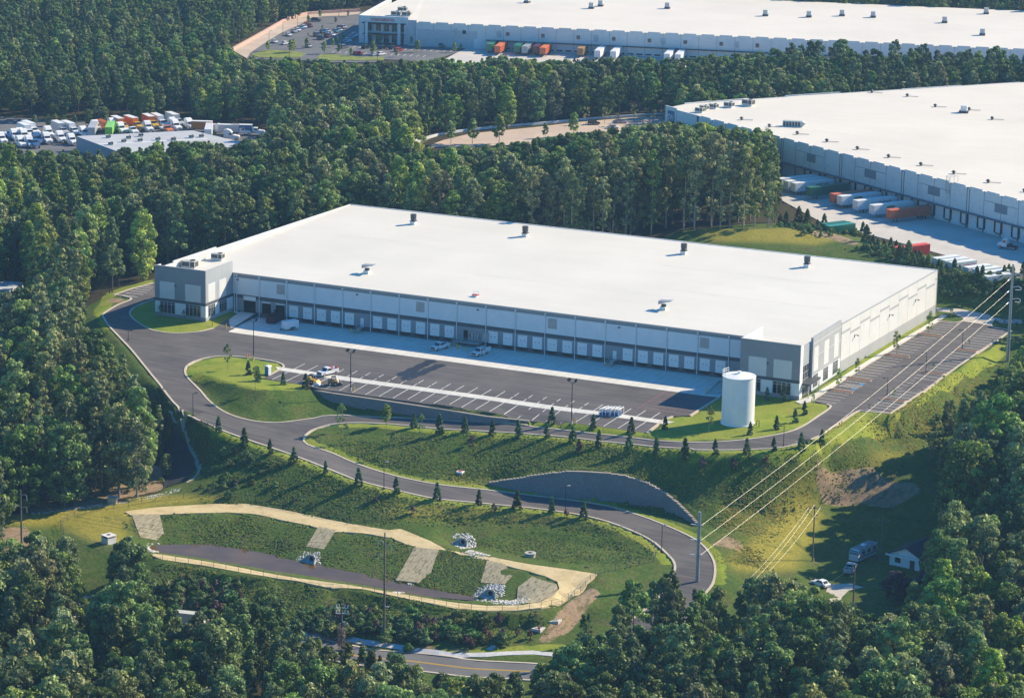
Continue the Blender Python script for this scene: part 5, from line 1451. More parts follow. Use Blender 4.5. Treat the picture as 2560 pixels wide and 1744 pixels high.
def mk_car(root, col, suv=False):
    W = .9; h = 1.72 if suv else 1.45; b = .95 if suv else .85
    m = MB()
    m.yprism([(-2.25, .3), (-2.3, .75), (-2.15, b), (-1.2, b + .06), (1.0, b + .03), (2.05, b - .12), (2.3, .6), (2.25, .3)], -W, W)
    if suv: pr = [(-2.1, b + .05), (-1.9, h - .04), (-1.6, h), (.35, h), (1.15, b + .02)]
    else: pr = [(-1.75, b + .03), (-1.15, h - .03), (-.9, h), (.1, h), (.95, b + .02)]
    m.yprism(pr, -W + .05, W - .05, .16, b + .3)
    m.build('body', CP(col), root)
    m = MB(); f = pr[-1]; t_ = pr[-2]
    m.yprism([(t_[0] + .06, t_[1] - .06), (f[0] - .03, f[1] + .05), (f[0] + .03, f[1] + .05), (t_[0] + .12, t_[1] - .04)], -W + .25, W - .25)
    k = pr[0]; k2 = pr[1]
    m.yprism([(k[0] + .0, k[1] + .06), (k2[0] - .03, k2[1] - .03), (k2[0] + .03, k2[1] - .03), (k[0] + .06, k[1] + .06)], -W + .25, W - .25)
    for s_ in (-1, 1):
        y0, y1 = sorted((s_ * (W - .005), s_ * (W - .2)))
        m.yprism([(pr[0][0] + .25, b + .12), (pr[1][0] + .15, h - .12), (t_[0] - .02, h - .12), (f[0] - .28, b + .12)], y0, y1)
    m.build('window', GLASS, root)
    for x in (-1.4, 1.42):
        for y in (-.8, .8): wheel(root, x, y, .33, .2)
    lights(root, 2.26, (-.65, .65), .68, .3, .14)
def mk_tractor(root, col, sleeper=True):
    m = MB()
    if sleeper: m.yprism([(-2.4, 1.1), (-2.4, 3.6), (-1.4, 3.9), (-.2, 3.55), (.55, 2.7), (.9, 1.95), (3.0, 1.6), (3.25, 1.2), (3.2, .6), (.7, .6), (.6, 1.0)], -1.22, 1.22, .1, 2.6)
    else: m.yprism([(-1.3, 1.1), (-1.3, 2.6), (-.9, 2.75), (.4, 2.7), (.85, 1.95), (2.8, 1.65), (3.05, 1.2), (3.0, .6), (.7, .6), (.6, 1.0)], -1.2, 1.2, .1, 2.2)
    m.build('cab', CP(col), root)
    m = MB(); zt = 2.65
    m.yprism([(.50, zt), (.93, 2.02), (.99, 2.02), (.57, zt + .03)], -1.0, 1.0)
    for s_ in (-1, 1):
        y0, y1 = sorted((s_ * 1.235, s_ * 1.1)); m.box(-.6, .45, y0, y1, 1.95, 2.55)
    m.build('window', GLASS, root)
    m = MB(); m.box(-4.3, .6, -.45, .45, .75, 1.05); m.box(-3.9, -2.7, -.5, .5, 1.05, 1.2); m.build('chassis', BLACK, root)
    m = MB(); m.box(3.22, 3.32, -.55, .55, .7, 1.5); m.build('grille', CHROME, root)
    for x in (-3.7, -2.5, 2.2):
        for y in (-1.02, 1.02): wheel(root, x, y, .5, .4)
    lights(root, 3.2, (-.95, .95), 1.1, .35, .25)
def mk_trailer(root, col, L=16.0, text=None, tcol=None, ribs=False, low=False, mat=None, refrig=False, tx=0, th=1.3, tw=None, both=False):
    M = mat or CP(col)
    m = MB(); m.box(-L / 2, L / 2, -1.28, 1.28, 1.15, 4.0)
    if ribs:
        for k in range(int(L / .6)):
            x = -L / 2 + .3 + k * .6; m.box(x - .1, x + .1, -1.33, -1.28, 1.3, 3.85); m.box(x - .1, x + .1, 1.28, 1.33, 1.3, 3.85)
    m.build('box_body', M, root)
    m = MB(); m.box(-L / 2 + .4, L / 2 - .6, -.5, .5, .95, 1.15); m.build('chassis', BLACK, root)
    for x in (-L / 2 + 1.6, -L / 2 + 2.9):
        for y in (-1.0, 1.0): wheel(root, x, y, .5, .45)
    for y in (-.8, .8):
        m = MB(); m.box(L / 2 - 2.9, L / 2 - 2.7, y - .1, y + .1, -.02, 1.0); m.box(L / 2 - 3.0, L / 2 - 2.6, y - .2, y + .2, -.04, .04); m.build('landing_leg', DKSTEEL, root)
    m = MB(); m.box(-L / 2 - .04, -L / 2, -1.2, 1.2, 1.25, 3.9); m.mi = 1; m.box(-L / 2 - .07, -L / 2 - .04, -.04, .04, 1.25, 3.9); m.build('rear_door', [WHITE2 if mat is None else mat, DKSTEEL], root)
    if text:
        for s_ in (-1, 1):
            text_part(text, th, tcol, root, (tx, s_ * 1.345, 2.2 if th > 1 else 2.6), (rad(90), 0, 0 if s_ < 0 else rad(180)), depth=.01, width=tw, bold=.02)
C_ = 'C'
r = veh_frame(('C', 722, 684), ('C', 822, 655), 'pickup_truck', 'white pickup truck parked on the dock apron left of the service truck', 'pickup truck'); mk_pickup(r)
r = veh_frame(('C', 1098, 745), ('C', 1225, 703), 'service_truck', 'white service truck with ladder rack and its driver door open on the dock apron', 'service truck'); mk_service(r)
r = veh_frame(('k', 1050, 1168), ('k', 1270, 1110), 'pickup_truck', 'white pickup truck carrying red gear in its bed on the concrete strip', 'pickup truck'); mk_pickup(r, load=True)
r = veh_frame(('m', 655, 860), ('m', 505, 1045), 'pickup_truck', 'pale pickup truck seen from behind in front of the motorhome', 'pickup truck'); mk_pickup(r, 'silver')
r = veh_frame(('9', 985, 850), ('9', 1035, 868), 'car', 'white car half hidden by the trees below the motorhome', 'car'); mk_car(r, 'white')
# motorhome
r = veh_frame(('m', 690, 745), ('m', 1010, 600), 'motorhome', 'old white motorhome with stained brown roof parked in the shade by the house', 'motorhome')
RVM = pm('rv_white', (.5, .52, .53), .5, dirt=.3, dirtcol=(.2, .1, .07), scale=.8)
m = MB(); m.yprism([(-4.2, .5), (-4.2, 3.1), (3.4, 3.1), (3.9, 2.5), (4.1, 1.5), (4.1, .5)], -1.2, 1.2); m.build('body', RVM, r)
m = MB(); m.box(-4.1, 3.3, -1.1, 1.1, 3.1, 3.15); m.build('roof', pm('rv_roof', (.25, .2, .2), .7, scale=.9, var=.5), r)
m = MB(); m.yprism([(3.72, 2.78), (4.02, 1.95), (4.1, 1.95), (3.78, 2.8)], -1.05, 1.05); m.build('windscreen', GLASS, r)
for x in (-3.0, -.6, 1.8):
    for s_ in (-1, 1):
        y0, y1 = sorted((s_ * 1.2, s_ * 1.22)); m = MB(); m.box(x - .6, x + .6, y0, y1, 1.7, 2.5); m.build('window', GLASS, r)
m = MB(); m.box(-4.15, 4.0, -1.225, -1.2, 1.1, 1.4); m.box(-4.15, 4.0, 1.2, 1.225, 1.1, 1.4); m.build('stripe', CP('green'), r)
m = MB(); m.box(-.6, .4, -.5, .5, 3.15, 3.4); m.build('roof_unit', WHITE, r)
for x in (-2.6, 2.7):
    for y in (-1.0, 1.0): wheel(r, x, y, .42, .28)
# cargo trailer
r = veh_frame(('k', 478, 425), ('k', 625, 402), 'cargo_trailer', 'small white enclosed cargo trailer standing near the roll-off container', 'trailer')
m = MB(); m.yprism([(-2.1, .45), (-2.1, 2.5), (1.9, 2.5), (2.1, 2.35), (2.1, .45)], -1.05, 1.05); m.build('box_body', WHITE, r)
m = MB(); m.tube([(2.1, -.7, .45), (3.3, 0, .45), (2.1, .7, .45)], .06); m.tube([(3.1, 0, .45), (3.1, 0, 0)], .05); m.build('tongue', BLACK, r)
m = MB(); m.box(-2.13, -2.1, -.95, .95, .55, 2.4); m.build('rear_door', WHITE2, r)
m = MB(); m.box(-.9, .7, -1.25, -1.05, .55, .85); m.box(-.9, .7, 1.05, 1.25, .55, .85); m.build('mudguard', BLACK, r)
for y in (-1.1, 1.1): wheel(r, -.1, y, .33, .2)
# roll-off container full of scrap
a = at('k', 215, 330, 0); b = at('k', 420, 232, 0); d = a - b
r = thing('roll_off_container', 'dark brown roll-off container heaped with scrap below the open dock doors', 'skip container', ((a[0] + b[0]) / 2, (a[1] + b[1]) / 2, .08), math.atan2(d[1], d[0]))
DKB = pm('rusty_brown', (.08, .032, .03), .8, var=.35, scale=.8)
m = MB(); L_ = 3.4
for s_ in (-1, 1):
    y0, y1 = sorted((s_ * 1.2, s_ * 1.1)); m.box(-L_, L_, y0, y1, .2, 2.1)
    for k in range(10): y0, y1 = sorted((s_ * 1.2, s_ * 1.3)); m.box(-L_ + .3 + k * .7, -L_ + .42 + k * .7, y0, y1, .2, 2.1)
m.box(-L_, L_, -1.1, 1.1, .15, .3); m.box(-L_, -L_ + .1, -1.1, 1.1, .3, 2.1); m.box(L_ - .1, L_, -1.1, 1.1, .3, 2.1); m.build('tub', DKB, r)
rg = random.Random(4); m = MB()
for k in range(60):
    x, y, z = rg.uniform(-3.0, 3.0), rg.uniform(-.9, .9), rg.uniform(1.6, 2.5); s_ = rg.uniform(.15, .5)
    m.cyl((x - s_, y - s_ * rg.uniform(-1, 1), z), (x + s_, y + s_ * rg.uniform(-1, 1), z + rg.uniform(-.3, .3)), rg.uniform(.06, .22), n=5)
m.box(-3.2, 3.2, -1.05, 1.05, 1.4, 1.8); tag(m.build('scrap_heap', pm('scrap', (.05, .035, .035), .8, var=.6, scale=2), r), kind='stuff')
# portable toilet
q = gnd('k', 195, 1140)
r = thing('portable_toilet', 'blue and white portable toilet at the edge of the lorry park', 'portable toilet', (q[0], q[1], q[2] + .05), rad(-15))
m = MB(); m.box(-.6, .6, -.6, .6, .05, 2.15); m.build('cabin', pm('toilet_blue', (.03, .24, .42), .5), r)
m = MB(); m.box(.6, .63, -.5, .5, .1, 2.05); m.build('door', WHITE, r)
m = MB(); m.yprism([(-.66, 2.15), (.66, 2.15), (.5, 2.38), (-.5, 2.38)], -.66, .66); m.build('roof', WHITE, r)
m = MB(); m.cyl((-.4, .4, 2.3), (-.4, .4, 2.75), .06); m.build('vent_pipe', WHITE, r)
# skid steers
def skid(f, b, label, col):
    r = veh_frame(f, b, 'skid_steer', label, 'skid steer')
    m = MB(); m.yprism([(-1.4, .45), (-1.5, 1.3), (-.5, 1.5), (.6, 1.0), (1.0, .9), (1.0, .4)], -.6, .6); m.build('body', CP(col), r)
    m = MB(); m.tube([(-.5, -.5, 1.3), (-.4, -.5, 2.1), (.5, -.5, 2.1), (.7, -.5, 1.0)], .06); m.tube([(-.5, .5, 1.3), (-.4, .5, 2.1), (.5, .5, 2.1), (.7, .5, 1.0)], .06); m.box(-.5, .6, -.58, .58, 2.1, 2.2); m.build('cab_frame', BLACK, r)
    m = MB(); m.tube([(-1.3, -.75, 1.4), (.7, -.75, 1.5), (1.6, -.75, .5)], .1); m.tube([(-1.3, .75, 1.4), (.7, .75, 1.5), (1.6, .75, .5)], .1); m.build('lift_arm', CP(col), r)
    m = MB(); m.yprism([(1.5, .15), (2.3, .1), (2.3, .2), (1.7, .9), (1.5, .9)], -.95, .95); m.build('bucket', CP('yellow') if col == 'yellow' else DKSTEEL, r)
    for x in (-.9, .5):
        for y in (-.78, .78): wheel(r, x, y, .42, .3)
skid(('k', 935, 1285), ('k', 850, 1265), 'bright yellow skid steer half hidden by a small conifer', 'yellow')
skid(('k', 1330, 1300), ('k', 1170, 1310), 'orange and brown skid steer with its bucket down in the lorry park', 'ochre')
q = gnd('k', 990, 1320)
r = thing('bucket_attachment', 'pale box-shaped loader attachment lying between the two skid steers', 'loader attachment', tuple(q + np.array([0, 0, .05])), .2)
m = MB(); m.yprism([(-.8, 0), (.8, 0), (.8, .3), (.4, .75), (-.8, .75)], -.6, .6); m.build('shell', WHITE2, r)
# rack of white pipe frames
a = at('l', 580, 660, -.2); b = at('l', 1020, 680, -.2)
PF = None
names = ['leftmost', 'second', 'third', 'fourth', 'fifth', 'rightmost']
for k in range(6):
    t_ = k / 5; p = a * (1 - t_) + b * t_
    lb = 'white pipe rack with blue base on the concrete strip, %s' % (names[k] if k in (0, 5) else names[k] + ' from left')
    if PF is None:
        PF = thing('pipe_rack', lb, 'pipe rack', (p[0], p[1], -.1), rad(75), 'white pipe racks standing on the concrete strip')
        m = MB()
        for y in (-.5, .5): m.tube([(-1.3, y, 0), (-1.3, y, 1.5), (1.3, y, 1.7), (1.3, y, 0)], .09); m.tube([(0, y, 0), (0, y, 1.55)], .07)
        m.tube([(-1.3, -.5, 1.5), (-1.3, .5, 1.5)], .08); m.tube([(1.3, -.5, 1.7), (1.3, .5, 1.7)], .08); m.build('frame', WHITE, PF)
        m = MB(); m.box(-1.2, .6, -.45, .45, .05, .75); m.build('base_box', CP('blue'), PF)
    else: dup(PF, (p[0], p[1], -.1), rad(75 + 9 * (k % 3) - 9), lb, scale=(1, 1, 1 + .12 * (k % 2)))
# trailers at the docks of the big neighbour
KN = pm('navy_lettering', (.03, .05, .12), .5); WE = pm('red_lettering', (.6, .1, .05), .5)
OR = pm('trailer_orange', (.50, .13, .06), .55, dirt=.2, scale=.5); GR = pm('trailer_green', (.03, .14, .09), .5, dirt=.2, scale=.5); BRN = pm('worn_brown_lettering', (.25, .18, .1), .6)
RED2 = pm('container_red', (.62, .07, .05), .6, dirt=.2, scale=.5)
def at2(u, v0, v1, z=4.45):
    a = w2(u, v0); b = w2(u, v1); c = (a + b) / 2; d = a - b
    return (c[0], c[1], z), math.atan2(d[1], d[0])
rows = [(88.6, 'plain white trailer at the dock, behind the pair with navy lettering', None, None, WHITE2, False), (93.0, 'white trailer at the dock tucked directly beside the one with navy lettering', None, None, WHITE2, False),
        (96.8, 'white trailer with navy KNIGHT lettering beside the dark green trailer', 'KNIGHT', KN, WHITE2, False), (104.8, 'dark green ribbed trailer at the dock between white and orange ones', None, None, GR, True),
        (117.2, 'orange trailer at the dock squeezed between the green and white trailers', None, None, OR, True), (121.0, 'white trailer with worn brown lettering beside the inner orange trailer', 'SCHNEIDER', BRN, WHITE2, False),
        (129.0, 'white trailer with navy KNIGHT lettering between two white trailers with brown lettering', 'KNIGHT', KN, WHITE2, False), (137.3, 'white trailer with worn brown lettering next to the outer orange trailer', 'SCHNEIDER', BRN, WHITE2, False),
        (145.6, 'orange ribbed trailer at the near end of the row of docked trailers', None, None, OR, True)]
for u, lb, tx, tc, mt, rb in rows:
    lb = lb.replace('SCHNEIDER', ''); 
    p, rz = at2(u, -18.6, -2.6)
    r = thing('semi_trailer', lb, 'trailer', p, rz, 'trailers backed up to the notched dock wall')
    if tx == 'SCHNEIDER': mk_trailer(r, None, mat=mt, ribs=rb); m = MB(); m.box(-.2, 3.0, -1.31, -1.285, 2.7, 3.4); m.box(-.2, 3.0, 1.285, 1.31, 2.7, 3.4); m.build('faded_band', BRN, r)
    else: mk_trailer(r, None, text=tx, tcol=tc, mat=mt, ribs=rb, tx=-3.0, th=1.4, tw=5.0 if tx else None)
# yard tractor
r = veh_frame(('j', 2010, 815), ('j', 2150, 835), 'yard_tractor', 'small white yard tractor with a black chassis near the dock doors', 'yard tractor')
m = MB(); m.yprism([(-.2, .8), (-.1, 3.0), (1.2, 3.0), (1.5, 1.9), (2.6, 1.7), (2.7, .6), (-.2, .6)], -1.15, 1.15, .1, 2.2); m.build('cab', CP('white'), r)
m = MB(); m.yprism([(1.22, 2.9), (1.53, 1.95), (1.6, 1.95), (1.3, 2.95)], -.95, .95); m.box(.1, 1.1, -1.17, -1.06, 1.9, 2.7); m.box(.1, 1.1, 1.06, 1.17, 1.9, 2.7); m.build('window', GLASS, r)
m = MB(); m.box(-3.2, -.2, -.6, .6, .7, 1.2); m.box(-1.2, -.3, -1.1, 1.1, .7, 1.5); m.build('chassis', BLACK, r)
for x in (-2.5, 1.9):
    for y in (-1, 1): wheel(r, x, y, .5, .35)
# trailers stored along the near side of the yard: far end corners measured on their roofs
far_end = [(1325, 905), (1450, 935), (1557, 968), (1780, 1035), (1912, 1068), (2036, 1105), (2060, 1160)]
near_dir = (at('j', 1000, 945, 8.4) - at('j', 1325, 900, 8.4))[:2]; near_dir = -V2
YZ = 4.45
lbs = ['farthest from the utility pole', 'second in the stored row', 'with red WERNER lettering on its end side', 'just past the one with red lettering', 'second past the one with red lettering', 'second from the utility pole', 'ribbed, nearest to the utility pole']
for k, ((x, y), lb) in enumerate(zip(far_end, lbs)):
    e = at('j', x, y, 8.4)[:2]; c = e + near_dir * 4.4 + np.array([-near_dir[1], near_dir[0]]) * 1.3
    r = thing('semi_trailer', 'white stored trailer seen from above, ' + lb, 'trailer', (c[0], c[1], YZ), math.atan2(near_dir[1], near_dir[0]), 'white trailers stored along the near edge of the yard')
    if k == 2: mk_trailer(r, None, mat=WHITE2, text='WERNER', tcol=WE, tx=-1.6, th=1.5, tw=4.6, L=8.8)
    else: mk_trailer(r, None, mat=WHITE2, ribs=(k == 6), L=8.8)
for pts, lb, mt, L_ in ((('j', 880, 905, 'j', 560, 900), 'bright red shipping container standing beside the stored white trailers', RED2, 12.2), (('i', 985, 1040, 'i', 770, 1050), 'dark green container, rear one of the pair behind young pines', GR, 9), (('i', 1085, 1065, 'i', 830, 1085), 'green container in front of its darker twin behind the young pines', CP('green'), 10)):
    a = at(pts[0], pts[1], pts[2], 4.45 if mt is RED2 else 7.0)[:2]
    d = near_dir
    c = a + d * L_ / 2 + np.array([-d[1], d[0]]) * 1.2
    r = thing('shipping_container', lb, 'container', (c[0], c[1], YZ), math.atan2(d[1], d[0]))
    m = MB(); m.box(-L_ / 2, L_ / 2, -1.2, 1.2, .15 if mt is RED2 else .1, 3.6)
    for k in range(int(L_ / .5)):
        x = -L_ / 2 + .25 + .5 * k; m.box(x - .09, x + .09, -1.25, -1.2, .3, 3.4); m.box(x - .09, x + .09, 1.2, 1.25, .3, 3.4)
    m.build('box_body', mt, r)
    m = MB(); m.box(-L_ / 2 - .05, -L_ / 2, -1.1, 1.1, .3, 3.4); m.build('door', mt, r)
# containers docked at the long warehouse
for f_, x, y, lb, mt, ln in [('g', 300, 630, 'green container docked at the far left of the long warehouse', CP('green'), 12), ('g', 412, 662, 'red container on a chassis right beside the leftmost green one', ORANGE, 16),
                            ('g', 690, 655, 'green container docked between two red ones', CP('green'), 12), ('g', 790, 680, 'grey-blue container sticking out beside the second green one', STEEL, 14), ('g', 970, 660, 'dark maroon container docked in the shade', CP('maroon'), 12),
                            ('g', 1060, 690, 'red container next to the dark maroon one', ORANGE, 15), ('g', 1610, 690, 'yellow-brown container docked alone in the shade', pm('ochre', (.35, .2, .08), .6), 12), ('g', 1835, 745, 'white trailer with a rusty rear bumper sticking out at the long warehouse', WHITE2, 16),
                            ('g', 2105, 720, 'white trailer, second to the right of the yellow-brown container', WHITE2, 16), ('3', 55, 372, 'white trailer docked just above the treetops, left of its twin', WHITE2, 16), ('3', 115, 385, 'white trailer docked just above the treetops, right of its twin', WHITE2, 16)]:
    q = at(f_, x, y, 2.0)[:2] - O3
    u = q @ U3
    a = w3(u, -3.3 - ln); b = w3(u, -3.3); c = (a + b) / 2; d = a - b
    r = thing('docked_trailer', lb, 'trailer', (c[0], c[1], 2.1), math.atan2(d[1], d[0]), 'trailers docked at the long warehouse')
    mk_trailer(r, None, L=ln, mat=mt, ribs=mt not in (WHITE2,))
# cars on the middle road
for (f_, x, y, rzz), col, suv, lb in [(('2', 1690, 805, 15), 'black', True, 'black car parked by the small trees on the tan side road'), (('2', 1868, 795, 15), 'silver', False, 'silver car with a white roof on the tan side road'), (('2', 1815, 830, 15), 'white', False, 'white car on the near side of the tan side road')]:
    q = gnd(f_, x, y); r = thing('car', lb, 'car', (q[0], q[1], q[2] + .08), rad(rzz)); mk_car(r, col, suv)
# cars on the far car park
CARS = [('c', 940, 525, 'white', 0, 'white car with silver roof, nearest of the row beside the tan road'), ('c', 1020, 475, 'silver', 0, 'silver car, second in the row beside the tan road'), ('c', 1075, 455, 'white', 0, 'white car, third in the row beside the tan road'),
        ('c', 1120, 425, 'teal', 0, 'teal car, fourth in the row beside the tan road'), ('c', 1160, 410, 'white', 0, 'white car between the teal and the red car'), ('c', 1205, 385, 'red', 0, 'red car in the row beside the tan road'), ('c', 1235, 400, 'maroon', 0, 'maroon car right of the red car at the row end'),
        ('c', 1335, 315, 'black', 1, 'black pickup-like car alone at the far corner of the car park'), ('c', 735, 625, 'white', 0, 'white car alone at the near left of the car park'), ('c', 895, 650, 'white', 2, 'white car seen end-on between the near trees'),
        ('c', 1230, 690, 'silver', 0, 'silver car behind a small tree in the near part of the car park'), ('c', 1345, 530, 'grey', 0, 'grey car at the left of the middle group'), ('c', 1400, 580, 'black', 0, 'black car in front of the middle group'), ('c', 1440, 480, 'blue', 0, 'blue car at the back of the middle group'),
        ('c', 1500, 475, 'silver', 0, 'silver car behind the middle group'), ('c', 1530, 505, 'white', 0, 'white car in the middle group'), ('c', 1575, 525, 'white', 0, 'white car at the right of the middle group'), ('c', 1500, 545, 'maroon', 0, 'maroon car at the front of the middle group'),
        ('c', 1630, 475, 'teal', 0, 'teal car behind the middle group near the shade'), ('c', 1680, 455, 'silver', 0, 'silver car behind the middle group at the edge of shade'), ('c', 1690, 430, 'maroon', 0, 'maroon car at the back right of the car park'), ('c', 1735, 415, 'silver', 0, 'silver car at the back right of the car park'),
        ('c', 1750, 625, 'teal', 0, 'pale teal car in the shade, nearest to the office corner'), ('c', 1800, 605, 'white', 0, 'white car in the shade, second by the office corner'), ('c', 1830, 570, 'teal', 0, 'pale teal car in the shade, third by the office corner'), ('c', 1870, 545, 'silver', 0, 'silver car in the shade, fourth by the office corner'),
        ('c', 1900, 525, 'white', 0, 'white car in the shade beside the office wall'), ('c', 1745, 705, 'grey', 2, 'grey car between two young trees'), ('c', 1945, 800, 'red', 2, 'red car by the near edge left of the office'), ('e', 205, 595, 'black', 2, 'black car left in the office car park'), ('e', 450, 600, 'black', 2, 'black car right of the light pole in the office car park'),
        ('e', 600, 600, 'black', 2, 'black car beside the bright red car'), ('e', 680, 635, 'red', 2, 'bright red car right of the small autumn tree'), ('e', 85, 680, 'maroon', 2, 'dark red car near the light pole of the office car park'), ('e', 330, 695, 'silver', 2, 'silver car left of the white one near the trees'), ('e', 425, 690, 'white', 2, 'white car just above the treetops by the light pole'),
        ('e', 1290, 570, 'grey', 0, 'dark car in the shade along the long warehouse wall')]
protos = {}
for f_, x, y, col, o_, lb in CARS:
    q = gnd(f_, x, y); rz = {0: rad(-38), 1: rad(20), 2: rad(76)}[o_]
    if col not in protos:
        r = thing('car', lb, 'car', (q[0], q[1], q[2] + .12), rz, 'cars on the far car park'); mk_car(r, col, x % 2 == 1); protos[col] = r
    else: dup(protos[col], (q[0], q[1], q[2] + .12), rz, lb)
# trucks of the depot
TRK = [('a', 25, 690, 'T', 'white'), ('a', 160, 620, 'B', 'bright_blue'), ('a', 215, 640, 'T', 'white'), ('a', 300, 625, 'T', 'white'), ('a', 350, 640, 'T', 'white'), ('a', 300, 740, 'T', 'white'), ('a', 430, 600, 'X', 'white'), ('a', 500, 570, 'X', 'white'),
       ('a', 540, 690, 'T', 'blue'), ('a', 430, 740, 'T', 'white'), ('a', 495, 750, 'B', 'blue'), ('a', 680, 690, 'T', 'white'), ('a', 705, 600, 'T', 'white'), ('a', 880, 670, 'T', 'white'), ('a', 1045, 710, 'T', 'white'), ('a', 925, 570, 'X', 'silver'), ('a', 1080, 570, 'X', 'white'),
       ('a', 1220, 600, 'T', 'white'), ('a', 1350, 575, 'L', 'silver'), ('a', 1390, 510, 'T', 'white'), ('a', 1500, 510, 'O', 'orange'), ('a', 1600, 570, 'L', 'lime'), ('a', 1640, 480, 'T', 'white'), ('a', 1760, 540, 'T', 'white'), ('a', 1790, 500, 'Y', 'yellow'), ('a', 1930, 560, 'B', 'white'), ('a', 2000, 490, 'Y', 'yellow'),
       ('a', 2150, 520, 'T', 'white'), ('a', 2230, 470, 'Y', 'yellow'), ('b', 330, 460, 'X', 'white'), ('b', 400, 540, 'B', 'orange'), ('b', 480, 470, 'T', 'white'), ('b', 560, 440, 'X', 'silver'), ('b', 520, 500, 'T', 'white'), ('b', 720, 480, 'T', 'white'), ('b', 1110, 520, 'S', 'orange'), ('b', 1190, 560, 'R', 'white'),
       ('b', 1000, 600, 'L', 'white'), ('b', 1320, 640, 'R', 'white'), ('b', 1500, 570, 'S', 'silver'), ('b', 1690, 570, 'S', 'blue')]
ORD = {}
WN = ['first', 'second', 'third', 'fourth', 'fifth', 'sixth', 'seventh', 'eighth', 'ninth']
tp = {}
CW = {'T': 'tractor unit', 'X': 'box trailer with cab', 'Y': 'truck', 'B': 'small truck', 'L': 'long trailer', 'O': 'open truck body', 'S': 'box truck', 'R': 'tractor unit'}
for k, (f_, x, y, ty, col) in enumerate(TRK):
    q = gnd(f_, x, y); z = .08
    near = 'beside the left tree line' if (f_ == 'a' and x < 560) else 'left of the grey depot roof' if (f_ == 'a' and x < 1150) else 'behind the grey depot roof' if (f_ == 'a' or x < 800) else 'right of the grey depot roof'
    rowd = 'in the back row' if y < 560 else 'in the front row'
    kindw = {'T': '%s tractor unit without trailer', 'X': '%s box truck', 'Y': '%s truck with a tall orange box', 'B': 'small %s flatbed truck', 'L': 'long %s trailer', 'O': 'bare %s ribbed truck body', 'S': '%s box truck seen side-on', 'R': '%s tractor unit seen side-on'}[ty] % col.replace('_', ' ')
    lb = kindw + ' ' + rowd + ' ' + near
    ORD[lb] = ORD.get(lb, 0) + 1
    if ORD[lb] > 1: lb += ', ' + WN[ORD[lb] - 1] + ' along'
    lb = lb.replace(' without trailer', '').replace('the grey depot roof', 'the depot roof').replace('with a tall orange box', 'with orange box')
    rz = rad(-35) if ty not in 'SR' else rad(22)
    if ty == 'L': rz = rad(-62)
    key = (ty, col)
    if key in tp:
        r = dup(tp[key], (q[0], q[1], q[2] + z), rz + rad((k * 37 % 9) - 4), lb)
    else:
        r = thing('truck' if ty not in 'LO' else 'trailer', lb, 'truck' if ty not in 'LO' else 'trailer', (q[0], q[1], q[2] + z), rz, 'trucks parked at the depot')
        if ty in 'TR': mk_tractor(r, col)
        elif ty in 'XYS':
            mk_tractor(r, col if ty != 'S' else 'white', False)
            m = MB(); m.box(-9.0, -1.5, -1.25, 1.25, 1.1, 4.0 if ty != 'S' else 3.7); m.build('box_body', CP('orange') if ty in 'Y' else CP(col), r)
            m = MB(); m.box(-9.0, -1.5, -1.2, 1.2, 4.0 if ty != 'S' else 3.7, 4.05 if ty != 'S' else 3.76); m.build('box_roof', WHITE2, r)
        elif ty == 'B':
            mk_tractor(r, col, False); m = MB(); m.box(-4.6, -1.4, -1.2, 1.2, 1.1, 1.7); m.build('flat_body', WHITE2, r)
        elif ty == 'L': mk_trailer(r, col, 14)
        elif ty == 'O':
            m = MB(); m.box(-4, 4, -1.2, 1.2, 1.0, 1.3)
            for j in range(9): m.tube([(-4 + j, -1.2, 1.3), (-4 + j, -1.2, 3.6), (-4 + j, 1.2, 3.6), (-4 + j, 1.2, 1.3)], .12)
            m.build('ribbed_body', CP(col), r)
            for x_ in (-3, 3):
                for y_ in (-1, 1): wheel(r, x_, y_, .5, .4)
        tp[key] = r
# ================================================================ trees
def leafm(name, cols, rv=.12, bright=1.0, trans=.26, vr=(.62, 1.4)):
    t = NT(name)
    a = t.n.new('ShaderNodeAttribute'); a.attribute_name = 'tint'
    oi = t.n.new('ShaderNodeObjectInfo')
    c = t.ramp(a.outputs['Fac'], [(0, mix3(cols[0], 2.0 * bright)), (.5, mix3(cols[1], 2.6 * bright)), (1, mix3(cols[2], 3.0 * bright))])
    hs = t.n.new('ShaderNodeHueSaturation')
    t.lk(c, hs.inputs['Color'])
    t.lk(t.step(oi.outputs['Random'], 0, 1, .5 - rv * .10, .5 + rv * .07), hs.inputs['Hue'])
    r2 = t.math('FRACT', t.math('MULTIPLY', oi.outputs['Random'], 7.31))
    t.lk(t.step(r2, 0, 1, *vr), hs.inputs['Value'])
    r3 = t.math('FRACT', t.math('MULTIPLY', oi.outputs['Random'], 13.7))
    t.lk(t.step(r3, 0, 1, .80, 1.02), hs.inputs['Saturation'])
    b = t.n.new('ShaderNodeBsdfPrincipled'); t.lk(hs.outputs[0], b.inputs['Base Color']); b.inputs['Roughness'].default_value = .62; b.inputs['Specular IOR Level'].default_value = .25
    tr = t.n.new('ShaderNodeBsdfTranslucent'); t.lk(hs.outputs[0], tr.inputs['Color'])
    ms = t.n.new('ShaderNodeMixShader'); ms.inputs[0].default_value = trans
    t.lk(b.outputs[0], ms.inputs[1]); t.lk(tr.outputs[0], ms.inputs[2]); t.lk(ms.outputs[0], t.out.inputs[0])
    return t.m
L_OAK = leafm('oak_leaves', [(.014, .030, .007), (.042, .074, .014), (.092, .132, .024)], .3)
L_TUL = leafm('tulip_leaves', [(.035, .06, .009), (.085, .125, .017), (.165, .195, .03)], .3)
L_PIN = leafm('pine_needles', [(.016, .030, .009), (.042, .068, .017), (.085, .115, .025)], .25)
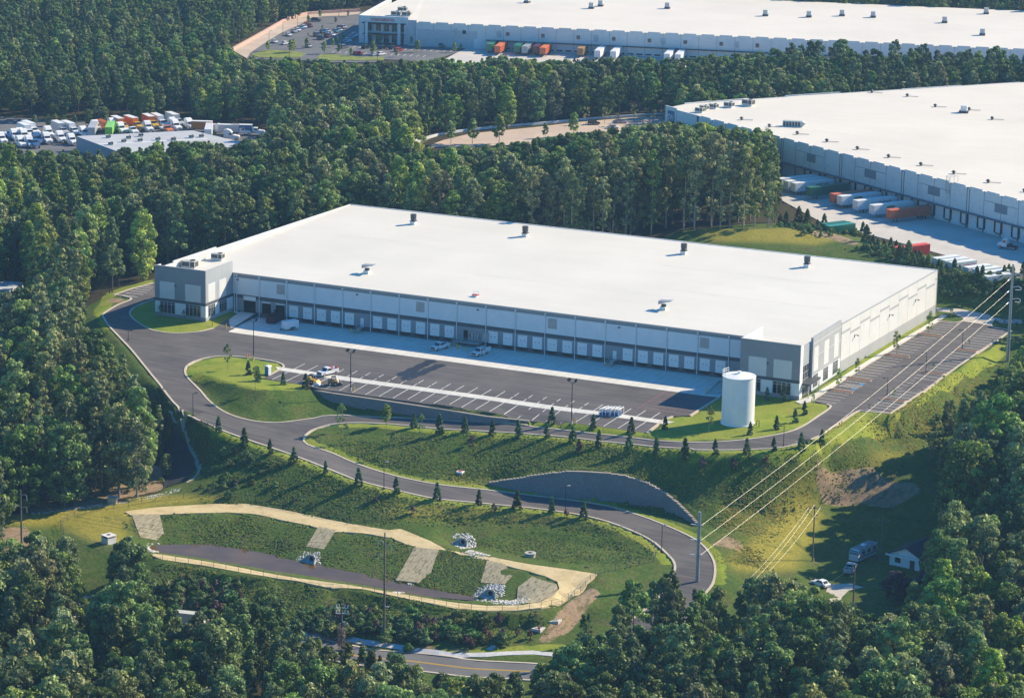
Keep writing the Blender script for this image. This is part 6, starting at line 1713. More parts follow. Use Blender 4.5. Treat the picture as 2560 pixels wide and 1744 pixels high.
L_GRY = leafm('grey_green_leaves', [(.025, .036, .012), (.065, .082, .026), (.135, .145, .048)], .35)
L_CON = leafm('conifer_needles', [(.012, .028, .014), (.028, .055, .022), (.05, .09, .03)], .2)
L_PUR = leafm('purple_leaves', [(.04, .02, .025), (.07, .035, .035), (.10, .06, .045)], .2)
L_SCR = leafm('scrub_leaves', [(.025, .05, .012), (.05, .09, .02), (.10, .12, .035)], .5)
BARK = pm('bark', (.11, .09, .07), .95, var=.3, scale=3)
PALEBARK = pm('pale_bark', (.26, .235, .20), .9, var=.25, scale=2)

def leafcloud(cen, rr, nper, size, seed, up=.25, squash=.8, fill=.35):
    R = np.random.default_rng(seed)
    n = len(cen); N = n * nper
    d = R.normal(size=(N, 3)); d[:, 2] += up; d /= np.linalg.norm(d, axis=1, keepdims=True)
    C = np.repeat(cen, nper, 0); r = np.repeat(rr, nper)[:, None]
    rad_ = (1 - fill * R.random((N, 1)) ** 1.5)
    P = C + d * r * rad_ * np.array([1, 1, squash])
    nrm = d * 1.0 + R.normal(size=(N, 3)) * .55; nrm /= np.linalg.norm(nrm, axis=1, keepdims=True)
    h = R.normal(size=(N, 3)); t1 = np.cross(nrm, h); t1 /= np.linalg.norm(t1, axis=1, keepdims=True); t2 = np.cross(nrm, t1)
    s = size * (.55 + .9 * R.random((N, 1)))
    a = t1 * s * .5; b = t2 * s * (.35 + .3 * R.random((N, 1)))
    V = np.stack([P - a, P - b * .9 + nrm * s * .08, P + a, P + b], 1).reshape(-1, 3)
    F = np.arange(N * 4).reshape(N, 4)
    tint = np.clip(np.repeat(R.random(n), nper) * .5 + R.random(N) * .5 + d[:, 2] * .12, 0, 1)  # upward leaves of each clump tinted lighter, top light put into colour
    return V, F, tint
def trunk_mesh(mb, H, r, lean=0, limbs=6, lo=.35, spread=3, seed=0, n=7):
    R = random.Random(seed)
    p = [Vector((0, 0, -.8))]
    for k in range(1, 6): p.append(Vector((lean * k / 5 + R.uniform(-.15, .15), R.uniform(-.2, .2), H * .9 * k / 5)))
    for i in range(5): mb.cyl(p[i], p[i + 1], r * (1 - i * .17), r * (1 - (i + 1) * .17), n=n, caps=False)
    for k in range(limbs):
        z = H * (lo + (.8 - lo) * k / max(1, limbs - 1)); a = R.uniform(0, 6.28); L = spread * R.uniform(.6, 1.1) * (1 - .5 * k / limbs)
        b = Vector((lean * z / H, 0, z)); mid = b + Vector((math.cos(a) * L * .5, math.sin(a) * L * .5, L * .45)); e = b + Vector((math.cos(a) * L, math.sin(a) * L, L * 1.0))
        mb.cyl(b, mid, r * .38, r * .25, 5, False); mb.cyl(mid, e, r * .25, r * .1, 5, False)
def envelope(kind, H, Rr, lo, n, seed):
    R = np.random.default_rng(seed); out = []; rr = []
    while len(out) < n:
        t = R.random(); a = R.random() * 6.283
        if kind == 'round': rad_ = Rr * math.sin(math.pi * (t * .82 + .12)) ** .65
        elif kind == 'oval': rad_ = Rr * math.sin(math.pi * (t * .8 + .12)) ** .9 * (1 - .25 * t)
        elif kind == 'cone': rad_ = Rr * (1 - t) ** .8
        elif kind == 'flat': rad_ = Rr * (.6 + .4 * math.sin(math.pi * t))
        rad_ *= R.uniform(.55, 1.0) ** .5
        q = (math.cos(a) * rad_ * .82, math.sin(a) * rad_ * .82, H * lo + (H * (1 - lo)) * t)
        out.append(q); rr.append(Rr * (R.uniform(.20, .36) if n < 60 else R.uniform(.17, .32)) * (1 - .25 * t))
    return np.array(out), np.array(rr)
VAR = {}      # name -> (crown mesh, trunk mesh, joined mesh, H)
def variety(name, H, Rr, lo, env, n, nper, size, leaf, bark, seed, tr=.3, limbs=6, extra=None, squash=.8, up=.25, lean=0):
    C, rr = envelope(env, H, Rr, lo, n, seed)
    C[:, 2] -= rr * .3
    if env in ('round', 'oval'):   # a top and a heart so the crown is not hollow
        C = np.vstack([C, [[0, 0, H * .93], [0.3, .2, H * (lo + 1) / 2], [0, 0, H * (.3 * lo + .7)]]]); rr = np.concatenate([rr, [Rr * .3, Rr * .55, Rr * .45]])
    V, F, T = leafcloud(C, rr, nper, size, seed + 1, up, squash)
    if extra is not None:
        R = np.random.default_rng(seed + 9); m = extra
        C2 = np.column_stack([R.normal(size=m) * Rr * .25, R.normal(size=m) * Rr * .25, H * R.uniform(.12, lo, m)]); r2 = R.uniform(.4, 1.0, m)
        V2, F2, T2 = leafcloud(C2, r2, 40, size * .8, seed + 5)
        F = np.vstack([F, F2 + len(V)]); V = np.vstack([V, V2]); T = np.concatenate([T, T2])
    cm = np_mesh(name + '_crown', V, F, leaf, {'tint': ('FACE', 'FLOAT', T)})
    mb = MB(); trunk_mesh(mb, H, tr, lean, limbs, max(.15, lo - .05), Rr * .6, seed)
    tm = bpy.data.meshes.new(name + '_trunk'); tm.from_pydata(mb.v, [], mb.f); tm.materials.append(bark); tm.update()
    tv = np.array(mb.v); tf = np.array([f for f in mb.f if len(f) == 4])
    jm = np_mesh(name, np.vstack([V, tv]), np.vstack([F, tf + len(V)]), [leaf, bark], {'tint': ('FACE', 'FLOAT', np.concatenate([T, np.zeros(len(tf))]))})
    jm.polygons.foreach_set('material_index', np.concatenate([np.zeros(len(F)), np.ones(len(tf))]).astype(np.int32))
    VAR[name] = (cm, tm, jm, H, Rr, lo)
variety('broad_a', 21, 6.0, .18, 'round', 76, 100, 0.56, L_OAK, BARK, 11)
variety('broad_b', 20, 5.5, .18, 'round', 70, 100, 0.56, L_OAK, BARK, 22)
variety('broad_c', 22, 5.2, .20, 'oval', 70, 92, 0.54, L_GRY, PALEBARK, 33, extra=3)
variety('tulip_a', 23, 4.7, .16, 'oval', 72, 90, 0.54, L_TUL, PALEBARK, 44)
variety('tulip_b', 20, 5.2, .16, 'oval', 70, 92, 0.54, L_TUL, BARK, 55)
variety('pine_a', 22, 3.9, .42, 'oval', 34, 85, .5, L_PIN, BARK, 66, .24)
variety('pine_b', 20, 3.6, .30, 'cone', 36, 80, .5, L_PIN, BARK, 77, .22)
variety('tall_a', 29, 3.9, .55, 'oval', 34, 85, .6, L_GRY, PALEBARK, 88, .3, 7, extra=22)
variety('tall_b', 30, 3.4, .50, 'oval', 34, 85, .58, L_OAK, PALEBARK, 99, .27, 7, extra=26)
variety('tall_c', 28, 3.0, .42, 'oval', 30, 80, .58, L_GRY, BARK, 98, .2, 6, extra=30)
variety('slim_pine', 13, 1.9, .35, 'cone', 26, 70, .42, L_PIN, BARK, 101, .13)
variety('young_pine', 6.5, 2.3, .02, 'cone', 70, 60, .36, L_PIN, BARK, 111, .1, squash=.9)
variety('conifer_a', 4.4, 1.35, .02, 'cone', 44, 70, .28, L_CON, BARK, 121, .06, 3, squash=1.0)
variety('conifer_b', 4.2, 1.1, .02, 'cone', 40, 70, .28, L_CON, BARK, 122, .06, 3, squash=1.1)
variety('sapling', 5.4, 1.25, .35, 'oval', 12, 36, .22, L_SCR, PALEBARK, 131, .05, 5, squash=1)
variety('street_tree', 7.5, 2.1, .28, 'oval', 26, 70, .36, L_TUL, BARK, 141, .1, 5)
variety('vase_tree', 8.0, 2.0, .45, 'flat', 14, 40, .33, L_GRY, BARK, 142, .12, 8)
variety('purple_bush', 2.6, .95, .05, 'oval', 14, 60, .24, L_PUR, BARK, 151, .05, 3)
variety('shrub', 2.4, 1.7, .05, 'round', 14, 80, .3, L_SCR, BARK, 161, .06, 3)

CLR = {}
def dpoly(f_, *pts): return np.array([spx(f_, *p) for p in pts])
PF = dpoly('d', (350, 598), (343, 632), (285, 646), (240, 668), (205, 700), (215, 738), (262, 775), (300, 830), (345, 880), (370, 910), (390, 945), (384, 985), (392, 1030), (402, 1080), (395, 1112), (370, 1130),
           (245, 1142), (150, 1157), (60, 1170), (0, 1182), (0, 1258), (45, 1256), (62, 1222), (110, 1202), (165, 1208), (200, 1245), (204, 1295), (190, 1335), (226, 1345), (232, 1262), (262, 1228), (320, 1228), (346, 1262), (368, 1312),
           (388, 1372), (425, 1392), (470, 1388), (500, 1365), (560, 1343), (610, 1330), (650, 1352), (690, 1410), (725, 1445), (840, 1466), (872, 1455), (912, 1466), (940, 1502), (985, 1514), (1060, 1524), (1130, 1522), (1200, 1502),
           (1262, 1478), (1284, 1455), (1300, 1402), (1335, 1386), (1388, 1338), (1398, 1304), (1425, 1293), (1475, 1297), (1520, 1292), (1570, 1318), (1602, 1346), (1650, 1313), (1720, 1292), (1790, 1292), (1830, 1312), (1862, 1345), (1895, 1335),
           (1925, 1372), (1985, 1395), (2040, 1350), (2075, 1290), (2040, 1235), (2070, 1180), (2112, 1130), (2118, 1080), (2100, 1015), (2090, 965), (2130, 908), (2200, 886), (2262, 875), (2270, 845), (2292, 800), (2330, 775),
           (2330, 600), (2120, 600), (1790, 500), (1760, 513), (1640, 516), (1560, 523), (1495, 534), (1000, 700))
PW1 = dpoly('d', (350, 598), (530, 548), (793, 464), (1495, 534), (2122, 605), (2120, 720), (1830, 905), (470, 730), (350, 715))
PW2 = dpoly('d', (1518, 240), (1570, 232), (2330, 183), (2330, 640), (2120, 600), (1790, 500), (1788, 440), (1775, 380), (1788, 330), (1772, 292), (1738, 285), (1700, 290), (1640, 284), (1600, 278), (1560, 279), (1518, 272))
PW3 = dpoly('d', (815, 35), (870, -5), (2330, -5), (2330, 62), (2200, 72), (2150, 80), (2060, 68), (1990, 79), (1860, 82), (1800, 92), (1730, 113), (1640, 121), (1530, 131), (1400, 127), (1300, 131), (1200, 134), (1130, 124), (1060, 136), (1000, 129),
            (930, 131), (850, 138), (700, 133), (640, 126), (600, 126), (560, 129), (528, 112), (600, 74), (670, 41), (760, 29), (815, 26))
PDEP = dpoly('1', (-20, 940), (40, 908), (120, 928), (160, 966), (330, 962), (480, 952), (560, 955), (640, 966), (720, 978), (800, 944), (870, 948), (950, 948), (1010, 906), (1100, 910), (1220, 905), (1320, 908), (1400, 905), (1500, 935), (1600, 892), (1740, 852),
             (1700, 828), (1500, 800), (1250, 775), (1250, 745), (1080, 745), (990, 775), (800, 790), (700, 795), (430, 800), (260, 822), (100, 850), (-20, 850))
PMID = dpoly('2', (460, 945), (720, 872), (1100, 824), (1600, 776), (2170, 732), (2170, 785), (1990, 790), (1850, 815), (1620, 835), (1450, 858), (1300, 888), (1170, 908), (1080, 925), (830, 932), (700, 946), (600, 950))
PSHED = dpoly('4', (-20, 348), (152, 358), (120, 400), (90, 420), (-20, 405))
rngT = np.random.default_rng(12)
sx, sy = np.meshgrid(np.arange(-560, 470, 6.9), np.arange(-330, 1000, 6.9))
X = (sx + rngT.uniform(-2.7, 2.7, sx.shape)).ravel(); Y = (sy + rngT.uniform(-2.7, 2.7, sx.shape)).ravel()
Zg = Hat(X, Y)
pg = proj(np.column_stack([X, Y, Zg + 10]))
inv = (pg[:, 2] > 100) & (pg[:, 0] > -120) & (pg[:, 0] < 2560 + 420) & (pg[:, 1] > -150) & (pg[:, 1] < 1744 + 330)
ni = nidx(GX, X), nidx(GY, Y)
inv &= ~NOTREE[ni[1], ni[0]]
gu = (X - O2[0]) * U2[0] + (Y - O2[1]) * U2[1]; gv = (X - O2[0]) * V2[0] + (Y - O2[1]) * V2[1]
inv &= ~((gu > -3) & (gu < 300) & (gv > -3) & (gv < 158))
hu = (X - O3[0]) * U3[0] + (Y - O3[1]) * U3[1]; hv = (X - O3[0]) * V3[0] + (Y - O3[1]) * V3[1]
inv &= ~((hu > -4) & (hu < 346) & (hv > -5) & (hv < 121))
dd_ = np.hypot(X - HS.location.x, Y - HS.location.y - 5); inv &= dd_ > 11
inv &= ~((X > -17) & (X < 173) & (Y > -16) & (Y < 93))
behind1 = (Y > 91) | (X < -17); behind2 = (gv > 155) | ((gu < -2) & (gv > 8)); behind3 = (hv > 118)
R_ = rngT.random(len(X)); R2_ = rngT.random(len(X)); R3_ = rngT.random(len(X))
fld = np.sin(X * .021 + 1.3) * np.cos(Y * .017 - .4) + .6 * np.sin((X + Y) * .043) + .5 * np.sin(X * .09 - Y * .07)
TREES = []
edgewood = (Y > 96) & (Y < 200) & (X > 40) & (X < 140) & (gv < -14)
leftfront = (Y < 0) & (X < 40)
for i in np.nonzero(inv)[0]:
    x, y, z = X[i], Y[i], Zg[i]
    if edgewood[i]: kind = ('tall_a', 'tall_b', 'tall_c', 'tall_a', 'broad_c')[int(R_[i] * 5)]
    elif leftfront[i] and y < -40 and x < 45: kind = ('broad_c', 'broad_a', 'tall_a', 'broad_b', 'broad_a', 'tall_c')[int(R_[i] * 6)]
    elif -75 < x < -18 and -55 < y < 45: kind = ('slim_pine', 'pine_b', 'slim_pine', 'tulip_b')[int(R_[i] * 4)]
    elif fld[i] > .55: kind = ('pine_a', 'pine_b', 'pine_a', 'broad_a')[int(R_[i] * 4)]
    elif fld[i] < -.9: kind = ('tulip_a', 'tulip_b', 'broad_b', 'tulip_a')[int(R_[i] * 4)]
    else: kind = ('broad_a', 'broad_b', 'broad_c', 'tulip_b', 'pine_b', 'broad_a', 'broad_c', 'pine_a')[int(R_[i] * 8)]
    s = .78 + .34 * R2_[i]
    if y > 240: s *= .82
    if x > 200 and -70 < y < 8: s *= 1.2
    if 190 < x < 262 and 8 <= y < 110: s *= .55
    if x < -100 and y > 60: s *= .85
    ok = False
    for f in (1, .84, .68, .52, .36):
        H_, Rr_ = VAR[kind][3] * s * f, VAR[kind][4] * s * f * (1.0 if f == 1 else 1.08)
        lo_ = VAR[kind][5]
        S = [(0, 0, H_ * .99), (.55, 0, H_ * .9), (-.55, 0, H_ * .9)] + [(w_, 0, H_ * (lo_ + (1 - lo_) * g_)) for g_ in (.72, .55, .4, .22, .08) for w_ in (-.95, -.5, 0, .5, .95)] + [(0, 0, H_ * lo_ * .6), (0, 0, H_ * lo_ * .3), (0, 0, .5)]
        P = np.array([[x + AXR[0] * a * Rr_, y + AXR[1] * a * Rr_, z + c_] for a, b_, c_ in S])
        q = proj(P)
        bad = pin(PF, q[:, 0], q[:, 1]).any() or pin(PDEP, q[:, 0], q[:, 1]).any() or pin(PMID, q[:, 0], q[:, 1]).any() or pin(PSHED, q[:, 0], q[:, 1]).any()
        if not bad and not behind1[i]: bad = pin(PW1, q[:, 0], q[:, 1]).any()
        if not bad and not behind2[i]: bad = pin(PW2, q[:, 0], q[:, 1]).any()
        if not bad and not behind3[i]: bad = pin(PW3, q[:, 0], q[:, 1]).any()
        if not bad and behind1[i]: pass
        if not bad: ok = True; break
        if f <= .52 and not edgewood[i] is True and R3_[i] > .75: break
    if not ok: continue
    TREES.append((x, y, z, kind, s * f, R3_[i] * 6.283, q[0][0], q[0][1], q[0][2], q[-1][0], q[-1][1]))
print('forest trees', len(TREES))
# which ones show largest: nearest, in the frame, not buried behind others
def vis(t): return 0 < t[6] < 2560 and -20 < t[7] < 1744
cand = sorted([t for t in TREES if vis(t)], key=lambda t: t[8] - t[4] * VAR[t[3]][3] * 1.5)
ind_b = [t for t in cand if not ('pine' in t[3])][:290]
ind_p = [t for t in cand if 'pine' in t[3]][:140]
ids = set(id(t) for t in ind_b + ind_p)
TREE0 = {}
def put_tree(name, kind, loc, s, rot, label, cat='tree', group=None, sz=None):
    r = thing(name, label, cat, tuple(loc), rot, group)
    r.scale = (s, s, s * (sz or 1))
    cm, tm = VAR[kind][0], VAR[kind][1]
    link('crown', cm, r); link('trunk', tm, r)
    return r
KW = {'broad_a': 'dark rounded tree', 'broad_b': 'dense dark tree', 'broad_c': 'grey-green tree', 'tulip_a': 'light green oval tree', 'tulip_b': 'yellow-green tree',
      'pine_a': 'open-crowned pine', 'pine_b': 'narrow pine', 'tall_a': 'pale-trunked high-crowned tree', 'tall_b': 'slender dark high-crowned tree', 'tall_c': 'thin leafy-trunked tree', 'slim_pine': 'slim young pine'}
def region(t):
    x, y = t[6], t[7]
    if t[1] > 100 and t[0] > -60: return 'behind the new warehouse', 'trees of the wood behind the new warehouse'
    if x < 430 and t[1] < -15 and y > 700 and y < 1270: return 'west of the drive', 'trees of the wood west of the drive'
    if t[0] < -17 and t[1] > -60: return 'left of the west tower', 'trees of the wood left of the west tower'
    if x < 1400: return 'along the bottom edge', 'trees along the bottom edge'
    if x > 2050 and y < 1450: return 'below the east car park', 'trees of the shaded eastern wood'
    return 'in the lower right corner', 'trees of the lower right corner'
BASE_ = ['first', 'second', 'third', 'fourth', 'fifth', 'sixth', 'seventh', 'eighth', 'ninth', 'tenth', 'eleventh', 'twelfth', 'thirteenth', 'fourteenth', 'fifteenth', 'sixteenth', 'seventeenth', 'eighteenth', 'nineteenth', 'twentieth']
def ordw(n): return BASE_[n] if n < 20 else ('twenty-' + BASE_[n - 20] if n < 29 else 'thirty-' + BASE_[n - 30] if 30 <= n < 39 else 'thirtieth' if n == 29 else 'far')
sets_ = {}
for t in ind_b + ind_p:
    sz_ = 'large ' if t[4] > .95 else 'small ' if t[4] < .6 else ''
    sets_.setdefault((sz_ + KW[t[3]] + ' ' + region(t)[0]), []).append(t)
for lb_, L__ in sets_.items():
    L__.sort(key=lambda t: t[6])
    for n_, t in enumerate(L__):
        l2 = lb_ if len(L__) == 1 else lb_ + ', ' + (ordw(n_) + ' such from left' if n_ else 'leftmost such')
        put_tree('pine_tree' if 'pine' in t[3] else 'broadleaf_tree', t[3], (t[0], t[1], t[2] - .3), t[4], t[5], l2, 'tree', region(t)[1])
rest = [t for t in TREES if id(t) not in ids]
kinds = sorted(set(t[3] for t in rest))
pc = bpy.data.collections.new('tree_prototypes')
for n_, k in enumerate(kinds):
    o = bpy.data.objects.new('%02d_%s' % (n_, k), VAR[k][2]); pc.objects.link(o)
me = bpy.data.meshes.new('woodland')
me.vertices.add(len(rest)); me.vertices.foreach_set('co', np.array([[t[0], t[1], t[2] - .3] for t in rest], np.float32).ravel())
for nm, typ, dat in (('idx', 'INT', [kinds.index(t[3]) for t in rest]), ('rot', 'FLOAT', [t[5] for t in rest]), ('scl', 'FLOAT', [t[4] for t in rest])):
    a = me.attributes.new(nm, typ, 'POINT'); a.data.foreach_set('value', dat)
wo_ = tag(link('woodland', me), kind='stuff')
wo_['label'] = 'dense mixed woodland filling the distance behind and around the warehouses'; wo_['category'] = 'woodland'
def scatter_mod(obj, coll):
    ng = bpy.data.node_groups.new('scatter', 'GeometryNodeTree')
    ng.interface.new_socket('Geometry', in_out='INPUT', socket_type='NodeSocketGeometry'); ng.interface.new_socket('Geometry', in_out='OUTPUT', socket_type='NodeSocketGeometry')
    gi = ng.nodes.new('NodeGroupInput'); go = ng.nodes.new('NodeGroupOutput'); N = ng.nodes.new; Lk = ng.links.new
    ci = N('GeometryNodeCollectionInfo'); ci.inputs[0].default_value = coll; ci.inputs['Separate Children'].default_value = True; ci.inputs['Reset Children'].default_value = True
    iop = N('GeometryNodeInstanceOnPoints'); iop.inputs['Pick Instance'].default_value = True
    ai = N('GeometryNodeInputNamedAttribute'); ai.data_type = 'INT'; ai.inputs[0].default_value = 'idx'
    ar = N('GeometryNodeInputNamedAttribute'); ar.data_type = 'FLOAT'; ar.inputs[0].default_value = 'rot'
    as_ = N('GeometryNodeInputNamedAttribute'); as_.data_type = 'FLOAT'; as_.inputs[0].default_value = 'scl'
    cx = N('ShaderNodeCombineXYZ'); Lk(ar.outputs[0], cx.inputs['Z'])
    e2r = N('FunctionNodeEulerToRotation'); Lk(cx.outputs[0], e2r.inputs[0])
    cs = N('ShaderNodeCombineXYZ')
    for k in 'XYZ': Lk(as_.outputs[0], cs.inputs[k])
    Lk(gi.outputs[0], iop.inputs['Points']); Lk(ci.outputs[0], iop.inputs['Instance']); Lk(ai.outputs[0], iop.inputs['Instance Index'])
    Lk(e2r.outputs[0], iop.inputs['Rotation']); Lk(cs.outputs[0], iop.inputs['Scale'])
    Lk(iop.outputs[0], go.inputs[0])
    m = obj.modifiers.new('scatter', 'NODES'); m.node_group = ng
scatter_mod(wo_, pc)

# --- planted trees, measured one by one
ORDN = ['first', 'second', 'third', 'fourth', 'fifth', 'sixth', 'seventh', 'eighth', 'ninth', 'tenth', 'eleventh', 'twelfth', 'thirteenth', 'fourteenth', 'fifteenth', 'sixteenth', 'seventeenth', 'eighteenth', 'nineteenth', 'twentieth']
rp = random.Random(9)
def plant_row(name, kinds_, pts, lab, cat, group, h=None):
    """pts (frame,x,y,height px in source or None)"""
    for k, p in enumerate(pts):
        q = gnd(*p[:3]); kd = kinds_[k % len(kinds_)]
        d = float(np.dot(q - CAM, AXF)); H0 = VAR[kd][3]
        hh = (p[3] / FRAMES[p[0]][2] / (FP / d * .965)) if len(p) > 3 else (h or H0) * rp.uniform(.85, 1.12)
        s = hh / H0 * (1.12 if name == 'conifer' else 1)
        lb = lab % (ORDN[k] if k < 20 else 'far')
        put_tree(name, kd, (q[0], q[1], q[2] - .05), s, rp.uniform(0, 6), lb, cat, group)
plant_row('conifer', ['conifer_a', 'conifer_b'], [('5', 530, 1303, 88), ('5', 693, 1340, 115), ('5', 858, 1332, 90), ('5', 1035, 1347, 90), ('5', 1202, 1360, 98), ('5', 1384, 1372, 88), ('5', 1553, 1390, 90), ('5', 1722, 1424, 98), ('5', 1917, 1452, 105), ('5', 2093, 1468, 100), ('5', 2279, 1490, 108),
          ('6', 330, 1478, 95), ('6', 533, 1482, 100), ('6', 708, 1452, 82), ('6', 884, 1436, 92), ('6', 1018, 1405, 85)], 'small dark conifer on the verge above the bank, %s from left', 'conifer', 'conifers along the upper loop road')
plant_row('conifer', ['conifer_b', 'conifer_a'], [('4', 1411, 1328, 92), ('4', 1577, 1408, 95), ('4', 1743, 1475, 90), ('4', 1897, 1528, 92), ('7', 2101, 135, 75), ('8', 170, 208, 98), ('8', 414, 264, 98), ('8', 677, 305, 100), ('8', 948, 337, 90), ('8', 1195, 364, 105), ('8', 1417, 390, 95), ('8', 1622, 424, 98)],
          'small dark conifer, %s going down the outer verge of the lower drive', 'conifer', 'conifers along the lower drive')
plant_row('conifer', ['conifer_b', 'conifer_a'], [('4', 1603, 960, 82), ('4', 1664, 1002, 85), ('4', 1829, 1022, 72), ('4', 1973, 1044, 82)], 'bushy conifer on the mound, %s from the left', 'conifer', 'conifers on the grass mound')
plant_row('conifer', ['conifer_a', 'conifer_b'], [('5', 1420, 1268, 90), ('5', 1686, 1302, 80), ('5', 1932, 1334, 90), ('5', 2150, 1312, 78)], 'conifer between lorry park and loop road, %s from the left', 'conifer', 'conifers below the lorry park')
plant_row('conifer', ['conifer_b'], [('6', 556, 1346, 75), ('6', 726, 1311, 80), ('6', 846, 1267, 82), ('6', 906, 1218, 80), ('6', 664, 1122, 75), ('6', 771, 1133, 98)], 'upright dark shrub near the white tank, %s counting up from the road', 'conifer', 'upright shrubs on the tank lawn')
plant_row('sapling', ['sapling'], [('4', 1468, 925, 165), ('4', 1650, 1062, 160), ('4', 2205, 1330, 190), ('4', 2232, 1398, 130), ('5', 577, 1362, 155), ('5', 398, 1478, 150), ('6', 292, 1335, 175), ('A', 345, 1262, 125), ('A', 112, 1205, 110)], 'thin young tree with sparse leaves, %s of those scattered on the lawns', 'sapling', 'thin young trees on the lawns')
plant_row('sapling', ['street_tree'], [('5', 350, 1292, 145)], 'leafy young tree on the verge near the loop junction, the %s on it', 'young tree', None)
variety('lot_tree', 7.5, 1.5, .3, 'oval', 20, 44, .26, L_TUL, PALEBARK, 145, .08, 6, squash=1)
plant_row('street_tree', ['lot_tree'], [('B', 975, 1452, 140), ('B', 1218, 1292, 215), ('B', 1402, 1165, 185), ('B', 1782, 950, 235), ('B', 2100, 762, 225)], 'young tree on a mulch island beside the pavement, %s from the tower', 'young tree', 'young trees along the east pavement')
plant_row('street_tree', ['sapling'], [('6', 1325, 1192, 45), ('6', 1486, 1118, 75), ('6', 1735, 942, 65), ('6', 1805, 1018, 60), ('6', 1970, 772, 40), ('6', 1855, 602, 75), ('6', 2193, 642, 60)], 'small bushy sapling, %s along the outer edge of the east car park', 'sapling', 'saplings on the outer side of the car park')
plant_row('purple_bush', ['purple_bush'], [('D', 180, 1365, 85), ('D', 1380, 1500, 110), ('D', 1682, 1512, 105), ('D', 1985, 1482, 100), ('5', 897, 1420, 75), ('5', 1595, 1450, 80), ('8', 520, 395, 60), ('8', 280, 325, 45), ('8', 1045, 385, 60), ('8', 1510, 420, 60), ('4', 1520, 1480, 50), ('n', 640, 960, 150), ('n', 860, 1010, 170), ('n', 870, 1060, 70)],
          'small purple-brown bush, %s of those on the grass banks', 'bush', 'purple-brown bushes on the banks')
plant_row('young_pine', ['young_pine'], [('i', 60, 1060, 170), ('i', 150, 1060, 200), ('i', 330, 1020, 230), ('i', 450, 1050, 220), ('i', 600, 1085, 110), ('i', 700, 1085, 190), ('i', 1060, 1130, 120), ('i', 1260, 1150, 140), ('i', 1000, 1130, 90),
          ('j', 30, 740, 260), ('j', 130, 800, 180), ('j', 200, 840, 170), ('j', 290, 830, 150), ('j', 385, 830, 170), ('j', 465, 830, 130), ('j', 510, 975, 220), ('j', 640, 1000, 290), ('j', 740, 1010, 180), ('j', 830, 1040, 170), ('j', 930, 1090, 200)],
          'young pine on the bank above the rear wall, %s from the left', 'young pine', 'young pines screening the neighbouring yard')
plant_row('young_pine', ['young_pine'], [('j', 1080, 1150, 180), ('j', 1200, 1155, 130), ('j', 1310, 1165, 200), ('j', 1390, 1160, 110), ('j', 2100, 1235, 190), ('j', 2310, 1190, 180), ('j', 560, 920, 150), ('j', 430, 950, 160), ('j', 800, 960, 120)],
          'young pine near the stored white trailers, %s from the left', 'young pine', 'young pines screening the neighbouring yard')
plant_row('street_tree', ['street_tree'], [('2', 595, 905, 110), ('2', 765, 928, 142), ('2', 908, 930, 160), ('2', 1075, 928, 185), ('2', 1375, 892, 95), ('2', 1560, 880, 150)], 'leafy round tree in front of the tan side road, %s from the left', 'tree', 'leafy trees along the tan side road')
plant_row('street_tree', ['vase_tree'], [('2', 1640, 805, 110), ('2', 1760, 800, 105), ('2', 1835, 815, 80), ('2', 1948, 790, 110), ('2', 2072, 805, 95), ('2', 2140, 775, 90)], 'vase-shaped thin tree by the parked cars, %s from the left', 'tree', 'vase-shaped trees by the neighbour')
plant_row('street_tree', ['street_tree'], [('c', 640, 748, 150), ('c', 970, 775, 190), ('c', 1010, 765, 190), ('c', 1205, 705, 150), ('c', 1455, 785, 180), ('c', 1580, 690, 130), ('c', 1640, 650, 120), ('c', 1728, 605, 110), ('c', 1665, 780, 150), ('c', 1420, 535, 75), ('c', 1430, 440, 75), ('c', 1622, 345, 95), ('c', 1395, 265, 120), ('c', 1802, 245, 85), ('c', 1225, 335, 110), ('c', 1225, 535, 60), ('c', 2160, 805, 190), ('c', 1845, 820, 120)],
          'young tree on the far car park, %s counted from its near left corner', 'young tree', 'young trees on the far car park')
plant_row('street_tree', ['street_tree'], [('e', 310, 680, 190), ('e', 645, 715, 110), ('e', 950, 650, 180), ('e', 412, 520, 135), ('e', 860, 545, 130), ('e', 1488, 650, 150), ('e', 1580, 610, 90)], 'young tree before the office front with red lettering, %s in its row', 'young tree', 'young trees before the distant office')
plant_row('broadleaf_tree', ['street_tree', 'broad_a'], [('a', 505, 440, 160), ('a', 700, 440, 170), ('a', 800, 440, 180), ('a', 930, 440, 160), ('a', 1090, 440, 160), ('a', 1290, 440, 240), ('a', 1520, 430, 270), ('a', 1850, 390, 160), ('a', 1955, 385, 170), ('a', 2035, 385, 220), ('a', 2250, 350, 130), ('b', 430, 300, 250), ('b', 240, 340, 110), ('b', 790, 310, 230)],
          'tree at the back fence of the truck depot, %s from the left', 'tree', 'trees behind the truck depot')
# a few trees that stand apart in the foreground
for f_, x, y, kd, hp, lb in [('7', 70, 1100, 'broad_b', 560, 'big dark tree at the lower left corner, left one of the clump'), ('7', 250, 1040, 'broad_a', 520, 'big dark tree above the bottom left treetops, topmost of the clump'), ('7', 400, 1060, 'broad_b', 430, 'leafy dark tree at the right side of the lower left clump'),
                             ('7', 835, 1130, 'broad_a', 570, 'tall dark tree standing alone beside the concrete inlet box'), ('7', 1700, 1090, 'broad_b', 230, 'round dark tree at the edge of the scrub below the basin'), ('7', 1950, 1130, 'broad_b', 110, 'low dark bush-like tree beside the transformer pole')]:
    q = gnd(f_, x, y); d = float(np.dot(q - CAM, AXF)); s = (hp / K9 / (FP / d * .965)) / VAR[kd][3]
    put_tree('broadleaf_tree', kd, q, s, 1.0, lb)
L_PU2 = leafm('dark_purple_leaves', [(.015, .014, .014), (.035, .025, .028), (.07, .035, .05)], .1)
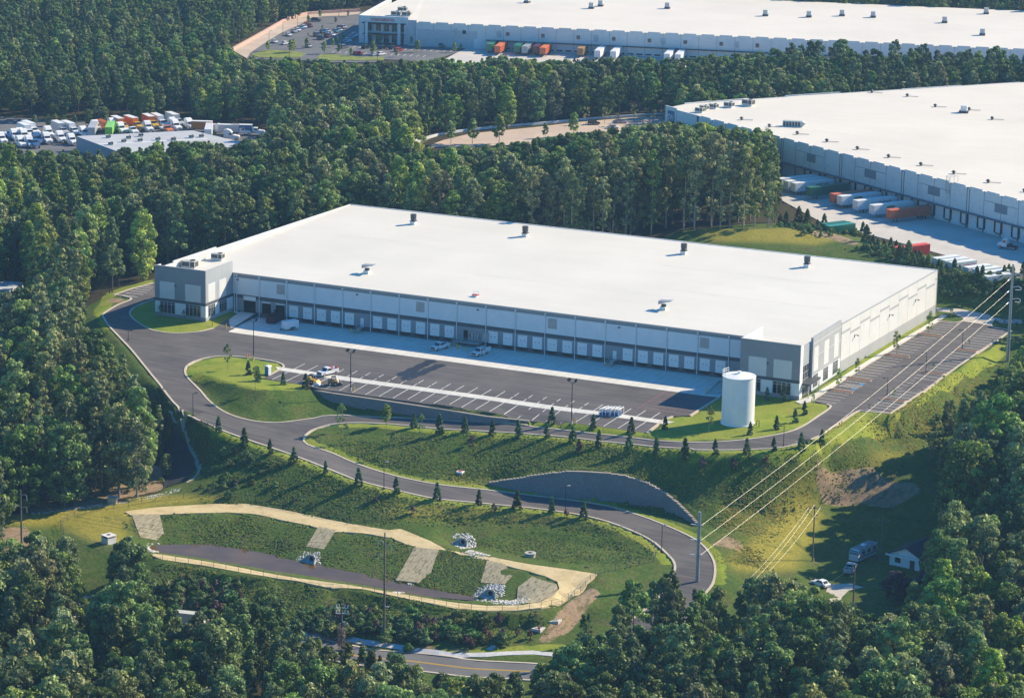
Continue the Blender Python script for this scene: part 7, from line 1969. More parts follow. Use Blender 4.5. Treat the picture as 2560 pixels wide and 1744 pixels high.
variety('purple_tree', 7, 3.6, .2, 'round', 50, 80, .4, L_PU2, BARK, 171, .2, 5)
for f_, x, y, hp, lb in (('9', 1500, 960, 190, 'dark purple-flowered tree in front of the white-gabled house'), ('9', 1700, 985, 220, 'dark purple-flowered tree right of the white-gabled house')):
    q = gnd(f_, x, y); d = float(np.dot(q - CAM, AXF)); put_tree('flowering_tree', 'purple_tree', q, (hp / K9 / (FP / d * .965)) / 7, .5, lb)
# scrub: patches nobody could count
def cloud_obj(name, polys, n, kinds_, smin, smax, label, cat='undergrowth', spread=None):
    spread = (0 if cat == 'stones' else 2.2) if spread is None else spread
    P = []
    R = np.random.default_rng(len(name) + n)
    per = max(1, n // len(polys))
    for poly in polys:
        poly = np.array(poly); lo, hi = poly.min(0), poly.max(0)
        x, y = R.uniform(lo[0], hi[0], per * 6), R.uniform(lo[1], hi[1], per * 6)
        k = pin(poly, x, y); x, y = x[k] + R.normal(size=k.sum()) * spread, y[k] + R.normal(size=k.sum()) * spread
        k = ~UNDER[nidx(GY, y), nidx(GX, x)]
        if cat != 'stones':
            for b_ in BARE: k &= ~pin(b_, x, y)
        x, y = x[k][:per], y[k][:per]
        P += list(zip(x, y, Hat(x, y) - .1))
    me = bpy.data.meshes.new(name); me.vertices.add(len(P)); me.vertices.foreach_set('co', np.array(P, np.float32).ravel())
    coll = bpy.data.collections.new(name + '_parts')
    for k, kd in enumerate(kinds_): coll.objects.link(bpy.data.objects.new('%d_%s' % (k, kd), VAR[kd][2] if kd in VAR else kd))
    for nm, typ, dat in (('idx', 'INT', R.integers(0, len(kinds_), len(P))), ('rot', 'FLOAT', R.random(len(P)) * 6.28), ('scl', 'FLOAT', R.uniform(smin, smax, len(P)))):
        a = me.attributes.new(nm, typ, 'POINT'); a.data.foreach_set('value', dat)
    o = tag(link(name, me), label, cat, kind='stuff'); scatter_mod(o, coll); return o
# tufts of long grass and weeds
def tuft(name, leaf, seed, r=.5, h=.5, n=26, sz=.34):
    R = np.random.default_rng(seed)
    V, F, T = leafcloud(np.array([[0, 0, h * .4], [r * .6, 0, h * .3], [-.4 * r, .5 * r, h * .3]]), np.array([r * .7, r * .5, r * .55]), n, sz, seed, .8, .8, .8)
    me = np_mesh(name, V, F, leaf, {'tint': ('FACE', 'FLOAT', T)}); VAR[name] = (None, None, me, h, r, 0)
L_GRS = leafm('long_grass', [(.06, .09, .013), (.105, .15, .02), (.145, .18, .028)], .4, 1.0, .5, (.85, 1.15))
L_YEL = leafm('yellow_grass', [(.10, .10, .016), (.18, .16, .028), (.24, .20, .045)], .3, 1.0, .5, (.85, 1.15))
tuft('tuft_a', L_GRS, 5); tuft('tuft_b', L_SCR, 6, .7, .7, 30, .36); tuft('tuft_c', L_YEL, 7, .45, .4); tuft('tuft_d', L_PUR, 8, .4, .5, 18, .26)
bank_up = gp('5', (400, 1400), (700, 1340), (1500, 1390), (2324, 1470), (2324, 1583)) + gp('9', (300, 200), (200, 330)) + gp('8', (2050, 200), (1900, 150), (1600, 115), (1300, 150), (1020, 190), (700, 150), (300, 60), (0, -60))
bank_lo = gp('7', (1330, 60), (1480, -60)) + gp('4', (1400, 1340), (1750, 1500), (2100, 1600)) + gp('8', (180, 235), (650, 325), (1200, 390), (1650, 440), (1900, 520), (1700, 520), (1300, 440), (700, 430), (200, 440)) + gp('7', (1900, 370), (1500, 310), (1330, 240))
inner = gp('7', (860, 410), (1250, 395), (1480, 392), (1800, 440), (2100, 500)) + gp('8', (100, 515), (380, 555), (520, 605), (400, 820), (0, 730)) + gp('7', (1900, 685), (1500, 605), (1100, 585), (940, 560))
inner2 = gp('8', (690, 640), (980, 695), (960, 830), (930, 900), (700, 870), (560, 845), (640, 770))
east_b = gp('8', (1100, 560), (1700, 560), (2000, 640), (1850, 720), (1400, 690), (1000, 620))
sw_b = gp('7', (1000, 720), (1500, 790), (2000, 880), (2324, 920)) + gp('8', (500, 990), (1000, 1060), (1350, 1050), (1300, 1150), (900, 1200), (300, 1150), (0, 1130)) + gp('7', (1900, 1100), (1100, 980))
cloud_obj('long_grass', [bank_up, bank_up, bank_up, bank_lo, bank_lo, inner, inner2, east_b, sw_b, sw_b], 62000, ['tuft_a', 'tuft_b', 'tuft_a', 'tuft_a', 'tuft_a', 'tuft_c', 'tuft_a', 'tuft_b', 'tuft_a', 'tuft_d'], .16, .5, 'long rough grass and weeds on the unmown banks', 'long grass')
cloud_obj('yellow_grass', [gp('9', (400, 700), (750, 350), (960, 150), (1300, 100), (1380, 20), (1000, 60), (600, 200), (350, 330), (480, 560), (620, 750)), gp('6', (1300, 1300), (1900, 1050), (2200, 900), (2100, 1150), (1500, 1450))], 11000, ['tuft_c', 'tuft_a', 'tuft_c'], .2, .6, 'yellowish grass on the slope below the east car park', 'grass')
cloud_obj('scrub', [gp('7', (1350, 120), (1600, 200), (2000, 290), (2050, 340), (1650, 280), (1350, 230)), gp('7', (1400, -20), (1800, 90), (1700, 200), (1380, 80))], 70, ['shrub', 'tuft_b', 'shrub'], .3, .75, 'dense scrub on the bank between drive and basin')
cloud_obj('thicket', [gp('8', (200, 1060), (600, 1080), (1100, 1090), (1130, 1150), (900, 1240), (500, 1210), (150, 1160)), gp('7', (1050, 930), (1450, 900), (1520, 960), (1400, 1010), (1080, 1010)), gp('7', (2000, 1080), (2250, 1080), (2300, 1160), (2050, 1150))], 230, ['shrub', 'purple_bush', 'shrub', 'shrub'], .55, 1.25, 'dark thicket of shrubs between the basin and the public road')
cloud_obj('undergrowth', [gp('7', (0, 380), (200, 370), (740, 300), (1000, 240), (1050, 100), (800, 50), (300, 100), (0, 150))], 160, ['shrub', 'tuft_b', 'tuft_a'], .3, .8, 'scattered undergrowth on the floor of the western wood')
cloud_obj('slope_scrub', [gp('j', (1080, 1200), (1600, 1240), (2150, 1260), (2100, 1500), (1400, 1500), (1080, 1480)), gp('i', (0, 1090), (500, 1100), (640, 1150), (1200, 1162), (1300, 1200), (600, 1200)), gp('j', (0, 790), (300, 850), (500, 980), (900, 1090), (700, 1060), (300, 940), (0, 830))], 900, ['tuft_b', 'tuft_a', 'shrub', 'tuft_d'], .3, .8, 'weedy scrub on the bank behind the new warehouse')
cloud_obj('bank_scrub', [gp('j', (560, 990), (900, 1100), (1100, 1180), (1400, 1215), (1800, 1235), (2150, 1240), (2150, 1262), (1700, 1258), (1080, 1210), (700, 1100))], 130, ['shrub', 'young_pine', 'shrub'], .35, .6, 'low green scrub along the crest hiding the foot of the stored trailers', spread=.6)
# ================================================================ street furniture and small works
def mpx(q, px_src):
    d = float(np.dot(np.asarray(q) - CAM, AXF)); return px_src / (FP / d * .965)
def pole_h(f_, x, y, hp):
    q = gnd(f_, x, y); return q, mpx(q, hp / FRAMES[f_][2])
# tall double-headed yard lights
for (f_, x, y, hp), lb in zip((('4', 1637, 862, 252), ('4', 2263, 1062, 250), ('D', 110, 1082, 412)), ('beside the grass mound, left of the lorry park', 'standing at the left part of the guard rail', 'standing near the right end of the lorry park')):
    q, h = pole_h(f_, x, y, hp)
    r = thing('yard_light', 'tall black pole with two flood heads ' + lb, 'light pole', tuple(q), 0, 'tall yard lights of the lorry park')
    MB().cyl((0, 0, 0), (0, 0, .7), .3, .28, 10).build('base', CONC, r)
    m = MB(); m.cyl((0, 0, .7), (0, 0, h - .3), .13, .09, 8); m.tube([(-.9, 0, h - .1), (0, 0, h - .5), (.9, 0, h - .1)], .06); m.build('pole', BLACK, r)
    for s_ in (-1, 1):
        m = MB(); m.add([(s_ * .6, -.35, h - .1), (s_ * 1.3, -.35, h + .1), (s_ * 1.15, .45, h + .55), (s_ * .5, .45, h + .3), (s_ * .65, -.3, h + .12), (s_ * 1.25, -.3, h + .3), (s_ * 1.1, .5, h + .72), (s_ * .5, .5, h + .5)],
                        [(0, 1, 2, 3), (7, 6, 5, 4), (0, 4, 5, 1), (1, 5, 6, 2), (2, 6, 7, 3), (3, 7, 4, 0)]); m.build('flood_head', BLACK, r)
SL = [('6', 1440, 1092, 112, 'beside the small island of the east car park nearest the road'), ('6', 1690, 946, 130, 'in the middle of the outer row of the east car park'), ('6', 1925, 792, 122, 'near the far end of the outer row of the east car park'),
      ('6', 771, 1422, 135, 'on the verge below the white tank'), ('4', 828, 737, 62, 'at the kerb left of the office lawn'), ('4', 1246, 1226, 148, 'at the west kerb of the drive above the junction'),
      ('8', 335, 236, 176, 'on the outer verge at the left part of the lower drive'), ('8', 1506, 387, 174, 'in front of the tall curved retaining wall'), ('8', 2127, 642, 178, 'on the grass inside the last bend'), ('4', 708, 432, 150, 'at the trees beyond the west office bays'), ('6', 2278, 640, 100, 'by the trees at the far right'),
      ('c', 655, 600, 148, 'nearest on the verge by the far tan road'), ('c', 856, 498, 172, 'second along the far tan road'), ('c', 1066, 402, 165, 'third along the far tan road'), ('c', 1226, 262, 70, 'fourth along the far tan road'), ('c', 1668, 238, 66, 'last along the far tan road'), ('c', 947, 838, 250, 'on the grass in front of the far car park'), ('e', 370, 755, 260, 'before the distant office front')]
for k, (f_, x, y, hp, lb) in enumerate(SL):
    q, h = pole_h(f_, x, y, hp)
    r = thing('street_light', 'slim light pole ' + lb, 'light pole', tuple(q), rad(200) if f_ == '6' else rad(60), 'slim light poles')
    m = MB(); m.cyl((0, 0, -.1), (0, 0, .35), .22, n=8); m.cyl((0, 0, .35), (0, 0, h), .085, .065, 8); m.build('pole', BLACK, r)
    m = MB(); m.box(0, 1.0, -.05, .05, h - .12, h - .04); m.box(.6, 1.25, -.2, .2, h - .16, h); m.build('lamp_head', BLACK if k not in (6, 7, 8) else STEEL, r)
for f_, x, y, hp, lb in (('6', 1168, 920, 52, 'just right of the east tower'), ('6', 1184, 905, 30, 'second right of the east tower'), ('6', 1418, 770, 55, 'midway along the east wall'), ('6', 1708, 575, 40, 'at the far corner of the east wall')):
    q, h = pole_h(f_, x, y, hp)
    r = thing('short_lamp_post', 'short thin post by the white east wall, ' + lb, 'post', tuple(q), 0, 'short posts along the east wall')
    m = MB(); m.cyl((0, 0, 0), (0, 0, h), .07, n=8); m.build('post', STEEL, r); m = MB(); m.cyl((0, 0, h), (0, 0, h + .25), .14, n=8); m.build('head', BLACK, r)
# bollards
BO = [('4', 1373, 648), ('4', 1460, 662), ('4', 1575, 540), ('4', 1656, 548), ('C', 880, 650), ('C', 938, 662), ('C', 962, 672), ('C', 1030, 688), ('k', 1540, 465), ('k', 1628, 475), ('4', 1596, 858), ('4', 1632, 868), ('D', 100, 1078), ('D', 150, 1076), ('5', 143, 1070), ('D', 437, 525), ('D', 500, 530), ('6', 1131, 1298), ('6', 1147, 1290), ('6', 1060, 1345), ('6', 1036, 1352), ('D', 1415, 785)]
WH = ['left of the ramp foot', 'right of the ramp foot', 'left of the drive-in door', 'right of the drive-in door', 'leftmost below the stair by the service truck', 'second below the stair by the service truck', 'third below the stair by the service truck', 'behind the open truck door', 'left of the western steel stair', 'right of the western steel stair',
      'left of the first yard light', 'right of the first yard light', 'left of the yard light by the lorry park end', 'right of the yard light by the lorry park end', 'beside the middle yard light', 'left of the eastern steel stair', 'right of the eastern steel stair', 'left of the upper pair on the road verge', 'right of the upper pair on the road verge', 'right of the lower pair on the road verge', 'left of the lower pair on the road verge', 'at the foot of the eastern ramp']
b0 = None
for (f_, x, y), w_ in zip(BO, WH):
    q = gnd(f_, x, y); lb = 'yellow bollard ' + w_
    if b0 is None:
        b0 = thing('bollard', lb, 'bollard', tuple(q + np.array([0, 0, .05])), 0, 'yellow safety bollards')
        m = MB(); m.cyl((0, 0, 0), (0, 0, 1.15), .14, n=10); m.cyl((0, 0, 1.15), (0, 0, 1.24), .14, .05, n=10); m.build('post', YELLOW, b0)
        m = MB(); m.cyl((0, 0, -.05), (0, 0, .06), .24, n=10); m.build('foot', CONC, b0)
    else: dup(b0, tuple(q + np.array([0, 0, .05])), 0, lb)
# guard rails
def rail(name, P, label, post=2.4, h=.95, mat=DKSTEEL, bars=((.55, .8),), cat='guard rail', pw=.08, thin=False):
    Q = dens(P, post); Q[:, 2] = Hat(Q[:, 0], Q[:, 1]); c = Q[len(Q) // 2]
    r = thing(name, label, cat, tuple(c))
    Lq = Q - c
    for p in Lq:
        m = MB(); m.box(-pw, pw, -pw, pw, -.2, h); o = m.build('post', mat, r); o.location = tuple(p)
    m = MB()
    for a, b in zip(Lq[:-1], Lq[1:]):
        for z0, z1 in bars:
            d = (b - a)[:2] / max(1e-6, np.linalg.norm((b - a)[:2])); n_ = np.array([d[1], -d[0]]) * (pw + .03); n2 = np.array([d[1], -d[0]]) * (pw + .09) if not thin else n_ * .3
            vs = [(a[0] + n_[0], a[1] + n_[1], a[2] + z0), (b[0] + n_[0], b[1] + n_[1], b[2] + z0), (b[0] + n2[0], b[1] + n2[1], b[2] + z0), (a[0] + n2[0], a[1] + n2[1], a[2] + z0)]
            vs += [(v[0], v[1], v[2] + z1 - z0) for v in vs]
            m.add(vs, [(0, 3, 2, 1), (4, 5, 6, 7), (0, 1, 5, 4), (1, 2, 6, 5), (2, 3, 7, 6), (3, 0, 4, 7)])
    m.build('beam', mat, r)
    return r
rail('guard_rail', np.array([[60.5, -57.3, 0], [75, -57.4, 0], [95, -57.5, 0], [115.5, -57.8, 0]]), 'dark steel guard rail along the lower edge of the lorry park')
rail('guard_rail', offs(K_BULB[(K_BULB[:, 2] < -1.8) & (K_BULB[:, 2] > -4.4)], -1.1), 'dark steel guard rail on the outer side of the drive above the junction')
FP_ = seq('7', (392, 455, -14.4), (480, 410, -14.2), (640, 375, -14), (830, 348, -13.8), (1000, 318, -13.5), (1370, 292, -13.2), (1600, 318, -13), (1900, 360, -13), (2150, 415, -13), '8', (150, 448, -12.9), (520, 440, -12.7), (800, 440, -12.7), (1100, 450, -12.7), (1380, 465, -12.9), (1700, 510, -13.2), (1950, 545, -13.4), (2060, 600, -13.6), (2098, 660, -13.9), (2075, 715, -14.1), (1900, 742, -14.1), (1760, 775, -13.8),
          (1700, 805, -13.8), (1605, 885, -14), (1485, 955, -14.3), (1350, 1002, -14.5), (1200, 1022, -14.6), (900, 1016, -14.6), (500, 948, -14.6), (200, 884, -14.6), '7', (2150, 872, -14.6), (1700, 800, -14.6), (1300, 730, -14.6), (1050, 695, -14.6), (860, 655, -14.8), (665, 610, -15), (500, 565, -15), (410, 510, -14.8), (392, 455, -14.4))
rail('basin_fence', FP_, 'thin chain-link fence with slim posts running round the basin', 3.6, 1.35, pm('fence_grey', (.10, .10, .09), .6), ((1.3, 1.34), (.65, .67), (.05, .07)), 'fence', .035, True)
rail('car_park_fence', at('6', 2115, 800, -.3)[None, :] * np.array([[1], [1]]) + np.array([[0, 0, 0], [4.5, 7, 0]]), 'short black picket fence beside the far end of the east car park', 1.6, 1.5, BLACK, ((1.4, 1.46), (.8, .84), (.2, .25)), 'fence', .05, True)
# mulch islands in the east car park
MUL = pm('mulch', (.14, .075, .05), 1, var=.35, scale=2, world_pos=True)
for k, (xa, xb, y) in enumerate([(171.7, 178.2, -1.7), (171.9, 178.7, 11.6), (172.6, 179.8, 39.6), (173.2, 180.6, 65.8), (185.6, 192.5, -3.2), (186.4, 192.9, 27), (187.2, 193.6, 54.2)]):
    w_ = 1.15; pts = []
    sgn = 1 if k < 4 else -1
    if sgn > 0: pts = [(xa, y - w_), (xb - w_, y - w_)] + [(xb - w_ + w_ * math.cos(a), y + w_ * math.sin(a)) for a in np.linspace(-1.2, 1.2, 7)] + [(xb - w_, y + w_), (xa, y + w_)]
    else: pts = [(xb, y + w_), (xa + w_, y + w_)] + [(xa + w_ - w_ * math.cos(a), y + w_ * math.sin(a)) for a in np.linspace(1.2, -1.2, 7)] + [(xa + w_, y - w_), (xb, y - w_)]
    drape('island_kerb', pts, KERBM, .17, 3, skirt=.25)
    c_ = np.mean(pts, 0); drape('mulch_bed', [tuple(c_ + (np.array(p) - c_) * np.array([.93, .76])) for p in pts], MUL, .22, 3, skirt=.06)
for f_, x, y in (('z', 0, 0),): pass
# culverts, stones, concrete boxes
def culvert(f_, x, y, lb, rz, s=1.0):
    q = gnd(f_, x, y)
    r = thing('culvert', lb, 'culvert', tuple(q), rz); r.scale = (s, s, s)
    m = MB()
    m.add([(-1.5, 0, -.5), (1.5, 0, -.5), (1.5, 0, 1.5), (.9, 0, 2.0), (-.9, 0, 2.0), (-1.5, 0, 1.5), (-1.5, .35, -.5), (1.5, .35, -.5), (1.5, .35, 1.5), (.9, .35, 2.0), (-.9, .35, 2.0), (-1.5, .35, 1.5)],
          [(0, 1, 2, 3, 4, 5), (11, 10, 9, 8, 7, 6), (2, 8, 9, 3), (3, 9, 10, 4), (4, 10, 11, 5)])
    for s_ in (-1, 1):
        m.add([(s_ * 1.5, 0, -.5), (s_ * 2.6, -2.0, -.5), (s_ * 2.6, -2.0, .3), (s_ * 1.5, 0, 1.5), (s_ * 1.75, .1, -.5), (s_ * 2.85, -1.9, -.5), (s_ * 2.85, -1.9, .3), (s_ * 1.75, .1, 1.5)],
              [(0, 1, 2, 3), (7, 6, 5, 4), (3, 2, 6, 7), (1, 5, 6, 2), (0, 3, 7, 4)])
    m.add([(-2.6, -2, .02), (2.6, -2, .02), (1.5, 0, .02), (-1.5, 0, .02), (-2.6, -2, -.3), (2.6, -2, -.3)], [(0, 1, 2, 3), (0, 4, 5, 1)])
    m.build('headwall', CONC, r)
    m = MB(); m.cyl((0, -.05, .85), (0, .2, .85), .72, n=20, caps=False); m.cyl((0, -.03, .85), (0, -.01, .85), .68, n=20); m.build('pipe_mouth', OPENM, r)
culvert('7', 2010, 700, 'concrete culvert mouth opening onto the pond water in mid bank', rad(-12), .72)
culvert('8', 845, 592, 'concrete culvert mouth ringed with stones behind the straw track', rad(-10), .75)
culvert('8', 1022, 925, 'concrete culvert mouth below a heap of blue-white stones at the pond end', rad(-5), .75)
stone = []
for k in range(4):
    R = np.random.default_rng(40 + k); bm_v = []
    phi = (1 + 5 ** .5) / 2
    ico = np.array([(-1, phi, 0), (1, phi, 0), (-1, -phi, 0), (1, -phi, 0), (0, -1, phi), (0, 1, phi), (0, -1, -phi), (0, 1, -phi), (phi, 0, -1), (phi, 0, 1), (-phi, 0, -1), (-phi, 0, 1)]) / 1.9
    ico = ico * R.uniform(.7, 1.25, (12, 1)) * np.array([1, .8, .6]) * .38
    fc = [(0, 11, 5), (0, 5, 1), (0, 1, 7), (0, 7, 10), (0, 10, 11), (1, 5, 9), (5, 11, 4), (11, 10, 2), (10, 7, 6), (7, 1, 8), (3, 9, 4), (3, 4, 2), (3, 2, 6), (3, 6, 8), (3, 8, 9), (4, 9, 5), (2, 4, 11), (6, 2, 10), (8, 6, 7), (9, 8, 1)]
    me = np_mesh('stone_%d' % k, ico, np.array(fc), pm('pale_stone_%d' % k, [(.52, .50, .46), (.44, .42, .39), (.58, .55, .50), (.40, .42, .45)][k], .9, var=.2))
    VAR['stone_%d' % k] = (None, None, me, 1, 1, 0)
SK = ['stone_0', 'stone_1', 'stone_2', 'stone_3']
cloud_obj('riprap', [gp('7', (940, 575), (1030, 588), (1040, 640), (970, 645))], 150, SK, .6, 1.3, 'pile of pale stones at the west end of the pond', 'stones')
cloud_obj('riprap', [gp('7', (1900, 690), (1960, 640), (2065, 640), (2070, 715), (1940, 728))], 260, SK, .6, 1.2, 'pale stones heaped round the culvert in the middle of the pond bank', 'stones')
cloud_obj('riprap', [gp('8', (765, 560), (800, 522), (880, 518), (925, 560), (925, 605), (830, 622))], 260, SK, .6, 1.2, 'ring of pale stones round the culvert behind the track', 'stones')
cloud_obj('riprap', [gp('8', (835, 640), (900, 628), (1022, 662), (985, 692), (830, 658))], 420, SK, .5, 1.1, 'patch of white stones across the straw track', 'stones')
cloud_obj('riprap', [gp('8', (385, 900), (490, 840), (520, 850), (430, 908))], 160, SK, .5, 1.2, 'line of stones crossing the water', 'stones')
cloud_obj('riprap', [gp('8', (905, 930), (950, 870), (1040, 840), (1110, 855), (1110, 925), (1040, 940)), gp('8', (920, 945), (1100, 950), (1280, 935), (1270, 965), (1180, 985), (1000, 975))], 640, SK, .6, 1.3, 'heap of blue-white stones spilling round the culvert at the pond end', 'stones')
cloud_obj('riprap', [gp('7', (190, 390), (500, 350), (740, 318), (1050, 262), (1190, 195), (1215, 215), (1080, 280), (740, 338), (450, 370), (200, 402))], 900, SK, .4, 1.0, 'long line of pale stones in the ditch along the western wood', 'stones')
cloud_obj('riprap', [gp('6', (2120, 590), (2300, 600), (2320, 625), (2180, 625))], 160, SK, .5, 1.1, 'pale stones by the gravel beyond the east car park', 'stones')
cloud_obj('riprap', [gp('8', (1000, 1260), (1040, 1240), (1062, 1250), (1030, 1275))], 70, SK, .5, 1.1, 'small stone pile where the thicket meets the mown strip', 'stones')
mb = MB(); ribbon(mb, seq('4', (1100, 1272, -6.3), (1150, 1320, -7.2), (1215, 1400, -8.8), (1265, 1490, -10.3), (1290, 1560, -11), '7', (1302, 90, -11.6), (1285, 140, -12), (1250, 175, -12.3), (1210, 200, -12.6)), -.5, .5, .12, .3)
tag(mb.build('ditch_lining', pm('lining_concrete', (.34, .31, .25), .9, world_pos=True)), kind='structure')
GRV = pm('pale_gravel', (.46, .42, .36), 1, var=.2, scale=1.5, world_pos=True)
drape('gravel_track', gp('6', (1760, 530), (1900, 535), (2090, 572), (2140, 600), (2110, 645), (2040, 632), (1940, 618), (1930, 595), (1850, 560), (1760, 548)), GRV, .1, 3, skirt=.1)
drape('gravel_drive', gp('9', (1060, 850), (1200, 845), (1290, 870), (1190, 890), (1150, 930), (1120, 1000), (1040, 920)), GRV, .08, 3, skirt=.1)
q = gnd('7', 703, 580)
r = thing('inlet_box', 'white concrete inlet box with dark side slots west of the pond', 'drain inlet', tuple(q), rad(-20))
m = MB(); m.box(-1.2, 1.2, -1.2, 1.2, -.4, 1.3); m.box(-1.3, 1.3, -1.3, 1.3, 1.65, 1.85)
for a, b in ((-1.15, -1.15), (1.0, -1.15), (1.0, 1.0), (-1.15, 1.0)): m.box(a, a + .15, b, b + .15, 1.3, 1.65)
m.build('box_body', pm('fresh_concrete', (.62, .6, .57), .85), r)
m = MB(); m.box(-.95, .95, -.95, .95, 1.3, 1.6); m.build('slot', OPENM, r)
m = MB(); m.box(-.4, .4, -.4, .4, 1.85, 1.92); m.build('lid', DKSTEEL, r)
q = gnd('7', 728, 322)
r = thing('drain_box', 'square tan masonry drain box beside the stone ditch at the wood edge', 'drain inlet', tuple(q), .3)
m = MB(); m.box(-1, 1, -1, 1, -.4, 1.2); m.build('box_body', pm('tan_block', (.4, .34, .25), .9), r); m = MB(); m.box(-1.1, 1.1, -1.1, 1.1, 1.2, 1.35); m.build('lid', CONC, r)
q = gnd('8', 1280, 672)
r = thing('catch_basin', 'round-cornered grey catch basin standing in the grass hollow', 'drain inlet', tuple(q), .3)
m = MB(); m.cyl((0, 0, -.3), (0, 0, .8), 1.15, n=12); m.build('body', CONC, r); m = MB(); m.cyl((0, 0, .8), (0, 0, 1.0), 1.3, n=12); m.build('lid', CONC, r); m = MB(); m.cyl((0, 0, 1.0), (0, 0, 1.08), .45, n=10); m.build('cover', DKSTEEL, r)
for pts, lb, red in (([(1400, 1098), (1425, 1080), (1485, 1085), (1460, 1110)], 'pale rectangular concrete slab on the bare soil near the right end', False), ([(1285, 1150), (1320, 1122), (1380, 1130), (1345, 1165)], 'pale slab with a steel hatch and a red valve among the weeds', True)):
    P_ = gp('8', *pts); c_ = np.mean(P_, 0); z_ = hz(*c_)
    r = thing('vault_slab', lb, 'slab', (c_[0], c_[1], z_)); m = MB(); m.prism([tuple(np.array(p) - c_) for p in P_], -.5, .35); m.build('slab', pm('slab_concrete', (.55, .52, .48), .9), r)
    m = MB(); m.prism([tuple((np.array(p) - c_) * .55) for p in P_], .35, .42); m.build('hatch', STEEL, r)
    if red: m = MB(); m.cyl((.6, -1.0, .3), (.6, -1.0, 1.1), .16, n=8); m.cyl((.3, -1.0, .8), (.9, -1.0, .8), .1, n=8); m.build('valve', REDM, r)
for f_, x, y, lb in (('8', 828, 128, 'small red and white inlet cover on the grass above the lower drive'), ('8', 2206, 1345 - 20, 'rusty drain grate at the kerb of the entrance')):
    if lb.startswith('rusty'): continue
    q = gnd(f_, x, y); r = thing('inlet_cover', lb, 'drain cover', tuple(q)); m = MB(); m.box(-.8, .8, -.7, .7, -.2, .3); m.build('slab', WHITE2, r); m = MB(); m.box(-.4, .4, -.3, .3, .3, .4); m.build('grate', REDM, r)
# hydrants
for f_, x, y, lb in (('4', 1603, 848, 'red fire hydrant beside the first yard light'), ('8', 878, 1290, 'dark fire hydrant beside the sidewalk below the thicket')):
    q = gnd(f_, x, y); r = thing('fire_hydrant', lb, 'fire hydrant', tuple(q)); m = MB(); m.cyl((0, 0, 0), (0, 0, .8), .14, n=10); m.cyl((0, 0, .8), (0, 0, .98), .16, .04, n=10); m.build('barrel', REDM if f_ == '4' else DKSTEEL, r)
    m = MB(); m.cyl((-.25, 0, .55), (.25, 0, .55), .07, n=8); m.build('nozzle', STEEL, r)
# transformer box / white cabin below the trees
q = gnd('7', 1215, 1110)
r = thing('white_van', 'white box van whose roof shows above the bottom treetops', 'van', (q[0], q[1], q[2] + .1), rad(10))
m = MB(); m.box(-2.8, 2.2, -1.0, 1.0, .5, 2.7); m.yprism([(2.2, .5), (2.2, 2.3), (2.5, 2.2), (3.0, 1.4), (3.7, 1.2), (3.7, .5)], -.98, .98); m.build('body', pm('van_cream', (.5, .5, .44), .5), r)
m = MB(); m.yprism([(2.52, 2.2), (3.02, 1.45), (3.08, 1.47), (2.58, 2.24)], -.85, .85); m.build('window', GLASS, r)
for x_ in (-1.8, 2.7):
    for y_ in (-.9, .9): wheel(r, x_, y_, .36, .22)
# power poles
def wire(mb, a, b, sag, r, n=14):
    pts = [tuple(np.array(a) * (1 - t) + np.array(b) * t - np.array([0, 0, sag * 4 * t * (1 - t)])) for t in np.linspace(0, 1, n + 1)]
    mb.tube(pts, r, 5)
q1, h1 = pole_h('6', 2217, 872, 618)
PSTEEL = pm('pole_steel', (.30, .33, .36), .45, .4)
P1_ = thing('transmission_pole', 'tall grey steel transmission pole at the right edge carrying three wires', 'utility pole', tuple(q1))
m = MB(); m.cyl((0, 0, -.5), (0, 0, h1), .48, .24, 12); m.build('pole', PSTEEL, P1_)
az = [h1 - 3.4, h1 - 6.7, h1 - 9.9]
for z in az:
    m = MB(); m.tube([(.2, 0, z + .6), (1.7, .5, z + .9), (2.3, .8, z + .5), (2.2, .8, z - .1), (.9, .4, z - .1)], .1); m.build('arm', WHITE, P1_)
q2 = gnd('9', 215, 832); h2 = mpx(q2, 455 / K9)
P2_ = thing('transmission_pole', 'grey steel transmission pole standing in the bend of the lower drive', 'utility pole', tuple(q2))
m = MB(); m.cyl((0, 0, -.5), (0, 0, h2), .42, .34, 12); m.build('pole', PSTEEL, P2_)
def h_at(q, f_, x, y):   # height above q where the vertical line through q meets pixel row
    zz = np.linspace(0, 40, 400); pr = proj(np.column_stack([np.full(400, q[0]), np.full(400, q[1]), q[2] + zz])); return float(zz[np.argmin(abs(pr[:, 1] - spx(f_, x, y)[1]))])
hw = [h_at(q2, '9', 0, y) for y in (465, 563, 658)]; hv_ = [h_at(q1, '6', 0, y) for y in (340, 415, 490)]
for z in hw:
    m = MB(); m.tube([(-.3, -.1, z), (-1.7, -.6, z + .05)], .09); m.tube([(.3, .1, z), (.9, .3, z - .1)], .1); m.build('arm', WHITE, P2_)
WIREM = pm('bright_conductor', (.5, .48, .43), .45, .2)
for k, lb in enumerate(('highest', 'middle', 'lowest')):
    a = np.array([q1[0] - .4, q1[1] - .3, q1[2] + hv_[k]]); b = np.array([q2[0] + .5, q2[1] + .3, q2[2] + hw[k]])
    m = MB(); wire(m, (0, 0, 0), tuple(b - a), 1.6, .022); o = m.build('power_line', WIREM); o.location = tuple(a); tag(o, lb + ' of three bright power lines crossing from the right edge to the bend', 'power line', 'bright power lines')
    ins = MB(); ins.tube([(0, 0, 0), tuple((b - a) * .012)], .14); o2 = ins.build('insulator', WHITE, o)
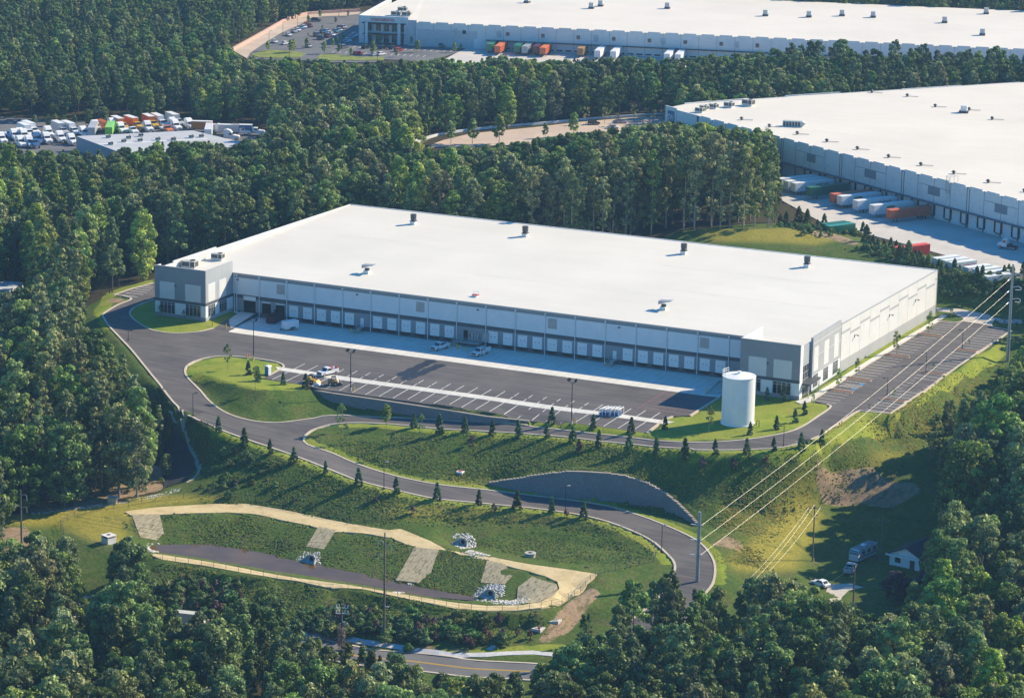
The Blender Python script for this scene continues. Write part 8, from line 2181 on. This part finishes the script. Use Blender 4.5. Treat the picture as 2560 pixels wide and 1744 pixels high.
def woodpole(f_, x, y, hp, lb, arm=True, extra=None):
    q, h = pole_h(f_, x, y, hp); r = thing('utility_pole', lb, 'utility pole', tuple(q), rad(15))
    m = MB(); m.cyl((0, 0, -.5), (0, 0, h), .19, .12, 8); m.build('pole', WOODP, r)
    if arm:
        m = MB(); m.box(-1.3, 1.3, -.07, .07, h - .8, h - .62); m.build('crossarm', WOODP, r)
        for x_ in (-1.2, 0, 1.2): m = MB(); m.cyl((x_, 0, h - .62 if x_ else h), (x_, 0, (h - .62 if x_ else h) + .3), .07, n=6); m.build('insulator', STEEL, r)
    return q, h, r
qa, ha, _ = woodpole('9', 958, 703, 368, 'brown wooden pole with a crossarm on the grass slope left of the motorhome')
woodpole('9', 1375, 692, 162, 'short dark pole right of the motorhome, left one of the pair', False); woodpole('9', 1402, 694, 275, 'tall dark pole right of the motorhome, right one of the pair')
qb, hb, _ = woodpole('9', 1221, 985, 268, 'thin wooden pole in front of the pale pickup truck by the house', False)
for k, (dx, tx, ty) in enumerate(((-1.2, 620, 722), (0, 668, 710), (1.2, 715, 705))):
    a = np.array([qa[0] + dx, qa[1] + dx * .26, qa[2] + ha - (.5 if dx else -.2)]); b = at('9', tx, ty, -9.0)
    b = a + (b - a) * 1.35
    m = MB(); wire(m, (0, 0, 0), tuple(b - a), 1.0, .018); o = m.build('overhead_wire', WIREM); o.location = tuple(a); tag(o, 'thin pale wire falling left from the crossarm pole, %s one' % ('left', 'middle', 'right')[k], 'overhead wire', 'thin wires from the crossarm pole')
a = np.array([qb[0] - .2, qb[1], qb[2] + hb]); b = at('9', 1010, 832, -15.0); b = a + (b - a) * 1.3
m = MB(); wire(m, (0, 0, 0), tuple(b - a), 1.2, .035); o = m.build('service_wire', WIREM); o.location = tuple(a); tag(o, 'thick pale service wire falling left from the pole by the pickup truck', 'overhead wire')
def curvedpole(f_, x, y, hp, lb, arms, mat):
    q, h = pole_h(f_, x, y, hp); r = thing('utility_pole', lb, 'utility pole', tuple(q), rad(10))
    m = MB(); m.cyl((0, 0, -.5), (0, 0, h), .26, .15, 10); m.build('pole', mat, r)
    for z, s_ in arms:
        m = MB(); z *= h; m.tube([(0, 0, z), (s_ * .7, 0, z + .5), (s_ * 1.4, 0, z + .45), (s_ * 1.5, 0, z - .9)], .07); m.build('arm', STEEL, r)
    m = MB(); m.box(-.1, 1.0, -.06, .06, h * .32, h * .32 + .12); m.build('bracket', WHITE, r)
    return q, h
qc, hc = curvedpole('7', 140, 592, 355, 'weathered pole with curved arms at the left edge near the western wood', ((.88, 1), (.68, -1), (.66, 1)), WOODP)
qd, hd = curvedpole('8', 336, 1216, 708, 'tall weathered pole with curved arms in front of the basin', ((.90, -1), (.87, 1), (.78, -1)), WOODP)
q, h = pole_h('8', 62, 1275, 285)
r = thing('transformer_pole', 'pole with white crossarms and a transformer, its foot wrapped in dead brown vines', 'utility pole', tuple(q), .4)
m = MB(); m.cyl((0, 0, -.3), (0, 0, h), .2, .14, 8); m.build('pole', WOODP, r)
for z in (h - .3, h - 1.5):
    m = MB(); m.box(-1.3, 1.3, -.06, .06, z, z + .14)
    for x_ in (-1.2, -.6, .6, 1.2): m.cyl((x_, 0, z + .14), (x_ + .1, 0, z + .75), .09, n=6)
    m.build('crossarm', WHITE, r)
m = MB(); m.cyl((.5, 0, h - 4.2), (.5, 0, h - 3.2), .32, n=10); m.build('transformer', STEEL, r)
R = np.random.default_rng(77); V_, F_, T_ = leafcloud(np.array([[0, 0, z] for z in np.linspace(.5, h * .55, 9)]), np.full(9, .9), 60, .3, 78)
link('dead_vine', np_mesh('dead_vine', V_, F_, leafm('dead_leaves', [(.08, .05, .03), (.15, .10, .06), (.22, .15, .09)], .1), {'tint': ('FACE', 'FLOAT', T_)}), r)
m = MB()
for dz in (0, .9, 1.8): wire(m, (0, 0, 0 - dz), tuple(np.array([qc[0] - qd[0], qc[1] - qd[1], qc[2] + hc - qd[2] - hd]) + np.array([0, 0, -dz])), 1.8, .022)
o = m.build('distribution_wire', DKSTEEL); o.location = (qd[0], qd[1], qd[2] + hd * .88); tag(o, 'thin dark wires strung between the two weathered poles', 'overhead wire', kind='stuff')

# the low white wall along the far tan road and rail on the side road
def lowwall(P, h, w, mat, lb, name='low_wall', cat='low wall'):
    Q = dens(P, 6); Q[:, 2] = Hat(Q[:, 0], Q[:, 1]); c = Q[len(Q) // 2]; m = MB(); L_, R__ = offs(Q, w / 2), offs(Q, -w / 2)
    for i in range(len(Q) - 1):
        m.prism([(L_[i, 0] - c[0], L_[i, 1] - c[1]), (L_[i + 1, 0] - c[0], L_[i + 1, 1] - c[1]), (R__[i + 1, 0] - c[0], R__[i + 1, 1] - c[1]), (R__[i, 0] - c[0], R__[i, 1] - c[1])], -1, h)
    o = m.build(name, mat); o.location = tuple(c); tag(o, lb, cat)
lowwall(seq('c', (125, 738, 2), (400, 588, 2), (650, 447, 2), (850, 332, 2), (1000, 262, 2), (1200, 219, 2), (1380, 203, 2), (1700, 186, 2), (1975, 172, 2)), 1.3, .9, pm('pinkish_concrete', (.5, .33, .27), .9), 'long low pale barrier wall curving along the outer side of the far tan road')
lowwall(seq('2', (465, 946, 4), (560, 908, 4), (720, 868, 4), (900, 842, 4), (1100, 824, 4), (1400, 798, 4), (1700, 770, 4), (2170, 738, 4)), .9, .4, WHITE2, 'low pale barrier along the far side of the tan side road')
# ================================================================ air
vm = bpy.data.materials.new('hazy_air'); vm.use_nodes = True
vt = vm.node_tree; vt.nodes.clear()
vo = vt.nodes.new('ShaderNodeOutputMaterial'); pv_ = vt.nodes.new('ShaderNodeVolumePrincipled')
pv_.inputs['Color'].default_value = (.34, .62, 1.0, 1); pv_.inputs['Density'].default_value = .00007; pv_.inputs['Anisotropy'].default_value = .1
vt.links.new(pv_.outputs[0], vo.inputs['Volume'])
m = MB(); m.box(-1300, 1300, -900, 2150, -70, 230)
hz_ = m.build('haze', vm); tag(hz_, kind='stuff'); hz_['label'] = 'thin blue summer haze filling the air over the whole scene'; hz_['category'] = 'haze'
